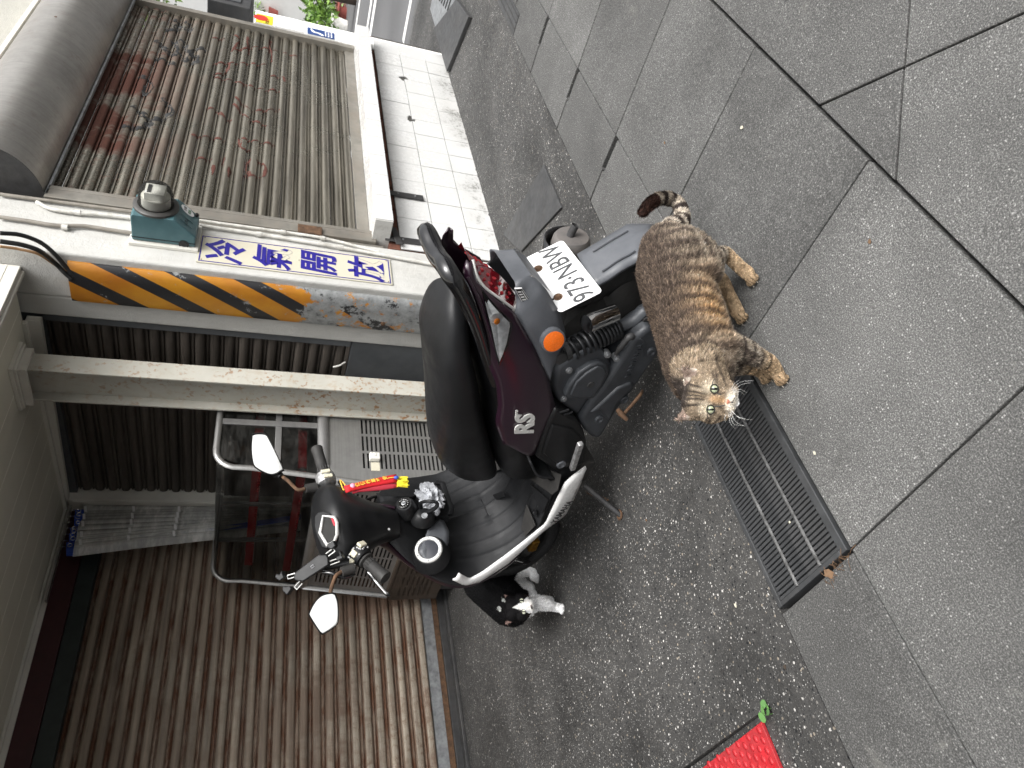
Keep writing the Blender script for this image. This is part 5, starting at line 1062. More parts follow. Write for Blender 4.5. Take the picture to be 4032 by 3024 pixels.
b = MB(); b.tube([Lp(cB_(1900, 40), .188), Lp(cB_(1960, 20), .188)], .004, 5); b.tube([Lp(cB_(1925, 55), .188), Lp(cB_(1980, 35), .188)], .004, 5); sb(b, 'frame_tab', 'matt_plastic', smooth=40)
# ---- floor, leg shield
prof = [(.50, .17, .44), (.565, .19, .40), (.585, .20, .335), (.66, .205, .322), (.78, .212, .322), (.88, .222, .33), (.96, .238, .39), (1.005, .252, .48), (1.015, .255, .56), (.995, .238, .64), (.965, .20, .71), (.935, .15, .77), (.915, .085, .815)]
PR3 = cr(prof, 5); G_ = []
for a_, w_, h_ in PR3:
    row = []
    for t in np.linspace(-1, 1, 89):
        tun = .055*math.exp(-(t/.45)**2)*np.clip((h_-.6)/.15, 0, 1)+.018*math.exp(-(t/.3)**2)*np.clip((.62-h_)/.1, 0, 1)
        rib_ = .006*sum(math.exp(-((t-c_*np.clip(1.25-.35*(h_-.3)/.3, .8, 1.3))/.022)**2) for c_ in (-.66, -.46, -.24, .0, .24, .46, .66))*np.clip((.60-h_)/.06, 0, 1)*np.clip((a_-.60)/.05, 0, 1)
        nx = V(-(1 if h_ > .4 else 0), 0, (1 if h_ < .4 else .2)); nx = nrm(nx)
        row.append(V(a_, w_*t, h_)+nx*(tun+rib_)+V(.03*abs(t)**3*np.clip((h_-.4)/.1, 0, 1), 0, 0))
    G_.append(row)
b = MB(); b.grid(G_); o_ = sb(b, 'inner_leg_shield', 'matt_plastic', smooth=50); s_ = o_.modifiers.new('thick', 'SOLIDIFY'); s_.thickness = .008; s_.offset = -1
# rubber floor mats with fine grooves
def flat_patch(name, pix, h, m, th=.003, f=cB_, **k):
    P = [Hp(f(*p), h) for p in pix]; b = MB(); b.prism(P, (0, 0, th)); return sb(b, name, m, **k)
fm = flat_patch('floor_mat', [(1705, 440), (1845, 395), (1915, 425), (1895, 520), (1860, 550)], .33, 'rubber', .004, bevel=.0015)
flat_patch('floor_mat', [(1640, 870), (1700, 610), (1755, 740), (1700, 800)], .335, 'rubber', .004, bevel=.0015); flat_patch('floor_mat', [(1720, 480), (1835, 580), (1795, 670)], .332, 'black_plastic', .003, bevel=.0015)
flat_patch('floor_mat', [(1380, 430), (1500, 330), (1555, 365), (1560, 380), (1450, 430)], .345, 'rubber', .004, bevel=.0015); flat_patch('floor_mat', [(1530, 320), (1570, 290), (1650, 360), (1690, 420), (1580, 400)], .345, 'rubber', .004, bevel=.0015)
flat_patch('floor_emblem', [(1385, 590), (1550, 525), (1565, 560), (1410, 620)], .37, 'black_plastic', .002, bevel=.004)
for p_ in ((1450, 400), (1565, 322), (1845, 440), (1748, 660), (1660, 800), (1500, 940)): c_ = Hp(cB_(*p_), .338); b = MB(); b.lathe([(.013, 0), (.013, .003), (.009, .0025), (.007, -.001), (0, -.001)], c_, (0, 0, 1), 14); sb(b, 'floor_screw', 'black_plastic', smooth=40)
# outer front cowl
b = MB(); b.rings([[(a_+.06+.08*(1-abs(t)**2.2)*(.6+.4*np.clip((h_-.3)/.3, 0, 1)), w_*.97*t, h_-.004) for t in np.linspace(-1, 1, 17)]+[(a_+.045, w_*.97*t, h_-.004) for t in np.linspace(1, -1, 17)] for a_, w_, h_ in PR3[28:]]); sb(b, 'front_cowl', 'purple_paint', smooth=50)
b = MB(); b.rings([[(a_, w_*.9*t, h_-.03-.05*(1-t*t)) for t in np.linspace(-1, 1, 9)]+[(a_, w_*.9*t, h_-.012) for t in np.linspace(1, -1, 9)] for a_, w_, h_ in PR3[8:30]]); sb(b, 'belly_cover', 'black_plastic', smooth=50)
# white side skirts with lettering
wtop = [Lp(cB_(2060, 370), .20), Lp(cB_(1990, 425), .215), Lp(cB_(1930, 480), .225), Lp(cB_(1812, 730), .235), Lp(cB_(1690, 830), .24), Lp(cB_(1560, 930), .245), Lp(cB_(1420, 1030), .255), Lp(cB_(1340, 1072), .262), Lp(cB_(1275, 1036), .258)]
wbot = [Lp(cB_(2062, 385), .20), Lp(cB_(2030, 480), .215), Lp(cB_(1982, 586), .222), Lp(cB_(1937, 674), .222), Lp(cB_(1854, 736), .226), Lp(cB_(1790, 782), .23), Lp(cB_(1570, 985), .245), Lp(cB_(1400, 1092), .262), Lp(cB_(1310, 1112), .27), Lp(cB_(1236, 1076), .265)]
panel('side_skirt', wtop, wbot, 'white_skirt', 40, 4, .006, .006)
panel('side_skirt', [p*V(1, -.93, 1) for p in wtop[:5]], [p*V(1, -.93, 1) for p in wbot[:5]], 'white_skirt', 20, 4, -.006, .006)
w0 = Lp(cD_(487, 402), .236); w1 = Lp(cD_(663, 178), .236)
xd_ = nrm(w1-w0); yv = Lp(cD_(462, 399), .236)-Lp(cD_(512, 411), .234); CAPH = np.linalg.norm(yv); yd_ = nrm(yv-xd_*(yv@xd_)); wn = np.cross(xd_, yd_)
text('YAMAHA', CAPH/.72, 'black_ink', ST, (w0+w1)/2+V(0, .012, 0), xd_, yd_, .0006, .0008, sx=np.linalg.norm(w1-w0)/(CAPH/.72*3.9), local=True, shear=.1)
b = MB(); cc = Lp(cD_(485, 430), .243); b.rings([[cc+(xd_*math.cos(q)+yd_*math.sin(q))*r_+V(0, .006, 0) for q in np.linspace(0, 6.283, 18)[:-1]] for r_ in (.010, .0085)], cap=False)
for a_ in (0, 2.094, 4.189): b.add([cc+V(0, .006, 0)+(xd_*math.cos(a_+1.57+s_)+yd_*math.sin(a_+1.57+s_))*r_ for s_, r_ in ((-.3, .001), (-.15, .009), (.15, .009), (.3, .001))], [(0, 1, 2, 3)])
sb(b, 'emblem', 'black_ink')
# black frame between floor and skirt at the rear
b = MB(); b.rings(ell([(.44, .13, .42, .24), (.56, .19, .33, .22), (.7, .21, .315, .25), (.84, .2, .32, .27)], 16, 4)); sb(b, 'under_floor', 'black_plastic', smooth=40)
# ---- side stand
sd0, sd1 = Lp(cD_(830, 30), .17), SM@(gnd(2444, 2030)-SO)
b = MB(); b.tube([sd0, sd0+(sd1-sd0)*.9, sd1], [.012, .011, .010], 10, flat=.8); sst = sb(b, 'side_stand', 'dark_iron', smooth=50)
b = MB(); b.lathe([(.018, 0), (.02, .004), (0, .006)], sd1+V(0, -.003, .0), nrm(SM@V(0, 0, 1)), 12); sb(b, 'foot', 'rust_iron', sst, smooth=40)
sA_, sB_ = Lp(cD_(860, 90), .16), sd0+(sd1-sd0)*.55+V(0, 0, -.015); hel = []
axs = nrm(sB_-sA_); us = nrm(np.cross(axs, V(0, 1, 0))); vs_ = np.cross(axs, us)
for i in range(140): t = i/139; hel.append(sA_+(sB_-sA_)*t+.008*(us*math.cos(t*60)+vs_*math.sin(t*60)))
b = MB(); b.tube(hel, .0016, 4); sb(b, 'spring', 'rust_iron', sst, smooth=60)
b = MB(); b.tube(cr([Lp(cD_(1000, 190), .2), Lp(cD_(1110, 280), .24), Lp(cD_(1190, 335), .26)], 4), .003, 5); sb(b, 'toe_tang', 'dark_iron', sst, smooth=60)
b = MB(); b.box((.55, .08, .16), (.66, .17, .25)); sb(b, 'stand_bracket', 'rubber', bevel=.01)
# ---- exhaust on the far side
ec = Lp((2253, 935), -.155)
b = MB(); b.lathe([(.03, -.01), (.05, -.006), (.058, .006), (.061, .03), (.061, .30), (.03, .34)], ec, nrm(V(1, -.03, -.18)), 32); ex = sb(b, 'exhaust_muffler', 'exhaust_grey', smooth=40)
o0 = ec+V(-.008, .002, .010); b = MB(); b.tube([o0+V(.01, 0, 0), o0+V(-.012, .0, .0), o0+V(-.035, 0, -.004)], [.013, .012, .012], 12, cap=False); sb(b, 'tail_pipe', 'dark_iron', ex, smooth=60)
c_ = ec+V(.03, 0, 0); b = MB(); axx = nrm(V(1, -.03, -.18)); uu = nrm(V(.18, 0, 1)); vv = np.cross(axx, uu); G_ = []
for t in np.linspace(-.02, .25, 6): G_.append([c_+axx*t+(uu*math.cos(q)+vv*math.sin(q))*.08 for q in np.linspace(-1.0, 1.9, 14)])
b.grid(G_); o_ = sb(b, 'heat_shield', 'gloss_black', ex, smooth=60); s_ = o_.modifiers.new('thick', 'SOLIDIFY'); s_.thickness = .004
# ---- fuel cap
fc = Ap(cB_(1087, 893), .925); fn = nrm(V(-.9, .12, .38))
b = MB(); b.lathe([(.070, -.05), (.062, -.028), (.055, -.010), (.050, -.001), (.047, .0)], fc, fn, 30); sb(b, 'fuel_cap_surround', 'matt_plastic', smooth=40)
b = MB(); b.lathe([(.047, .0), (.047, .006), (.043, .010), (.036, .009), (.034, .003)], fc, fn, 36, cap=False); sb(b, 'fuel_cap_ring', 'silver_plastic', smooth=40)
b = MB(); b.lathe([(.0345, .0), (.0345, .004), (.02, .0065), (0, .007)], fc, fn, 30); sb(b, 'fuel_cap', 'fuel_cap_dark', smooth=50)
fu = nrm(np.cross(fn, V(0, 1, 0))); fv = np.cross(fn, fu)
for k in range(6): a_ = k*math.pi/3+.2; b = MB(); b.lathe([(.0035, 0), (.003, .0014), (0, .001)], fc+fn*.0092+(fu*math.cos(a_)+fv*math.sin(a_))*.0405, fn, 8); sb(b, 'ring_screw', 'galvanised', smooth=40)
panel('tank_pad', [Ap(cB_(1170, 690), .93), Ap(cB_(1215, 780), .93), Ap(cB_(1210, 850), .93), Ap(cB_(1160, 960), .935)], [Ap(cB_(1080, 770), .92), Ap(cB_(1060, 830), .92), Ap(cB_(1030, 900), .92), Ap(cB_(1060, 960), .935)], 'grey_plastic', 16, 5, .0)
# ---- key lock, hook, pocket
kc = Ap(cB_(932, 605), .855); kn = nrm(V(-.92, -.02, .38))
b = MB(); b.rings([[kc+kn*o_+(r_*(math.cos(q)*nrm(np.cross(kn, V(0, 1, 0)))+1.0*math.sin(q)*V(0, 1, 0))) for q in np.linspace(0, 6.283, 24)[:-1]] for o_, r_ in ((-.05, .04), (-.012, .034), (-.002, .026))]); sb(b, 'ignition_housing', 'black_plastic', smooth=50)
b = MB(); b.lathe([(.019, -.002), (.019, .002), (.016, .0035), (.008, .001)], kc, kn, 24); sb(b, 'ignition_ring', 'lcd_dark', smooth=40); b = MB(); b.lathe([(.0085, 0), (.0085, .004), (.006, .005), (0, .003)], kc, kn, 14); b.box(kc+V(-.007, -.0015, -.006), kc+V(-.003, .0015, .006)); sb(b, 'key_barrel', 'galvanised', smooth=40)
b = MB()
for k in range(9): a_ = -2.2+k*.5; q_ = kc+kn*.003+(nrm(np.cross(kn, V(0, 1, 0)))*math.cos(a_)+V(0, 1, 0)*math.sin(a_))*.0155; b.ball(q_, .0014, 6, 4)
sb(b, 'ignition_marks', 'white_print', kind='stuff')
hk = Ap(cB_(1085, 630), .855)
b = MB(); b.tube(cr([Ap(cB_(1040, 640), .87), Ap(cB_(1040, 600), .83), Ap(cB_(1090, 590), .80), Ap(cB_(1138, 600), .80), Ap(cB_(1130, 630), .82), Ap(cB_(1080, 660), .86)], 5), .006, 8, flat=1.3); sb(b, 'bag_hook', 'black_plastic', smooth=60)
b = MB(); b.rings([[Ap(cB_(1062, 680), .875)+V(o_, r_*math.cos(q), r_*1.3*math.sin(q)) for q in np.linspace(0, 6.283, 18)[:-1]] for o_, r_ in ((.03, .034), (-.01, .026), (-.016, .018))]); sb(b, 'hook_mount', 'black_plastic', smooth=50)
b = MB(); b.lathe([(.012, 0), (.010, .003), (0, .002)], Ap(cB_(1062, 680), .858), (-1, 0, .2), 14); sb(b, 'hook_bolt', 'galvanised', smooth=40)
pk = [Ap(cB_(1130, 470), .89), Ap(cB_(1175, 480), .885), Ap(cB_(1228, 640), .885), Ap(cB_(1220, 675), .89), Ap(cB_(1120, 660), .90), Ap(cB_(1010, 560), .90), Ap(cB_(1030, 480), .90)]
b = MB(); b.tube(pk[:4], .008, 8, flat=1.4); b.prism([p+V(.012, 0, 0) for p in pk], (.03, 0, 0)); sb(b, 'glove_pocket', 'black_plastic', smooth=40)
# steering column cover on the right
panel('column_cover', [Ap(cB_(880, 560), .90), Ap(cB_(1000, 560), .90), Ap(cB_(1050, 480), .94)], [Ap(cB_(760, 540), .93), Ap(cB_(800, 680), .90), Ap(cB_(1080, 700), .92)], 'black_plastic', 10, 4, .0)
# ---- handlebar cover
b = MB(); rs = []
HC = np.array(cr([(.775, .935, .03), (.83, .915, .03), (.89, .90, .032), (.94, .89, .032), (.98, .887, .03), (1.01, .892, .025), (1.035, .905, .02), (1.048, .915, .02), (1.052, .92, .02)], 4)); HR = np.array(cr([(.048, .058, 0), (.058, .07, 0), (.07, .098, 0), (.082, .132, 0), (.092, .155, 0), (.092, .150, 0), (.075, .125, 0), (.045, .08, 0), (.008, .02, 0)], 4))
for (h_, ac, lc), (ra, rl, _) in zip(HC, HR):
    r = []
    for q in np.linspace(0, 2*math.pi, 36, endpoint=False):
        cs, sn = math.cos(q), math.sin(q); r.append((ac+ra*math.copysign(abs(cs)**.85, cs)-.012*math.exp(-(sn*rl/.035)**2)*(cs < 0), lc+rl*sn, h_+.02*sn*(h_ > .9)*-1*0))
    rs.append(r)
b.rings(rs); hcov = sb(b, 'handlebar_cover', 'black_plastic', smooth=60)
b = MB(); b.lathe([(.006, 0), (.004, .003), (0, .003)], Ap(cE_(915, 372), .85), (-1, .2, .1), 10); sb(b, 'cover_screw', 'chrome', hcov, smooth=40)
b = MB(); b.lathe([(.006, 0), (.006, .001), (0, .001)], Ap(cB_(508, 518), .84), (-1, .1, .4), 10); b.lathe([(.005, 0), (.005, .001), (0, .001)], Ap(cE_(498, 128), .84), (-1, -.1, .1), 10); sb(b, 'screw_hole', 'pit_dark', hcov)
b = MB(); b.tube(cr([Ap(cE_(440, -10), .875), Ap(cE_(560, 88), .872), Ap(cE_(700, 98), .872), Ap(cE_(900, 120), .872), Ap(cE_(980, 140), .875)], 5), .006, 6); sb(b, 'trim_edge', 'purple_paint', hcov, smooth=60)
# ---- instrument panel
ip0 = V(.822, .055, 1.035); ipn = nrm(V(-.72, .05, .69))
def IP(p, o=0.): return spl(*p, ip0+ipn*o, ipn)
oval = [cE_(*p) for p in ((150, 260), (190, 205), (260, 190), (330, 215), (375, 300), (375, 420), (345, 540), (290, 610), (230, 590), (180, 480), (150, 370))]
def ipoly(pix, o, th): 
    b = MB(); b.prism([IP(p, o) for p in pix], tuple(ipn*th)); return b
sb(ipoly(oval, -.02, .026), 'instrument_housing', 'black_plastic', bevel=.006, segs=3)
hexo = [cE_(*p) for p in ((205, 228), (325, 238), (352, 300), (352, 430), (322, 505), (245, 545), (165, 410))]
b = MB(); P = [IP(p, .010) for p in hexo]; b.tube(P, .0055, 6, close=True); sb(b, 'instrument_bezel', 'silver_plastic', smooth=60)
sb(ipoly(hexo, -.0, .0085), 'instrument_screen', 'lcd_dark')
sb(ipoly([cE_(*p) for p in ((283, 242), (322, 244), (345, 300), (345, 335), (318, 335))], .0085, .0012), 'instrument_badge', 'pouch_pale')
# ---- grips, switches, levers, mirrors
barL = [V(.865, .10, .962), V(.85, .18, .952), V(.83, .295, .902)]; barR = [V(.885, -.07, .99), V(.885, -.16, .99), V(.875, -.305, .984)]
gLb, gLe = Ap(cE_(655, 700), .84), Ap(cE_(885, 905), .828); gRb, gRe = Ap(cB_(438, 425), .872), Ap(cB_(390, 262), .875)
for nm, b0, b1, cen in (('left', gLb, gLe, V(.868, .10, .965)), ('right', gRb, gRe, V(.885, -.07, .99))):
    ax_ = nrm(b1-b0); LL = np.linalg.norm(b1-b0)
    b = MB(); b.lathe([(.017, -.0), (.027, .002), (.027, .008), (.0185, .012), (.018, .03), (.0195, .034), (.0195, LL-.02), (.0215, LL-.012), (.0215, LL-.002), (.018, LL), (0, LL)], b0, ax_, 20); g_ = sb(b, 'grip', 'rubber', smooth=40)
    uu = nrm(np.cross(ax_, V(0, 0, 1))); vv = np.cross(ax_, uu); b = MB()
    for k in range(14): a_ = k*2*math.pi/14; d_ = uu*math.cos(a_)+vv*math.sin(a_); b.tube([b0+ax_*.013+d_*.018, b0+ax_*.031+d_*.0185], .0018, 5)
    sb(b, 'grip_rib', 'rubber', g_, smooth=60)
    b = MB(); b.tube([cen, b0], .011, 10); sb(b, 'handlebar', 'dark_iron', smooth=60)
    b = MB(); q0 = b0-ax_*.045; b.lathe([(.020, -.004), (.031, .0), (.034, .012), (.034, .034), (.030, .042), (.02, .045)], q0, ax_, 20); sw = sb(b, 'switch_block', 'peeled_alloy' if nm == 'right' else 'black_plastic', smooth=40)
    tocam = SM@nrm(CAM-s2w(b0)); e_ = nrm(tocam-ax_*(tocam@ax_)); s_ = np.cross(ax_, e_)
    if nm == 'left':
        for da, dh, dm in ((-.9, .012, (.010, .014)), (.25, .02, (.011, .010)), (1.05, .026, (.008, .010))):
            d_ = e_*math.cos(da)+s_*math.sin(da); t_ = np.cross(d_, ax_); c_ = q0+ax_*dh+d_*.034
            b = MB(); b.prism([c_+ax_*x+t_*y-d_*.003 for x, y in ((-dm[0], -dm[1]), (dm[0], -dm[1]), (dm[0], dm[1]), (-dm[0], dm[1]))], tuple(d_*.010)); sb(b, 'switch_button', 'switch_beige', sw, bevel=.0025)
        b = MB()
        for k in range(26): a_ = rng.uniform(-1.6, 1.4); d_ = e_*math.cos(a_)+s_*math.sin(a_); c_ = q0+ax_*rng.uniform(.006, .04)+d_*.0342; b.ball(c_, (.004, .004, .004), 6, 4)
        sb(b, 'worn_paint', 'peeled_alloy', sw, smooth=60, kind='stuff')
    else:
        for da, x0 in ((.3, .012), (.2, .034)):
            d_ = e_*math.cos(da)+s_*math.sin(da); t_ = np.cross(d_, ax_); c_ = q0+ax_*(x0-.004)+d_*.034
            b = MB(); b.prism([c_+ax_*x+t_*y-d_*.003 for x, y in ((-.007, -.016), (.007, -.016), (.007, .016), (-.007, .016))], tuple(d_*.008)); sb(b, 'switch_button', 'switch_beige', sw, bevel=.0025)
    # lever
    o_ = V(.045, 0, -.018); P = [q0+V(.03, 0, -.01), b0+o_+ax_*.01, b0+o_*1.1+ax_*LL*.5, b0+o_*1.15+ax_*LL*.95]
    if nm == 'left': P = [q0+V(.02, 0, -.02), Ap(cE_(700, 850), .87), Ap(cE_(790, 960), .875), Ap(cE_(890, 1075), .875), Ap(cE_(912, 1080), .87)]
    b = MB(); b.tube(cr(P, 6), .0075, 8, flat=.7); sb(b, 'brake_lever', 'gloss_black', smooth=60)
    if nm == 'left': b = MB(); b.tube(cr([p+V(-.004, -.003, .003) for p in P[1:]], 6), .004, 6); sb(b, 'worn_paint', 'peeled_alloy', smooth=60)
def mirror(glass_pix, p0, nworld, stem, boot, case_k=1.09, depth=.035):
    n_ = SM@nrm(V(*nworld)); G_ = [spl(*p, p0, n_) for p in glass_pix]; c_ = np.mean(np.array(G_), 0)
    G_ = [c_+(p-c_) for p in resample(cr(G_+[G_[0]], 3), 40)[:-1]]
    b = MB(); b.add(G_, [tuple(range(len(G_)))]); mg_ = None
    case = MB(); case.rings([[c_+(p-c_)*k+n_*o for p in G_] for k, o in ((1.0, -.002), (1.05, .004), (1.10, .0), (1.10, -.008), (.9, -.028), (.5, -.040), (.05, -.042))]); cs = sb(case, 'mirror', 'black_plastic', smooth=50)
    sb(b, 'mirror_glass', 'mirror_glass', cs)
    b = MB(); b.tube(cr(stem, 6), .0062, 8); sb(b, 'stem', 'rust_iron', cs, smooth=60)
    b = MB(); b.tube(boot, [.018, .015, .012][:len(boot)], 10); sb(b, 'boot', 'rubber', cs, smooth=50); return c_
c_ = mirror([cE_(*p) for p in ((322, 1085), (352, 1180), (350, 1370), (290, 1440), (205, 1492), (170, 1482), (60, 1310), (62, 1270), (115, 1170), (190, 1098), (290, 1075))], V(.86, .30, 1.07), (-.45, -.86, .20),
    [Ap(cE_(440, 815), .85), Ap(cE_(350, 865), .85), Ap(cE_(320, 920), .855), Ap(cE_(290, 1010), .865), Ap(cE_(275, 1090), .875)], [Ap(cE_(530, 790), .85), Ap(cE_(400, 835), .85)])
cM = lambda x, y: (800+x*.4823, 1600+y*.4823)
c_ = mirror([cM(*p) for p in ((405, 240), (440, 230), (500, 234), (525, 255), (640, 490), (632, 515), (595, 543), (535, 548), (440, 500), (412, 460), (398, 350))], V(.85, -.19, 1.13), (-.50, -.85, .15),
    [Ap(cM(830, 675), .87), Ap(cM(780, 682), .87), Ap(cM(750, 665), .87), Ap(cM(690, 605), .865), Ap(cM(640, 570), .87), Ap(cM(600, 540), .88)], [Ap(cM(920, 665), .875), Ap(cM(835, 672), .87)])
b = MB(); b.tube([Ap(cM(640, 575), .866), Ap(cM(600, 545), .875)], [.010, .017], 10); sb(b, 'mirror_socket', 'black_plastic', smooth=50)
b = MB()
b.tube(cr([Ap(cB_(530, 470), .87), Ap(cB_(560, 510), .86), Ap(cB_(565, 540), .87), Ap(cB_(600, 560), .89)], 5), .006, 8); sb(b, 'brake_hose', 'cable_black', smooth=60)
b = MB(); b.tube(cr([Ap(cB_(600, 545), .89), Ap(cB_(640, 600), .90), Ap(cB_(760, 560), .93), Ap(cB_(770, 610), .95)], 5), .005, 8); sb(b, 'control_cable', 'cable_black', smooth=60)
b = MB(); b.tube(cr([Ap(cE_(200, 835), .87), Ap(cE_(300, 850), .86), Ap(cE_(400, 890), .865), Ap(cE_(480, 885), .87), Ap(cE_(540, 850), .87)], 4), .007, 8); sb(b, 'holder_arm', 'gloss_black', smooth=60)
# ---- phone holder clamped to the left mirror stem
PH_ = thing('phone_holder', 'black phone clamp with extended claws on the left handlebar of the scooter', 'phone holder', tuple(s2w((.84, .2, 1.05))))
pn_ = SM@nrm(V(-.45, -.80, .40)); p0_ = V(.835, .215, 1.04)
cG = lambda x, y: (800+x*.482, 1550+y*.482)
def PP(p, o=0.): return s2w(spl(*cG(*p), p0_+pn_*o, pn_))
pw = SM.T@pn_
b = MB(); b.prism([PP(p) for p in ((758, 1465), (955, 1315), (1015, 1318), (1035, 1335), (1038, 1400), (830, 1535), (768, 1528), (752, 1510))], tuple(pw*.016)); b.build('body', 'black_plastic', PH_, bevel=.004)
b = MB(); P = [PP(p, .0175) for p in ((878, 1412), (898, 1396), (908, 1412), (888, 1428))]; b.tube(P, .0009, 4, close=True); b.build('emblem', 'grey_print', PH_)
for A_, B_, cl in (((760, 1480), (690, 1500), ((690, 1500), (650, 1530), (612, 1500), (622, 1470), (650, 1478), (665, 1445), (680, 1480))), ((800, 1540), (755, 1590), ((750, 1590), (710, 1645), (672, 1605), (675, 1570), (700, 1575), (735, 1570))), ((1010, 1320), (1070, 1275), ((1070, 1275), (1105, 1245), (1085, 1200), (1030, 1235), (1040, 1262))), ((1035, 1385), (1110, 1358), ((1105, 1335), (1110, 1370), (1165, 1345), (1140, 1285), (1125, 1290), (1135, 1325)))):
    a0, a1 = PP(A_, .006), PP(B_, .006); d_ = nrm(a1-a0); s_ = nrm(np.cross(d_, pw))
    ar = MB()
    for k in (-.0055, .0055): ar.tube([a0+s_*k, a1+s_*k], .0018, 6)
    ar.tube([a1-s_*.0055, a1+s_*.0055], .0018, 6); arm_ = ar.build('arm', 'silver_plastic', PH_, smooth=60)
    b = MB(); b.prism([PP(p, -.004) for p in cl], tuple(pw*.028)); b.build('claw', 'black_plastic', PH_, bevel=.003)
b = MB(); q_ = PP((930, 1440), -.03); b.tube([PP((930, 1430), 0), q_, s2w((.86, .20, .985))], [.012, .010, .009], 10); b.build('ball_mount', 'black_plastic', PH_, smooth=50)
# ---- amulet pouch hanging from the right switch
AM = thing('amulet_pouch', 'red embroidered amulet pouch with yellow tassel hanging from the right handlebar', 'amulet', tuple(s2w((.84, -.12, .95))))
def AP_(p, a=.815): return s2w(Ap(cF_(*p), a))
nb = SM.T@V(-1, 0, 0)
def quad_sheet(pts_l, pts_r, m, nm, o=.0, th=.006, n=12):
    A, B_ = resample([AP_(p) for p in pts_l], n), resample([AP_(p) for p in pts_r], n); b = MB(); G_ = []
    for i, (a_, c_) in enumerate(zip(A, B_)): G_.append([a_+(c_-a_)*t+nb*(o+.006*math.sin(math.pi*t)) for t in np.linspace(0, 1, 7)])
    b.grid(G_); ob = b.build(nm, m, AM, smooth=60); s_ = ob.modifiers.new('thick', 'SOLIDIFY'); s_.thickness = th; s_.offset = -1; return ob
quad_sheet([(290, 645), (700, 540), (1100, 450), (1430, 383)], [(345, 795), (560, 735), (900, 660), (1455, 560)], 'pouch_red', 'pouch', .004)
quad_sheet([(480, 760), (900, 640), (1200, 575), (1455, 560)], [(500, 775), (760, 745), (1100, 715), (1455, 660)], 'pouch_pale', 'pouch_side', -.002)
def amtext(s, p, size):
    o_ = Ap(cF_(*p), .815)+V(-.0125, 0, 0); up = nrm(Ap(cF_(420, 690), .815)-Ap(cF_(1250, 495), .815)); rt = nrm(np.cross(up, V(-1, 0, 0)))
    text(s, size, 'thread_gold', AM, s2w(o_), SM.T@rt, SM.T@up, .0006, .0004, name='embroidery')
for ch, p_ in zip('保佑行車平安', ((585, 645), (700, 615), (825, 580), (935, 555), (1050, 535), (1185, 500))): amtext(ch, p_, .0175)
b = MB(); b.lathe([(.009, 0), (.008, .004), (.004, .006), (0, .006)], AP_((483, 660))+nb*.009, nb, 16); b.build('bead', 'pink_bead', AM, smooth=60)
b = MB(); b.tube(cr([AP_((1262, 515))+nb*.012, AP_((1270, 500))+nb*.012, AP_((1400, 488))+nb*.013], 4), .0018, 5); b.build('cord', 'thread_gold', AM, smooth=60); b = MB(); b.ball(AP_((1425, 495))+nb*.012, (.007, .007, .009), 10, 7); b.build('knot', 'vinyl_blue', AM, smooth=60)
for side in ((450, 545), (545, 660)):
    b = MB()
    for k in range(16):
        y0 = side[0]+(side[1]-side[0])*(k+.5)/16; P = [AP_((1450, y0))+nb*rng.uniform(-.002, .008), AP_((1560, y0+rng.normal(0, 6)))+nb*rng.uniform(-.002, .010), AP_((1675+rng.normal(0, 12), y0+rng.normal(0, 8)))+nb*rng.uniform(-.002, .008)]; b.tube(cr(P, 3), .0022, 5)
    b.build('tassel', 'tassel_yellow', AM, smooth=60, kind='stuff')
b = MB(); b.tube(cr([AP_((310, 720))+nb*.004, AP_((285, 700)), AP_((220, 500), .85), AP_((330, 620), .84)], 5), .0025, 6); b.build('loop', 'thread_gold', AM, smooth=60)
# ---- crumpled plastic bag in the glove pocket
BG = thing('plastic_bag', 'crumpled clear grey plastic bag stuffed in the scooter glove pocket', 'plastic bag', tuple(s2w((.86, -.06, .62))))
me = bpy.data.meshes.new('film'); bmm = bmesh.new(); bmesh.ops.create_icosphere(bmm, subdivisions=4, radius=1.)
from mathutils import noise as mnoise
cl_, cr_, ct_, cb__ = Ap(cB_(1110, 640), .865), Ap(cB_(1090, 480), .865), Ap(cB_(1020, 560), .865), Ap(cB_(1190, 600), .865)
cen_ = (cl_+cr_+ct_+cb__)/4; el = (cl_-cr_)/2; ev = (ct_-cb__)/2
for v in bmm.verts:
    d = v.co.normalized(); k = .80+.42*mnoise.noise(d*2.2)+.22*mnoise.noise(d*5.+Vector((3, 1, 0)))+.12*abs(mnoise.noise(d*11.))
    q = cen_+el*d.y*k*1.1+ev*d.z*k*1.15+V(-.036*d.x*k, 0, 0)
    v.co = Vector(tuple(s2w(q)-root_loc(BG)))
bmm.to_mesh(me); bmm.free(); me.materials.append(MATS['film_grey']); o = bpy.data.objects.new('film', me); COL.objects.link(o); o.parent = BG
# ================================================================== cats
from mathutils.bvhtree import BVHTree
def m_fur(name, rough=.65):
    t = NT(name); a = t.new('ShaderNodeVertexColor', layer_name='fur'); t.set(a.outputs[0], rough); S(t.b, 'Specular IOR Level', .12)
m_fur('fur'); simple('eye_green', (.34, .37, .24), .12, var=.2, scale=300, Coat_Weight=1.); simple('eye_pale', (.70, .72, .55), .12, var=.15, scale=300, Coat_Weight=1.); simple('pupil', (.004, .004, .004), .1); simple('nose_brick', (.42, .16, .10), .45, var=.1); simple('nose_pink', (.55, .30, .27), .45, var=.1); simple('whisker', (.8, .8, .78), .4); simple('lid_dark', (.012, .010, .009), .5); simple('nose_black', (.012, .011, .011), .4); simple('claw', (.5, .45, .38), .4)
def vnoise(P, s, seed=0.):
    return np.array([mnoise.noise(Vector((p[0]*s+seed, p[1]*s-seed, p[2]*s+2*seed))) for p in P])
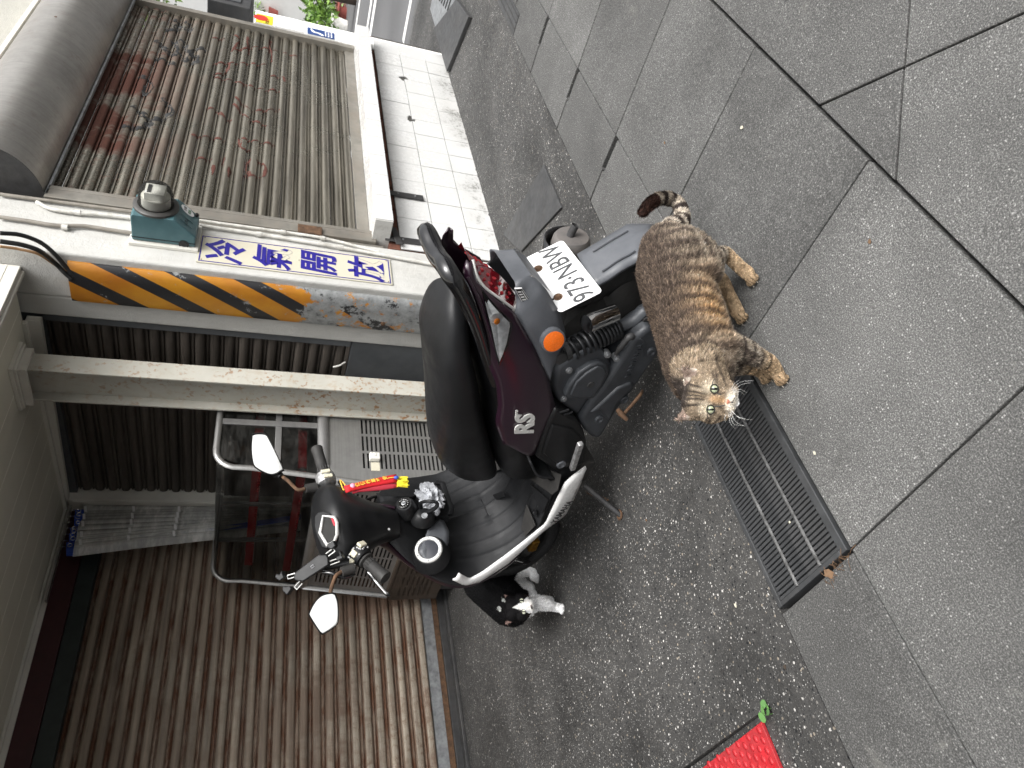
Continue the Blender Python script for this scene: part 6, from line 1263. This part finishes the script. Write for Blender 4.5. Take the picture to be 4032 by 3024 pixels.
def chain(pts, rads, n=5):
    P = cr(pts, n); Rr = np.interp(np.linspace(0, len(pts)-1, len(P)), range(len(pts)), rads); return [(p, r) for p, r in zip(P, Rr)]
def skin_body(blobs, voxel, smooth_it):
    """one continuous surface grown round the limbs"""
    b = bmesh.new()
    for p, r in blobs:
        m = Matrix.Translation(Vector(tuple(p))) @ (Matrix.Diagonal((*(r if hasattr(r, '__len__') else (r, r, r)), 1)))
        bmesh.ops.create_icosphere(b, subdivisions=2, radius=1., matrix=m)
    me = bpy.data.meshes.new('t'); b.to_mesh(me); b.free(); o = bpy.data.objects.new('t', me); COL.objects.link(o)
    rm = o.modifiers.new('r', 'REMESH'); rm.mode = 'VOXEL'; rm.voxel_size = voxel; sm = o.modifiers.new('s', 'SMOOTH'); sm.factor = .5; sm.iterations = smooth_it
    bpy.context.view_layer.update(); dg = bpy.context.evaluated_depsgraph_get(); out = bpy.data.meshes.new_from_object(o.evaluated_get(dg)); bpy.data.objects.remove(o); return out
def make_cat(label, loc, blobs, ears, colour, flow, hair_n, hair_len, eyes, nose_px, mouth, whisk, iris, nose_mat, view_fac, voxel=.0037, smooth_it=4, lenfn=None, contrast=1.):
    me = skin_body(blobs+ears, voxel, smooth_it); nv = len(me.vertices); co = np.empty(nv*3); me.vertices.foreach_get('co', co); co = co.reshape(-1, 3)
    no = np.empty(nv*3); me.vertices.foreach_get('normal', no); no = no.reshape(-1, 3)
    root = thing('cat', label, 'cat', loc); off = V(*loc)
    cl = colour(co, no); ca = me.color_attributes.new('fur', 'FLOAT_COLOR', 'POINT'); ca.data.foreach_set('color', np.c_[cl*(1-.2*contrast), np.ones(nv)].ravel())
    fr = np.empty(len(me.polygons)*4, int) if False else None
    me.calc_loop_triangles(); nt_ = len(me.loop_triangles); tri = np.empty(nt_*3, int); me.loop_triangles.foreach_get('vertices', tri); tri = tri.reshape(-1, 3)
    bvh = BVHTree.FromPolygons([tuple(c) for c in co], [tuple(t) for t in tri.tolist()])
    def hit(px, back=0.):
        d = ray(*px); d = d/np.linalg.norm(d); h = bvh.ray_cast(Vector(tuple(CAM)), Vector(tuple(d)))
        if h[0] is None:
            h = bvh.find_nearest(Vector(tuple(CAM+d*np.linalg.norm(off-CAM))))
        return V(*h[0])-d*back, V(*h[1]), d
    me.vertices.foreach_set('co', (co-off).ravel()); me.polygons.foreach_set('use_smooth', [True]*len(me.polygons)); me.materials.append(MATS['fur']); me.update()
    bo_ = bpy.data.objects.new('body', me); COL.objects.link(bo_); bo_.parent = root
    # fur
    A, B_, C_ = co[tri[:, 0]], co[tri[:, 1]], co[tri[:, 2]]; ar = np.linalg.norm(np.cross(B_-A, C_-A), axis=1)
    k = rng.choice(nt_, hair_n, p=ar/ar.sum()); u = rng.random((hair_n, 2)); fl_ = u.sum(1) > 1; u[fl_] = 1-u[fl_]
    P = A[k]+(B_[k]-A[k])*u[:, :1]+(C_[k]-A[k])*u[:, 1:]; Nn = no[tri[k, 0]]
    Cc = colour(P, Nn); F_ = flow(P); F_ = F_-Nn*(F_*Nn).sum(1, keepdims=True); F_ /= np.linalg.norm(F_, axis=1, keepdims=True)+1e-6
    L_ = hair_len*(lenfn(P) if lenfn else 1.)*rng.uniform(.6, 1.25, hair_n); F_ = F_+rng.normal(0, .22, P.shape); D = F_*.86+Nn*(.42+.12*rng.normal(0, 1, (hair_n, 1)))
    D /= np.linalg.norm(D, axis=1, keepdims=True); side = np.cross(D, Nn+rng.normal(0, .3, P.shape)); side /= np.linalg.norm(side, axis=1, keepdims=True)+1e-6
    wd = .00052; mid = P+D*(L_*.55)[:, None]+Nn*(L_*.05)[:, None]; tip_ = P+(D*.97-V(0, 0, .12))*L_[:, None]
    vs = np.stack([P-side*wd, P+side*wd, mid+side*wd*.8, mid-side*wd*.8, tip_], 1).reshape(-1, 3)-off
    i0 = np.arange(hair_n)*5; loops = np.stack([i0, i0+1, i0+2, i0+3, i0+3, i0+2, i0+4], 1).ravel()
    hm = bpy.data.meshes.new('fur'); hm.vertices.add(len(vs)); hm.vertices.foreach_set('co', vs.ravel()); hm.loops.add(len(loops)); hm.loops.foreach_set('vertex_index', loops)
    hm.polygons.add(hair_n*2); st_ = np.stack([np.arange(hair_n)*7, np.arange(hair_n)*7+4], 1).ravel(); hm.polygons.foreach_set('loop_start', st_); hm.polygons.foreach_set('loop_total', np.tile([4, 3], hair_n)); hm.update(calc_edges=True); hm.validate()
    fw_ = nrm(flow(P).mean(0)); Ps = P-.6*(P@fw_)[:, None]*fw_; clump = np.array([mnoise.noise(Vector(tuple(p_*170)))+.9*mnoise.noise(Vector(tuple(p_*360))) for p_ in Ps])[:, None]; jit = np.exp(rng.normal(0, .30, (hair_n, 1))+clump*.95*contrast); tick = np.where(rng.random((hair_n, 1))+.35*clump < .36, 1.+2.6*contrast, 1-.18*contrast)
    rk = 1-.4*contrast; cols = np.stack([Cc*rk*jit, Cc*rk*jit, Cc*1.0*jit, Cc*1.0*jit, np.clip(Cc*tick*jit+.03*contrast*(tick > 1.5), 0, .85)], 1).reshape(-1, 3)
    ha = hm.color_attributes.new('fur', 'FLOAT_COLOR', 'POINT'); ha.data.foreach_set('color', np.c_[cols, np.ones(len(cols))].ravel()); hm.materials.append(MATS['fur'])
    ho = bpy.data.objects.new('fur', hm); COL.objects.link(ho); ho.parent = root; ho['kind'] = 'stuff'
    # face
    for ep, r in eyes:
        c, n_, d = hit(ep); c = c+d*r*.30; vd = -d; R_ = r
        b = MB(); b.ball(c, R_, 20, 14); eo = b.build('eye', iris, root, smooth=80)
        q = c+vd*R_*.975; upv = nrm(-MW@V(0, 1, 0)); upv = nrm(upv-vd*(upv@vd)); rt = np.cross(upv, vd)
        b = MB(); b.rings([[q+vd*o+(rt*math.cos(a)*.30+upv*math.sin(a)*.72)*R_*k for a in np.linspace(0, 6.283, 18)[:-1]] for k, o in ((1., -.0012), (.6, .0008))]); b.build('pupil', 'pupil', eo, smooth=60)
        b = MB(); b.tube([q-vd*R_*.20+(rt*math.cos(a)*1.02+upv*math.sin(a)*(.80 if math.sin(a) > 0 else .86))*R_*.93 for a in np.linspace(0, 6.283, 22)[:-1]], .0015, 6, close=True); b.build('eyelid', 'lid_dark', eo, smooth=60)
        b = MB(); b.ball(q+rt*R_*.28+upv*R_*.38, R_*.11, 8, 6); b.build('highlight_wet', 'whisker', eo, smooth=80) if False else None
    if nose_px:
        Q = []
        for p_ in nose_px: c, n_, d = hit(p_, .001); Q.append(c)
        c = np.mean(np.array(Q), 0); d = nrm(c-CAM); b = MB(); n = len(Q); b.add(Q+[c-d*.0045], [(i, (i+1) % n, n) for i in range(n)]+[tuple(range(n))]); b.build('nose', nose_mat, root, smooth=60, bevel=.0006)
    for ml, wdt, mt in mouth:
        P_ = [hit(p_, .0006)[0] for p_ in ml]; b = MB(); b.tube(cr(P_, 4), wdt, 5); b.build('mouth_line' if mt == 'lid_dark' else 'marking', mt, root, smooth=60)
    b = MB()
    for a_, m_, e_ in whisk:
        c, n_, d = hit(a_); dist = np.linalg.norm(c-CAM); q1 = CAM+nrm(ray(*m_))*(dist*.997); q2 = CAM+nrm(ray(*e_))*(dist*1.0); P_ = cr([c, q1, q2], 8); b.tube(P_, list(np.linspace(.00030, .00010, len(P_))), 4)
    wk = b.build('whisker', 'whisker', root, smooth=60, kind='stuff')
    return root, hit
# ---------------------------------------------------------------- tabby
cT = lambda x, y: (2300+x*.6028, 700+y*.6028)
F1, F2, R1, R2 = gnd(*cT(1300, 1275)), gnd(*cT(1200, 1265)), gnd(*cT(1108, 630)), gnd(*cT(1040, 880))
TA, TB = (F1+F2)/2, (R1+R2)/2; te = nrm(TA-TB); tsd = V(te[1], -te[0], 0)*-1
if tsd@(CAM*V(1, 1, 0)-TB) < 0: tsd = -tsd          # tsd points to the flank that faces us
def T(t, s, h): return TB+te*t+tsd*s+V(0, 0, h)
blobs = []
blobs += [(p, (r*1.0, r*1.0, r*1.02)) for p, r in chain([T(-.155, 0, .215), T(-.115, 0, .225), T(-.05, 0, .232), T(.03, 0, .230), T(.11, 0, .222), T(.19, 0, .222), T(.255, 0, .232), T(.30, .012, .245)], [.042, .074, .091, .093, .094, .092, .084, .070], 6)]
HD_ = CAM+nrm(ray(*cT(822, 1440)))*np.linalg.norm(T(.335, .045, .272)-CAM)      # head centre
hv = nrm(CAM-HD_)
def hp(x, y, o): d = nrm(ray(*cT(x, y))); k = ((HD_+hv*o-CAM)@hv)/(d@hv); return CAM+d*k
blobs += chain([T(.27, .01, .245), (T(.30, .02, .25)+HD_)/2, HD_-hv*.03], [.075, .062, .056], 5)
blobs += [(HD_-hv*.008, .055), (hp(790, 1440, -.006), .054), (hp(850, 1375, .012), .037), (hp(832, 1510, .012), .036), (hp(890, 1445, .026), .031), (hp(905, 1450, .032), .024), (hp(935, 1455, .038), .0195), (hp(950, 1432, .036), .0185), (hp(935, 1488, .036), .0185), (hp(974, 1468, .026), .0135), (hp(930, 1395, .016), .027), (hp(905, 1510, .016), .027), (hp(760, 1400, .012), .040), (hp(745, 1470, .012), .040)]
ears = []
def ear(tipp, ba, bb, ot, ob):
    t_, a_, c_ = hp(*tipp, ot), hp(*ba, ob), hp(*bb, ob); out = []
    for i in np.linspace(0, 1, 11):
        for j in np.linspace(0, 1, 9):
            w_ = 1-i; q = a_*(1-j)+c_*j; q = q*w_+t_*i; q = q-hv*.012*math.sin(math.pi*j)*w_; out.append((q, .0072*(1-.42*i)))
    return out
ears += ear((640, 1248), (772, 1292), (700, 1385), .032, .010); ears += ear((612, 1578), (765, 1565), (690, 1470), .026, .008)
def Ts(px, s): return vpl(*cT(*px), TA+tsd*s, TB+tsd*s)
def leg(pts, rads): return chain(pts, rads, 6)
blobs += leg([T(.225, .045, .20), Ts((1030, 1125), .050), Ts((1125, 1172), .047), Ts((1215, 1212), .038), F1+V(0, 0, .021)], [.048, .032, .0245, .020, .0185])
blobs += leg([T(.225, -.045, .20), T(.22, -.045, .13), F2*V(1, 1, 0)-te*.012+V(0, 0, .085), F2*V(1, 1, 0)+V(0, 0, .042)-te*.008, F2+V(0, 0, .021)], [.05, .033, .025, .020, .019])
HK1 = Ts((912, 492), .045); KN1 = Ts((800, 610), .072)
blobs += leg([T(-.065, .040, .215), T(-.03, .055, .18), KN1, (KN1+HK1)/2+V(0, 0, .006), HK1, (HK1+R1)/2+V(0, 0, .010), R1+V(0, 0, .021)], [.075, .060, .036, .027, .018, .0175, .0195])
HK2 = Ts((890, 655), -.045); KN2 = Ts((770, 760), -.055)
blobs += leg([T(-.04, -.04, .21), T(.0, -.05, .17), KN2, (KN2+HK2)/2, HK2, (HK2+R2)/2+V(0, 0, .008), R2+V(0, 0, .021)], [.074, .054, .036, .026, .019, .0175, .0195])
for pw_, dx in ((F1, .018), (F2, .017), (R1, .018), (R2, .017)):
    blobs += [(pw_+te*.014+V(0, 0, .0165), (.0165, .0165, .0155))]
    for k in (-1.5, -.5, .5, 1.5): blobs.append((pw_+te*(.027-.003*abs(k))+tsd*.0092*k+V(0, 0, .0115), .0088))
tb_ = T(-.165, 0, .215); tails = [tb_, T(-.205, .0, .19), vpl(*cT(640, 285), TA, TB), vpl(*cT(628, 190), TA, TB), vpl(*cT(580, 145), TA, TB), vpl(*cT(505, 135), TA, TB), vpl(*cT(435, 165), TA, TB), vpl(*cT(385, 222), TA, TB)]
TAIL = chain(tails, [.034, .026, .0215, .0200, .0190, .0175, .016, .013], 10); blobs += TAIL
tail_pts = np.array([p for p, r in TAIL])
def tabby_col(P, N):
    D = P-TB; t, s, h = D@te, D@tsd, P[:, 2]
    n1, n2, n3 = vnoise(P, 9, 1.), vnoise(P, 28, 4.), vnoise(P, 70, 2.)
    c = np.tile(V(.165, .136, .108), (len(P), 1))
    def mix_(c, w_, col): w_ = np.clip(w_, 0, 1)[:, None]; return c*(1-w_)+V(*col)*w_
    sm = lambda x, a, b: np.clip((x-a)/(b-a), 0, 1)**2*(3-2*np.clip((x-a)/(b-a), 0, 1))
    c = mix_(c, sm(h, .21, .31)*.9, (.052, .037, .028))                                     # dark back
    c = mix_(c, np.exp(-((t-.13)/.10)**2-((h-.215)/.05)**2)*(.75+.5*n1), (.29, .165, .070))     # ginger flank
    c = mix_(c, sm(h, .20, .12)*.7, (.27, .235, .19))                                      # pale belly
    st = np.sin(t*2*math.pi/.043+2.6*n1+.8*n2+h*14); c = mix_(c, sm(st, .1, .75)*sm(h, .33, .29)*sm(h, .07, .12)*.72, (.050, .036, .028))
    c = mix_(c, sm(-st, .4, .95)*sm(h, .30, .24)*.35, (.30, .235, .165))
    hind = sm(t, .02, -.03)*sm(h, .24, .20); st2 = np.sin(h*2*math.pi/.030+t*30+1.5*n1); c = mix_(c, hind*sm(st2, .1, .7)*.75, (.045, .035, .028)); c = mix_(c, hind*sm(-st2, .2, .8)*.5, (.33, .28, .215))
    low = sm(h, .105, .06); c = mix_(c, low, (.38, .27, .165)); 
    fore = sm(t, .15, .19)*sm(h, .175, .15)*sm(h, .03, .05); st3 = np.sin(h*2*math.pi/.030+1.3*n1+s*20); c = mix_(c, fore*sm(st3, .2, .8)*.85, (.04, .03, .025))
    c = mix_(c, sm(t, .30, .22)*0, (0, 0, 0))
    c = mix_(c, sm(-t, .115, .13)*sm(h, .11, .085)*sm(.045-h, -.04, .0), (.05, .032, .022))     # dark heel
    c = mix_(c, sm(np.abs(n3)*low, .25, .5)*.3, (.12, .07, .04))
    for pw_ in (F1, F2, R1, R2):  # shade in the gaps between the toes, painted as dark lines
        q_ = P-pw_; la, fo = q_@tsd, q_@te; tz = np.abs(((la/.0092) % 1.)-.0); tz = np.minimum(tz, 1-tz); c = mix_(c, sm(.16-tz, 0, .12)*((np.abs(la) < .024) & (np.abs(la) > -.001) & (fo > .012) & (fo < .045) & (h < .03))*.85, (.02, .014, .01))
    # tail rings
    dd = np.linalg.norm(P[:, None, :]-tail_pts[None, ::4, :], axis=2); k = dd.argmin(1)/max(1, len(tail_pts[::4])-1); on = (dd.min(1) < .034) & (t < -.175)
    rg = np.sin(k*2*math.pi*7.5+.6*n2); tc_ = np.tile(V(.36, .31, .25), (len(P), 1)); tc_ = mix_(tc_, sm(rg, -.1, .5), (.040, .030, .026)); tc_ = mix_(tc_, sm(k, .74, .84), (.035, .018, .014)); c = np.where(on[:, None], tc_, c)
    # head
    q = P-HD_; hd = (np.linalg.norm(q, axis=1) < .125) & (t > .24)
    vy = nrm(-(MW@V(0, 1, 0))); vy = nrm(vy-hv*(vy@hv)); vx = np.cross(vy, hv); rl = R(9); ux = vx*math.cos(rl)-vy*math.sin(rl); uy = vy*math.cos(rl)+vx*math.sin(rl)
    X, Y, Z = q@ux, q@uy, q@hv
    front = sm(Z, -.01, .02)
    hc = np.tile(V(.215, .165, .115), (len(P), 1))
    fm_ = sm(Y, .006, .016)*sm(-Y, -.060, -.045)
    for x0, wl in ((-.0185, .0026), (-.0065, .0021), (.0, .0014), (.0065, .0021), (.0185, .0026)):
        dl = np.abs(X-x0*(1+9*(Y-.012))+.0028*n2+.0012*n3); hc = mix_(hc, np.exp(-(dl/wl)**2)*fm_*.95, (.016, .013, .012))
    for x0 in (-.0125, .0125): hc = mix_(hc, np.exp(-((X-x0*(1+9*(Y-.012))+.0028*n2)/.0024)**2)*fm_*.5, (.40, .34, .26))
    hc = mix_(hc, sm(Y, .040, .058)*sm(np.abs(X), .040, .022)*.9, (.020, .017, .016))  # nape shadow painted into the fur colour between the ears
    hc = mix_(hc, sm(Y, .035, .06)*sm(np.abs(X), .055, .03)*.75, (.040, .032, .028))
    bar = np.sin((np.abs(X)*.55-Y)*2*math.pi/.021+n1); hc = mix_(hc, sm(bar, .3, .8)*sm(np.abs(X), .028, .036)*sm(Y, .012, 0.)*.7, (.04, .03, .024))
    for ex in (-.025, .025): hc = mix_(hc, np.exp(-(((X-ex)/.0165)**2+((Y-.006)/.016)**2)**2)*.9, (.52, .44, .33)); hc = mix_(hc, np.exp(-((X-ex*2.05)**2/.010**2+((Y+.012-.25*(np.abs(X)-.03))/.0035)**2)), (.03, .022, .018))
    hc = mix_(hc, np.exp(-((X)/.0085)**2)*sm(Y, -.05, -.035)*sm(Y, .008, -.012)*.8, (.32, .19, .095)); hc = mix_(hc, np.exp(-(((np.abs(X)-.0125-.25*(-Y-.012))/.0028)**2))*sm(-Y, .002, .010)*sm(Y, -.036, -.028)*.75, (.035, .025, .02))
    hc = mix_(hc, np.exp(-((X/.026)**2+((Y+.048)/.014)**2)**2)*front, (.66, .60, .50)); hc = mix_(hc, sm(-Y, .052, .062)*sm(np.abs(X), .03, .018)*front, (.80, .78, .74))
    c = np.where((hd & (Z > -.03))[:, None], hc, c)
    # inner ears
    EP = np.array([e_[0] for e_ in ears]); near = np.concatenate([np.linalg.norm(p_[:, None]-EP[None], axis=2).min(1) for p_ in np.array_split(P, max(1, len(P)//4000))]) < .0105; earm = near & (Y > .038) & ((N@hv) > .25); ec_ = np.tile(V(.25, .185, .15), (len(P), 1)); ec_ = mix_(ec_, sm(n3, .0, .3)*.6, (.5, .45, .38))
    c = np.where(earm[:, None], ec_, c); eb = near & (Y > .040) & ((N@hv) < .1); c = np.where(eb[:, None], V(.06, .045, .035), c)
    return np.clip(c*(1+.30*n3[:, None]), .004, .8)
def tabby_flow(P):
    D = P-TB; t, h = D@te, P[:, 2]; F_ = np.tile(-te, (len(P), 1))+np.where(h < .15, -1.2, -.35)[:, None]*V(0, 0, 1)
    q = P-HD_; hd = (np.linalg.norm(q, axis=1) < .085); F_ = np.where(hd[:, None], q-(q@hv)[:, None]*hv*1.2-hv*.02, F_)
    d = np.linalg.norm(P[:, None, :]-tail_pts[None, ::4, :], axis=2); k = np.clip(d.argmin(1), 0, len(tail_pts[::4])-2); tg = tail_pts[::4][k+1]-tail_pts[::4][k]; tg /= np.linalg.norm(tg, axis=1, keepdims=True)
    return np.where(((d.min(1) < .034) & (t < -.175))[:, None], tg, F_)
def tabby_len(P):
    q = np.linalg.norm(P-HD_, axis=1); h = P[:, 2]; return np.where(q < .085, .28, np.where(h < .04, .22, np.where(h < .07, .45, np.where(h < .16, .62, 1.1))))
cK = lambda x, y: (2600+x*.3361, 1380+y*.3361)
tabby, thit = make_cat('brown tabby cat with ginger flank standing on the paving looking up', tuple(TB), blobs, ears, tabby_col, tabby_flow, 170000, .0105,
    [(cK(632, 450), .0108), (cK(588, 692), .0108)], [cK(*p) for p in ((768, 642), (785, 560), (828, 608))],
    [([cK(825, 606), cK(848, 602)], .0009, 'lid_dark'), ([cK(848, 602), cK(862, 575), cK(868, 545)], .0011, 'lid_dark'), ([cK(848, 602), cK(850, 640), cK(845, 665)], .0010, 'lid_dark'), ([cK(655, 495), cK(690, 515), cK(715, 518)], .0012, 'lid_dark'), ([cK(615, 655), cK(680, 655), cK(760, 640)], .0011, 'lid_dark'), ([cK(608, 410), cK(612, 370), cK(640, 330)], .0010, 'lid_dark'), ([cK(552, 730), cK(550, 770), cK(560, 795)], .0010, 'lid_dark')],
    [(cK(840, 470), cK(930, 375), cK(1090, 350)), (cK(845, 480), cK(950, 400), cK(1060, 378)), (cK(850, 490), cK(930, 455), cK(1020, 495)), (cK(835, 460), cK(860, 400), cK(920, 345)), (cK(830, 705), cK(930, 790), cK(1080, 812)), (cK(825, 715), cK(880, 830), cK(990, 888)), (cK(815, 725), cK(860, 860), cK(985, 880)), (cK(800, 735), cK(820, 850), cK(880, 920)), (cK(835, 700), cK(900, 770), cK(1000, 800)), (cK(770, 745), cK(755, 800), cK(770, 850)), (cK(850, 500), cK(930, 480), cK(985, 520))],
    'eye_green', 'nose_brick', 1., lenfn=tabby_len)
b = MB()
for p_ in (F1, R1, R2, F2):
    for k in (-.5, .5): q_ = p_+te*.0335+tsd*.0092*k*2+V(0, 0, .008); b.tube([q_, q_+te*.004-V(0, 0, .003)], [.0011, .0004], 5)
b.build('claw', 'claw', tabby, kind='stuff')
# ---------------------------------------------------------------- tuxedo
cU = lambda x, y: (1800+x*.378, 2180+y*.378)
U1, U2, U3 = gnd(*cU(1095, 560)), gnd(*cU(815, 415)), gnd(*cU(838, 245))
UB_ = (U2+U3)/2; ue = nrm((U1-UB_)*V(1, 1, 0)); us_ = V(-ue[1], ue[0], 0)
def W2(t, s, h): return UB_+ue*t+us_*s+V(0, 0, h)
UT = np.linalg.norm(U1-UB_)
ub = [(p, r) for p, r in chain([W2(-.12, 0, .235), W2(-.06, 0, .24), W2(.05, 0, .225), W2(.15, 0, .215), W2(.235, 0, .215), W2(.285, 0, .215)], [.055, .083, .088, .088, .082, .066], 6)]
UH = CAM+nrm(ray(*cU(655, 545)))*(np.linalg.norm(W2(.365, 0, .20)-CAM)); uhv = nrm(CAM-UH)
def up2(x, y, o): d = nrm(ray(*cU(x, y))); k = ((UH+uhv*o-CAM)@uhv)/(d@uhv); return CAM+d*k
ub += chain([W2(.26, 0, .215), (W2(.30, 0, .215)+UH)/2, UH-uhv*.03], [.066, .056, .05], 5)
ub += [(UH-uhv*.005, .050), (up2(610, 560, -.004), .049), (up2(660, 490, .010), .032), (up2(672, 615, .010), .032), (up2(715, 540, .026), .026), (up2(745, 530, .033), .018), (up2(750, 515, .033), .015), (up2(758, 560, .033), .015), (up2(762, 580, .024), .013), (up2(575, 520, .006), .036), (up2(575, 610, .006), .036)]
def ear2(tipp, ba, bb):
    t_, a_, c_ = up2(*tipp, -.004), up2(*ba, -.004), up2(*bb, -.004); out = []
    for i in np.linspace(0, 1, 8):
        for j in np.linspace(0, 1, 6): q = (a_*(1-j)+c_*j)*(1-i)+t_*i; out.append((q-uhv*.01*math.sin(math.pi*j)*(1-i), .0050*(1-.4*i)))
    return out
ue2 = ear2((492, 428), (580, 460), (540, 530))+ear2((503, 738), (610, 690), (545, 650))
sgn_ = 1 if (U1-UB_)@us_ > 0 else -1
ub += chain([W2(.245, .03, .20), CAM+nrm(ray(*cU(800, 505)))*np.linalg.norm(W2(.27, .03, .12)-CAM), CAM+nrm(ray(*cU(930, 530)))*np.linalg.norm(W2(.29, .02, .07)-CAM), U1-ue*.015+V(0, 0, .036), U1+V(0, 0, .02)], [.045, .031, .024, .020, .0185], 6)
U4 = U1-ue*.085; ub += chain([W2(.235, -.035, .20), W2(.23, -.02, .13), U4*V(1, 1, 0)+V(0, 0, .06), U4+V(0, 0, .02)], [.045, .03, .022, .019], 6)
def Us(px, P_): return CAM+nrm(ray(*cU(*px)))*np.linalg.norm(P_-CAM)
h2a, h3a = Us((700, 318), U2-ue*.055+V(0, 0, .06)), Us((775, 190), U3-ue*.045+V(0, 0, .05))
ub += chain([W2(-.05, (U2-UB_)@us_*1.1, .20), Us((590, 290), U2-ue*.07+V(0, 0, .12)), h2a, Us((770, 355), U2-ue*.02+V(0, 0, .035)), U2+V(0, 0, .019)], [.060, .034, .021, .0175, .0175], 6)
ub += chain([W2(-.05, (U3-UB_)@us_*1.1, .20), W2(-.06, (U3-UB_)@us_*1.1, .11), h3a, U3+V(0, 0, .019)], [.060, .034, .019, .0175], 6)
for pw_ in (U1, U2, U3):
    ub.append((pw_+ue*.012+V(0, 0, .015), .0155))
    for k in (-1.5, -.5, .5, 1.5): ub.append((pw_+ue*(.024-.003*abs(k))+us_*.0086*k+V(0, 0, .0108), .0082))
ub += chain([W2(-.14, 0, .23), W2(-.22, -.02, .17), W2(-.28, -.04, .12), W2(-.33, -.04, .14)], [.03, .018, .016, .012], 6)
uvy = nrm(-(MW@V(0, 1, 0))); uvy = nrm(uvy-uhv*(uvy@uhv)); uvx = np.cross(uvy, uhv); rl_ = R(-8)
uX, uY = uvx*math.cos(rl_)-uvy*math.sin(rl_), uvy*math.cos(rl_)+uvx*math.sin(rl_)
spots = [(up2(485, 485, .0), .007), (up2(440, 580, .0), .0085)]
def tux_col(P, N):
    D = P-UB_; t, s, h = D@ue, D@us_, P[:, 2]; n1, n3 = vnoise(P, 14, 3.), vnoise(P, 70, 5.)
    c = np.tile(V(.0045, .0045, .005), (len(P), 1)); wh = V(.88, .87, .85)
    w_ = (h+.03*n1 < .105) | ((t > .16) & (h < .15+.02*n1) & (t < .33)); c = np.where(w_[:, None], wh, c)
    q = P-UH; X, Y, Z = q@uX, q@uY, q@uhv; hd = (np.linalg.norm(q, axis=1) < .11) & (Z > -.035)
    hc = np.tile(V(.0055, .005, .0055), (len(P), 1)); bl = np.abs(X+.002) < np.interp(Y, [-.06, -.03, -.012, .008, .03], [.034, .030, .017, .009, .0]); bl &= (Y > -.07) & (Y < .03); bl |= (Y < -.042); hc = np.where(bl[:, None], V(.82, .80, .77), hc)
    hc = np.where(((np.abs(X) > .030) & (Y < -.02))[:, None], hc*.0+V(.014, .011, .009), hc); c = np.where(hd[:, None], hc, c)
    EP = np.array([e_[0] for e_ in ue2]); near = np.concatenate([np.linalg.norm(p_[:, None]-EP[None], axis=2).min(1) for p_ in np.array_split(P, max(1, len(P)//4000))]) < .0095; er = near & (Y > .036) & ((N@uhv) > .3); c = np.where(er[:, None], V(.24, .16, .14), c)
    for sp_, r_ in spots: c = np.where(((np.linalg.norm(P-sp_-uhv*((P-sp_)@uhv)[:, None], axis=1) < r_*(1+.6*n3)) & (h > .14))[:, None], V(.42, .43, .41), c)
    return np.clip(c*(1+.2*n3[:, None]), .003, .8)
def tux_flow(P):
    F_ = np.tile(-ue, (len(P), 1))+np.where(P[:, 2] < .15, -1.2, -.3)[:, None]*V(0, 0, 1); q = P-UH; hd = np.linalg.norm(q, axis=1) < .08
    return np.where(hd[:, None], q-(q@uhv)[:, None]*uhv*1.2, F_)
tux, uhit = make_cat('black and white cat peering out from beside the scooter front wheel', tuple(UB_), ub, ue2, tux_col, tux_flow, 70000, .011,
    [(cU(672, 488), .0100), (cU(693, 606), .0100)], [cU(*p) for p in ((768, 520), (765, 562), (782, 548))],
    [([cU(782, 548), cU(788, 560), cU(775, 590)], .0012, 'lid_dark'), ([cU(768, 535), cU(775, 565), cU(780, 572)], .0030, 'nose_black')],
    [(cU(778, 590), cU(800, 640), cU(822, 665)), (cU(772, 596), cU(785, 650), cU(788, 700)), (cU(768, 600), cU(765, 650), cU(772, 690)), (cU(785, 585), cU(830, 610), cU(880, 612)), (cU(655, 545), cU(630, 553), cU(605, 560)), (cU(775, 500), cU(800, 460), cU(770, 430)), (cU(778, 500), cU(810, 475), cU(830, 450))],
    'eye_pale', 'nose_pink', 1., contrast=.15, lenfn=lambda P: np.where(np.linalg.norm(P-UH, axis=1) < .08, .45, np.where(P[:, 2] < .07, .45, 1.)))

GROUPS = {'conduit': 'conduits on the white pillar', 'cable': 'cables at the top of the pillar', 'roller_shutter': 'roller shutters round the alcove', 'cat': 'cats by the scooter', 'notice': 'notices pasted on the end post', 'potted_plant': 'potted plants across the street', 'iron_bracket': 'iron brackets under the sill', 'metal_plate': 'metal plates on the pavement'}
for o in list(bpy.data.objects):
    k = o.name.split('.')[0]
    if o.parent is None and k in GROUPS and 'label' in o: o['group'] = GROUPS[k]
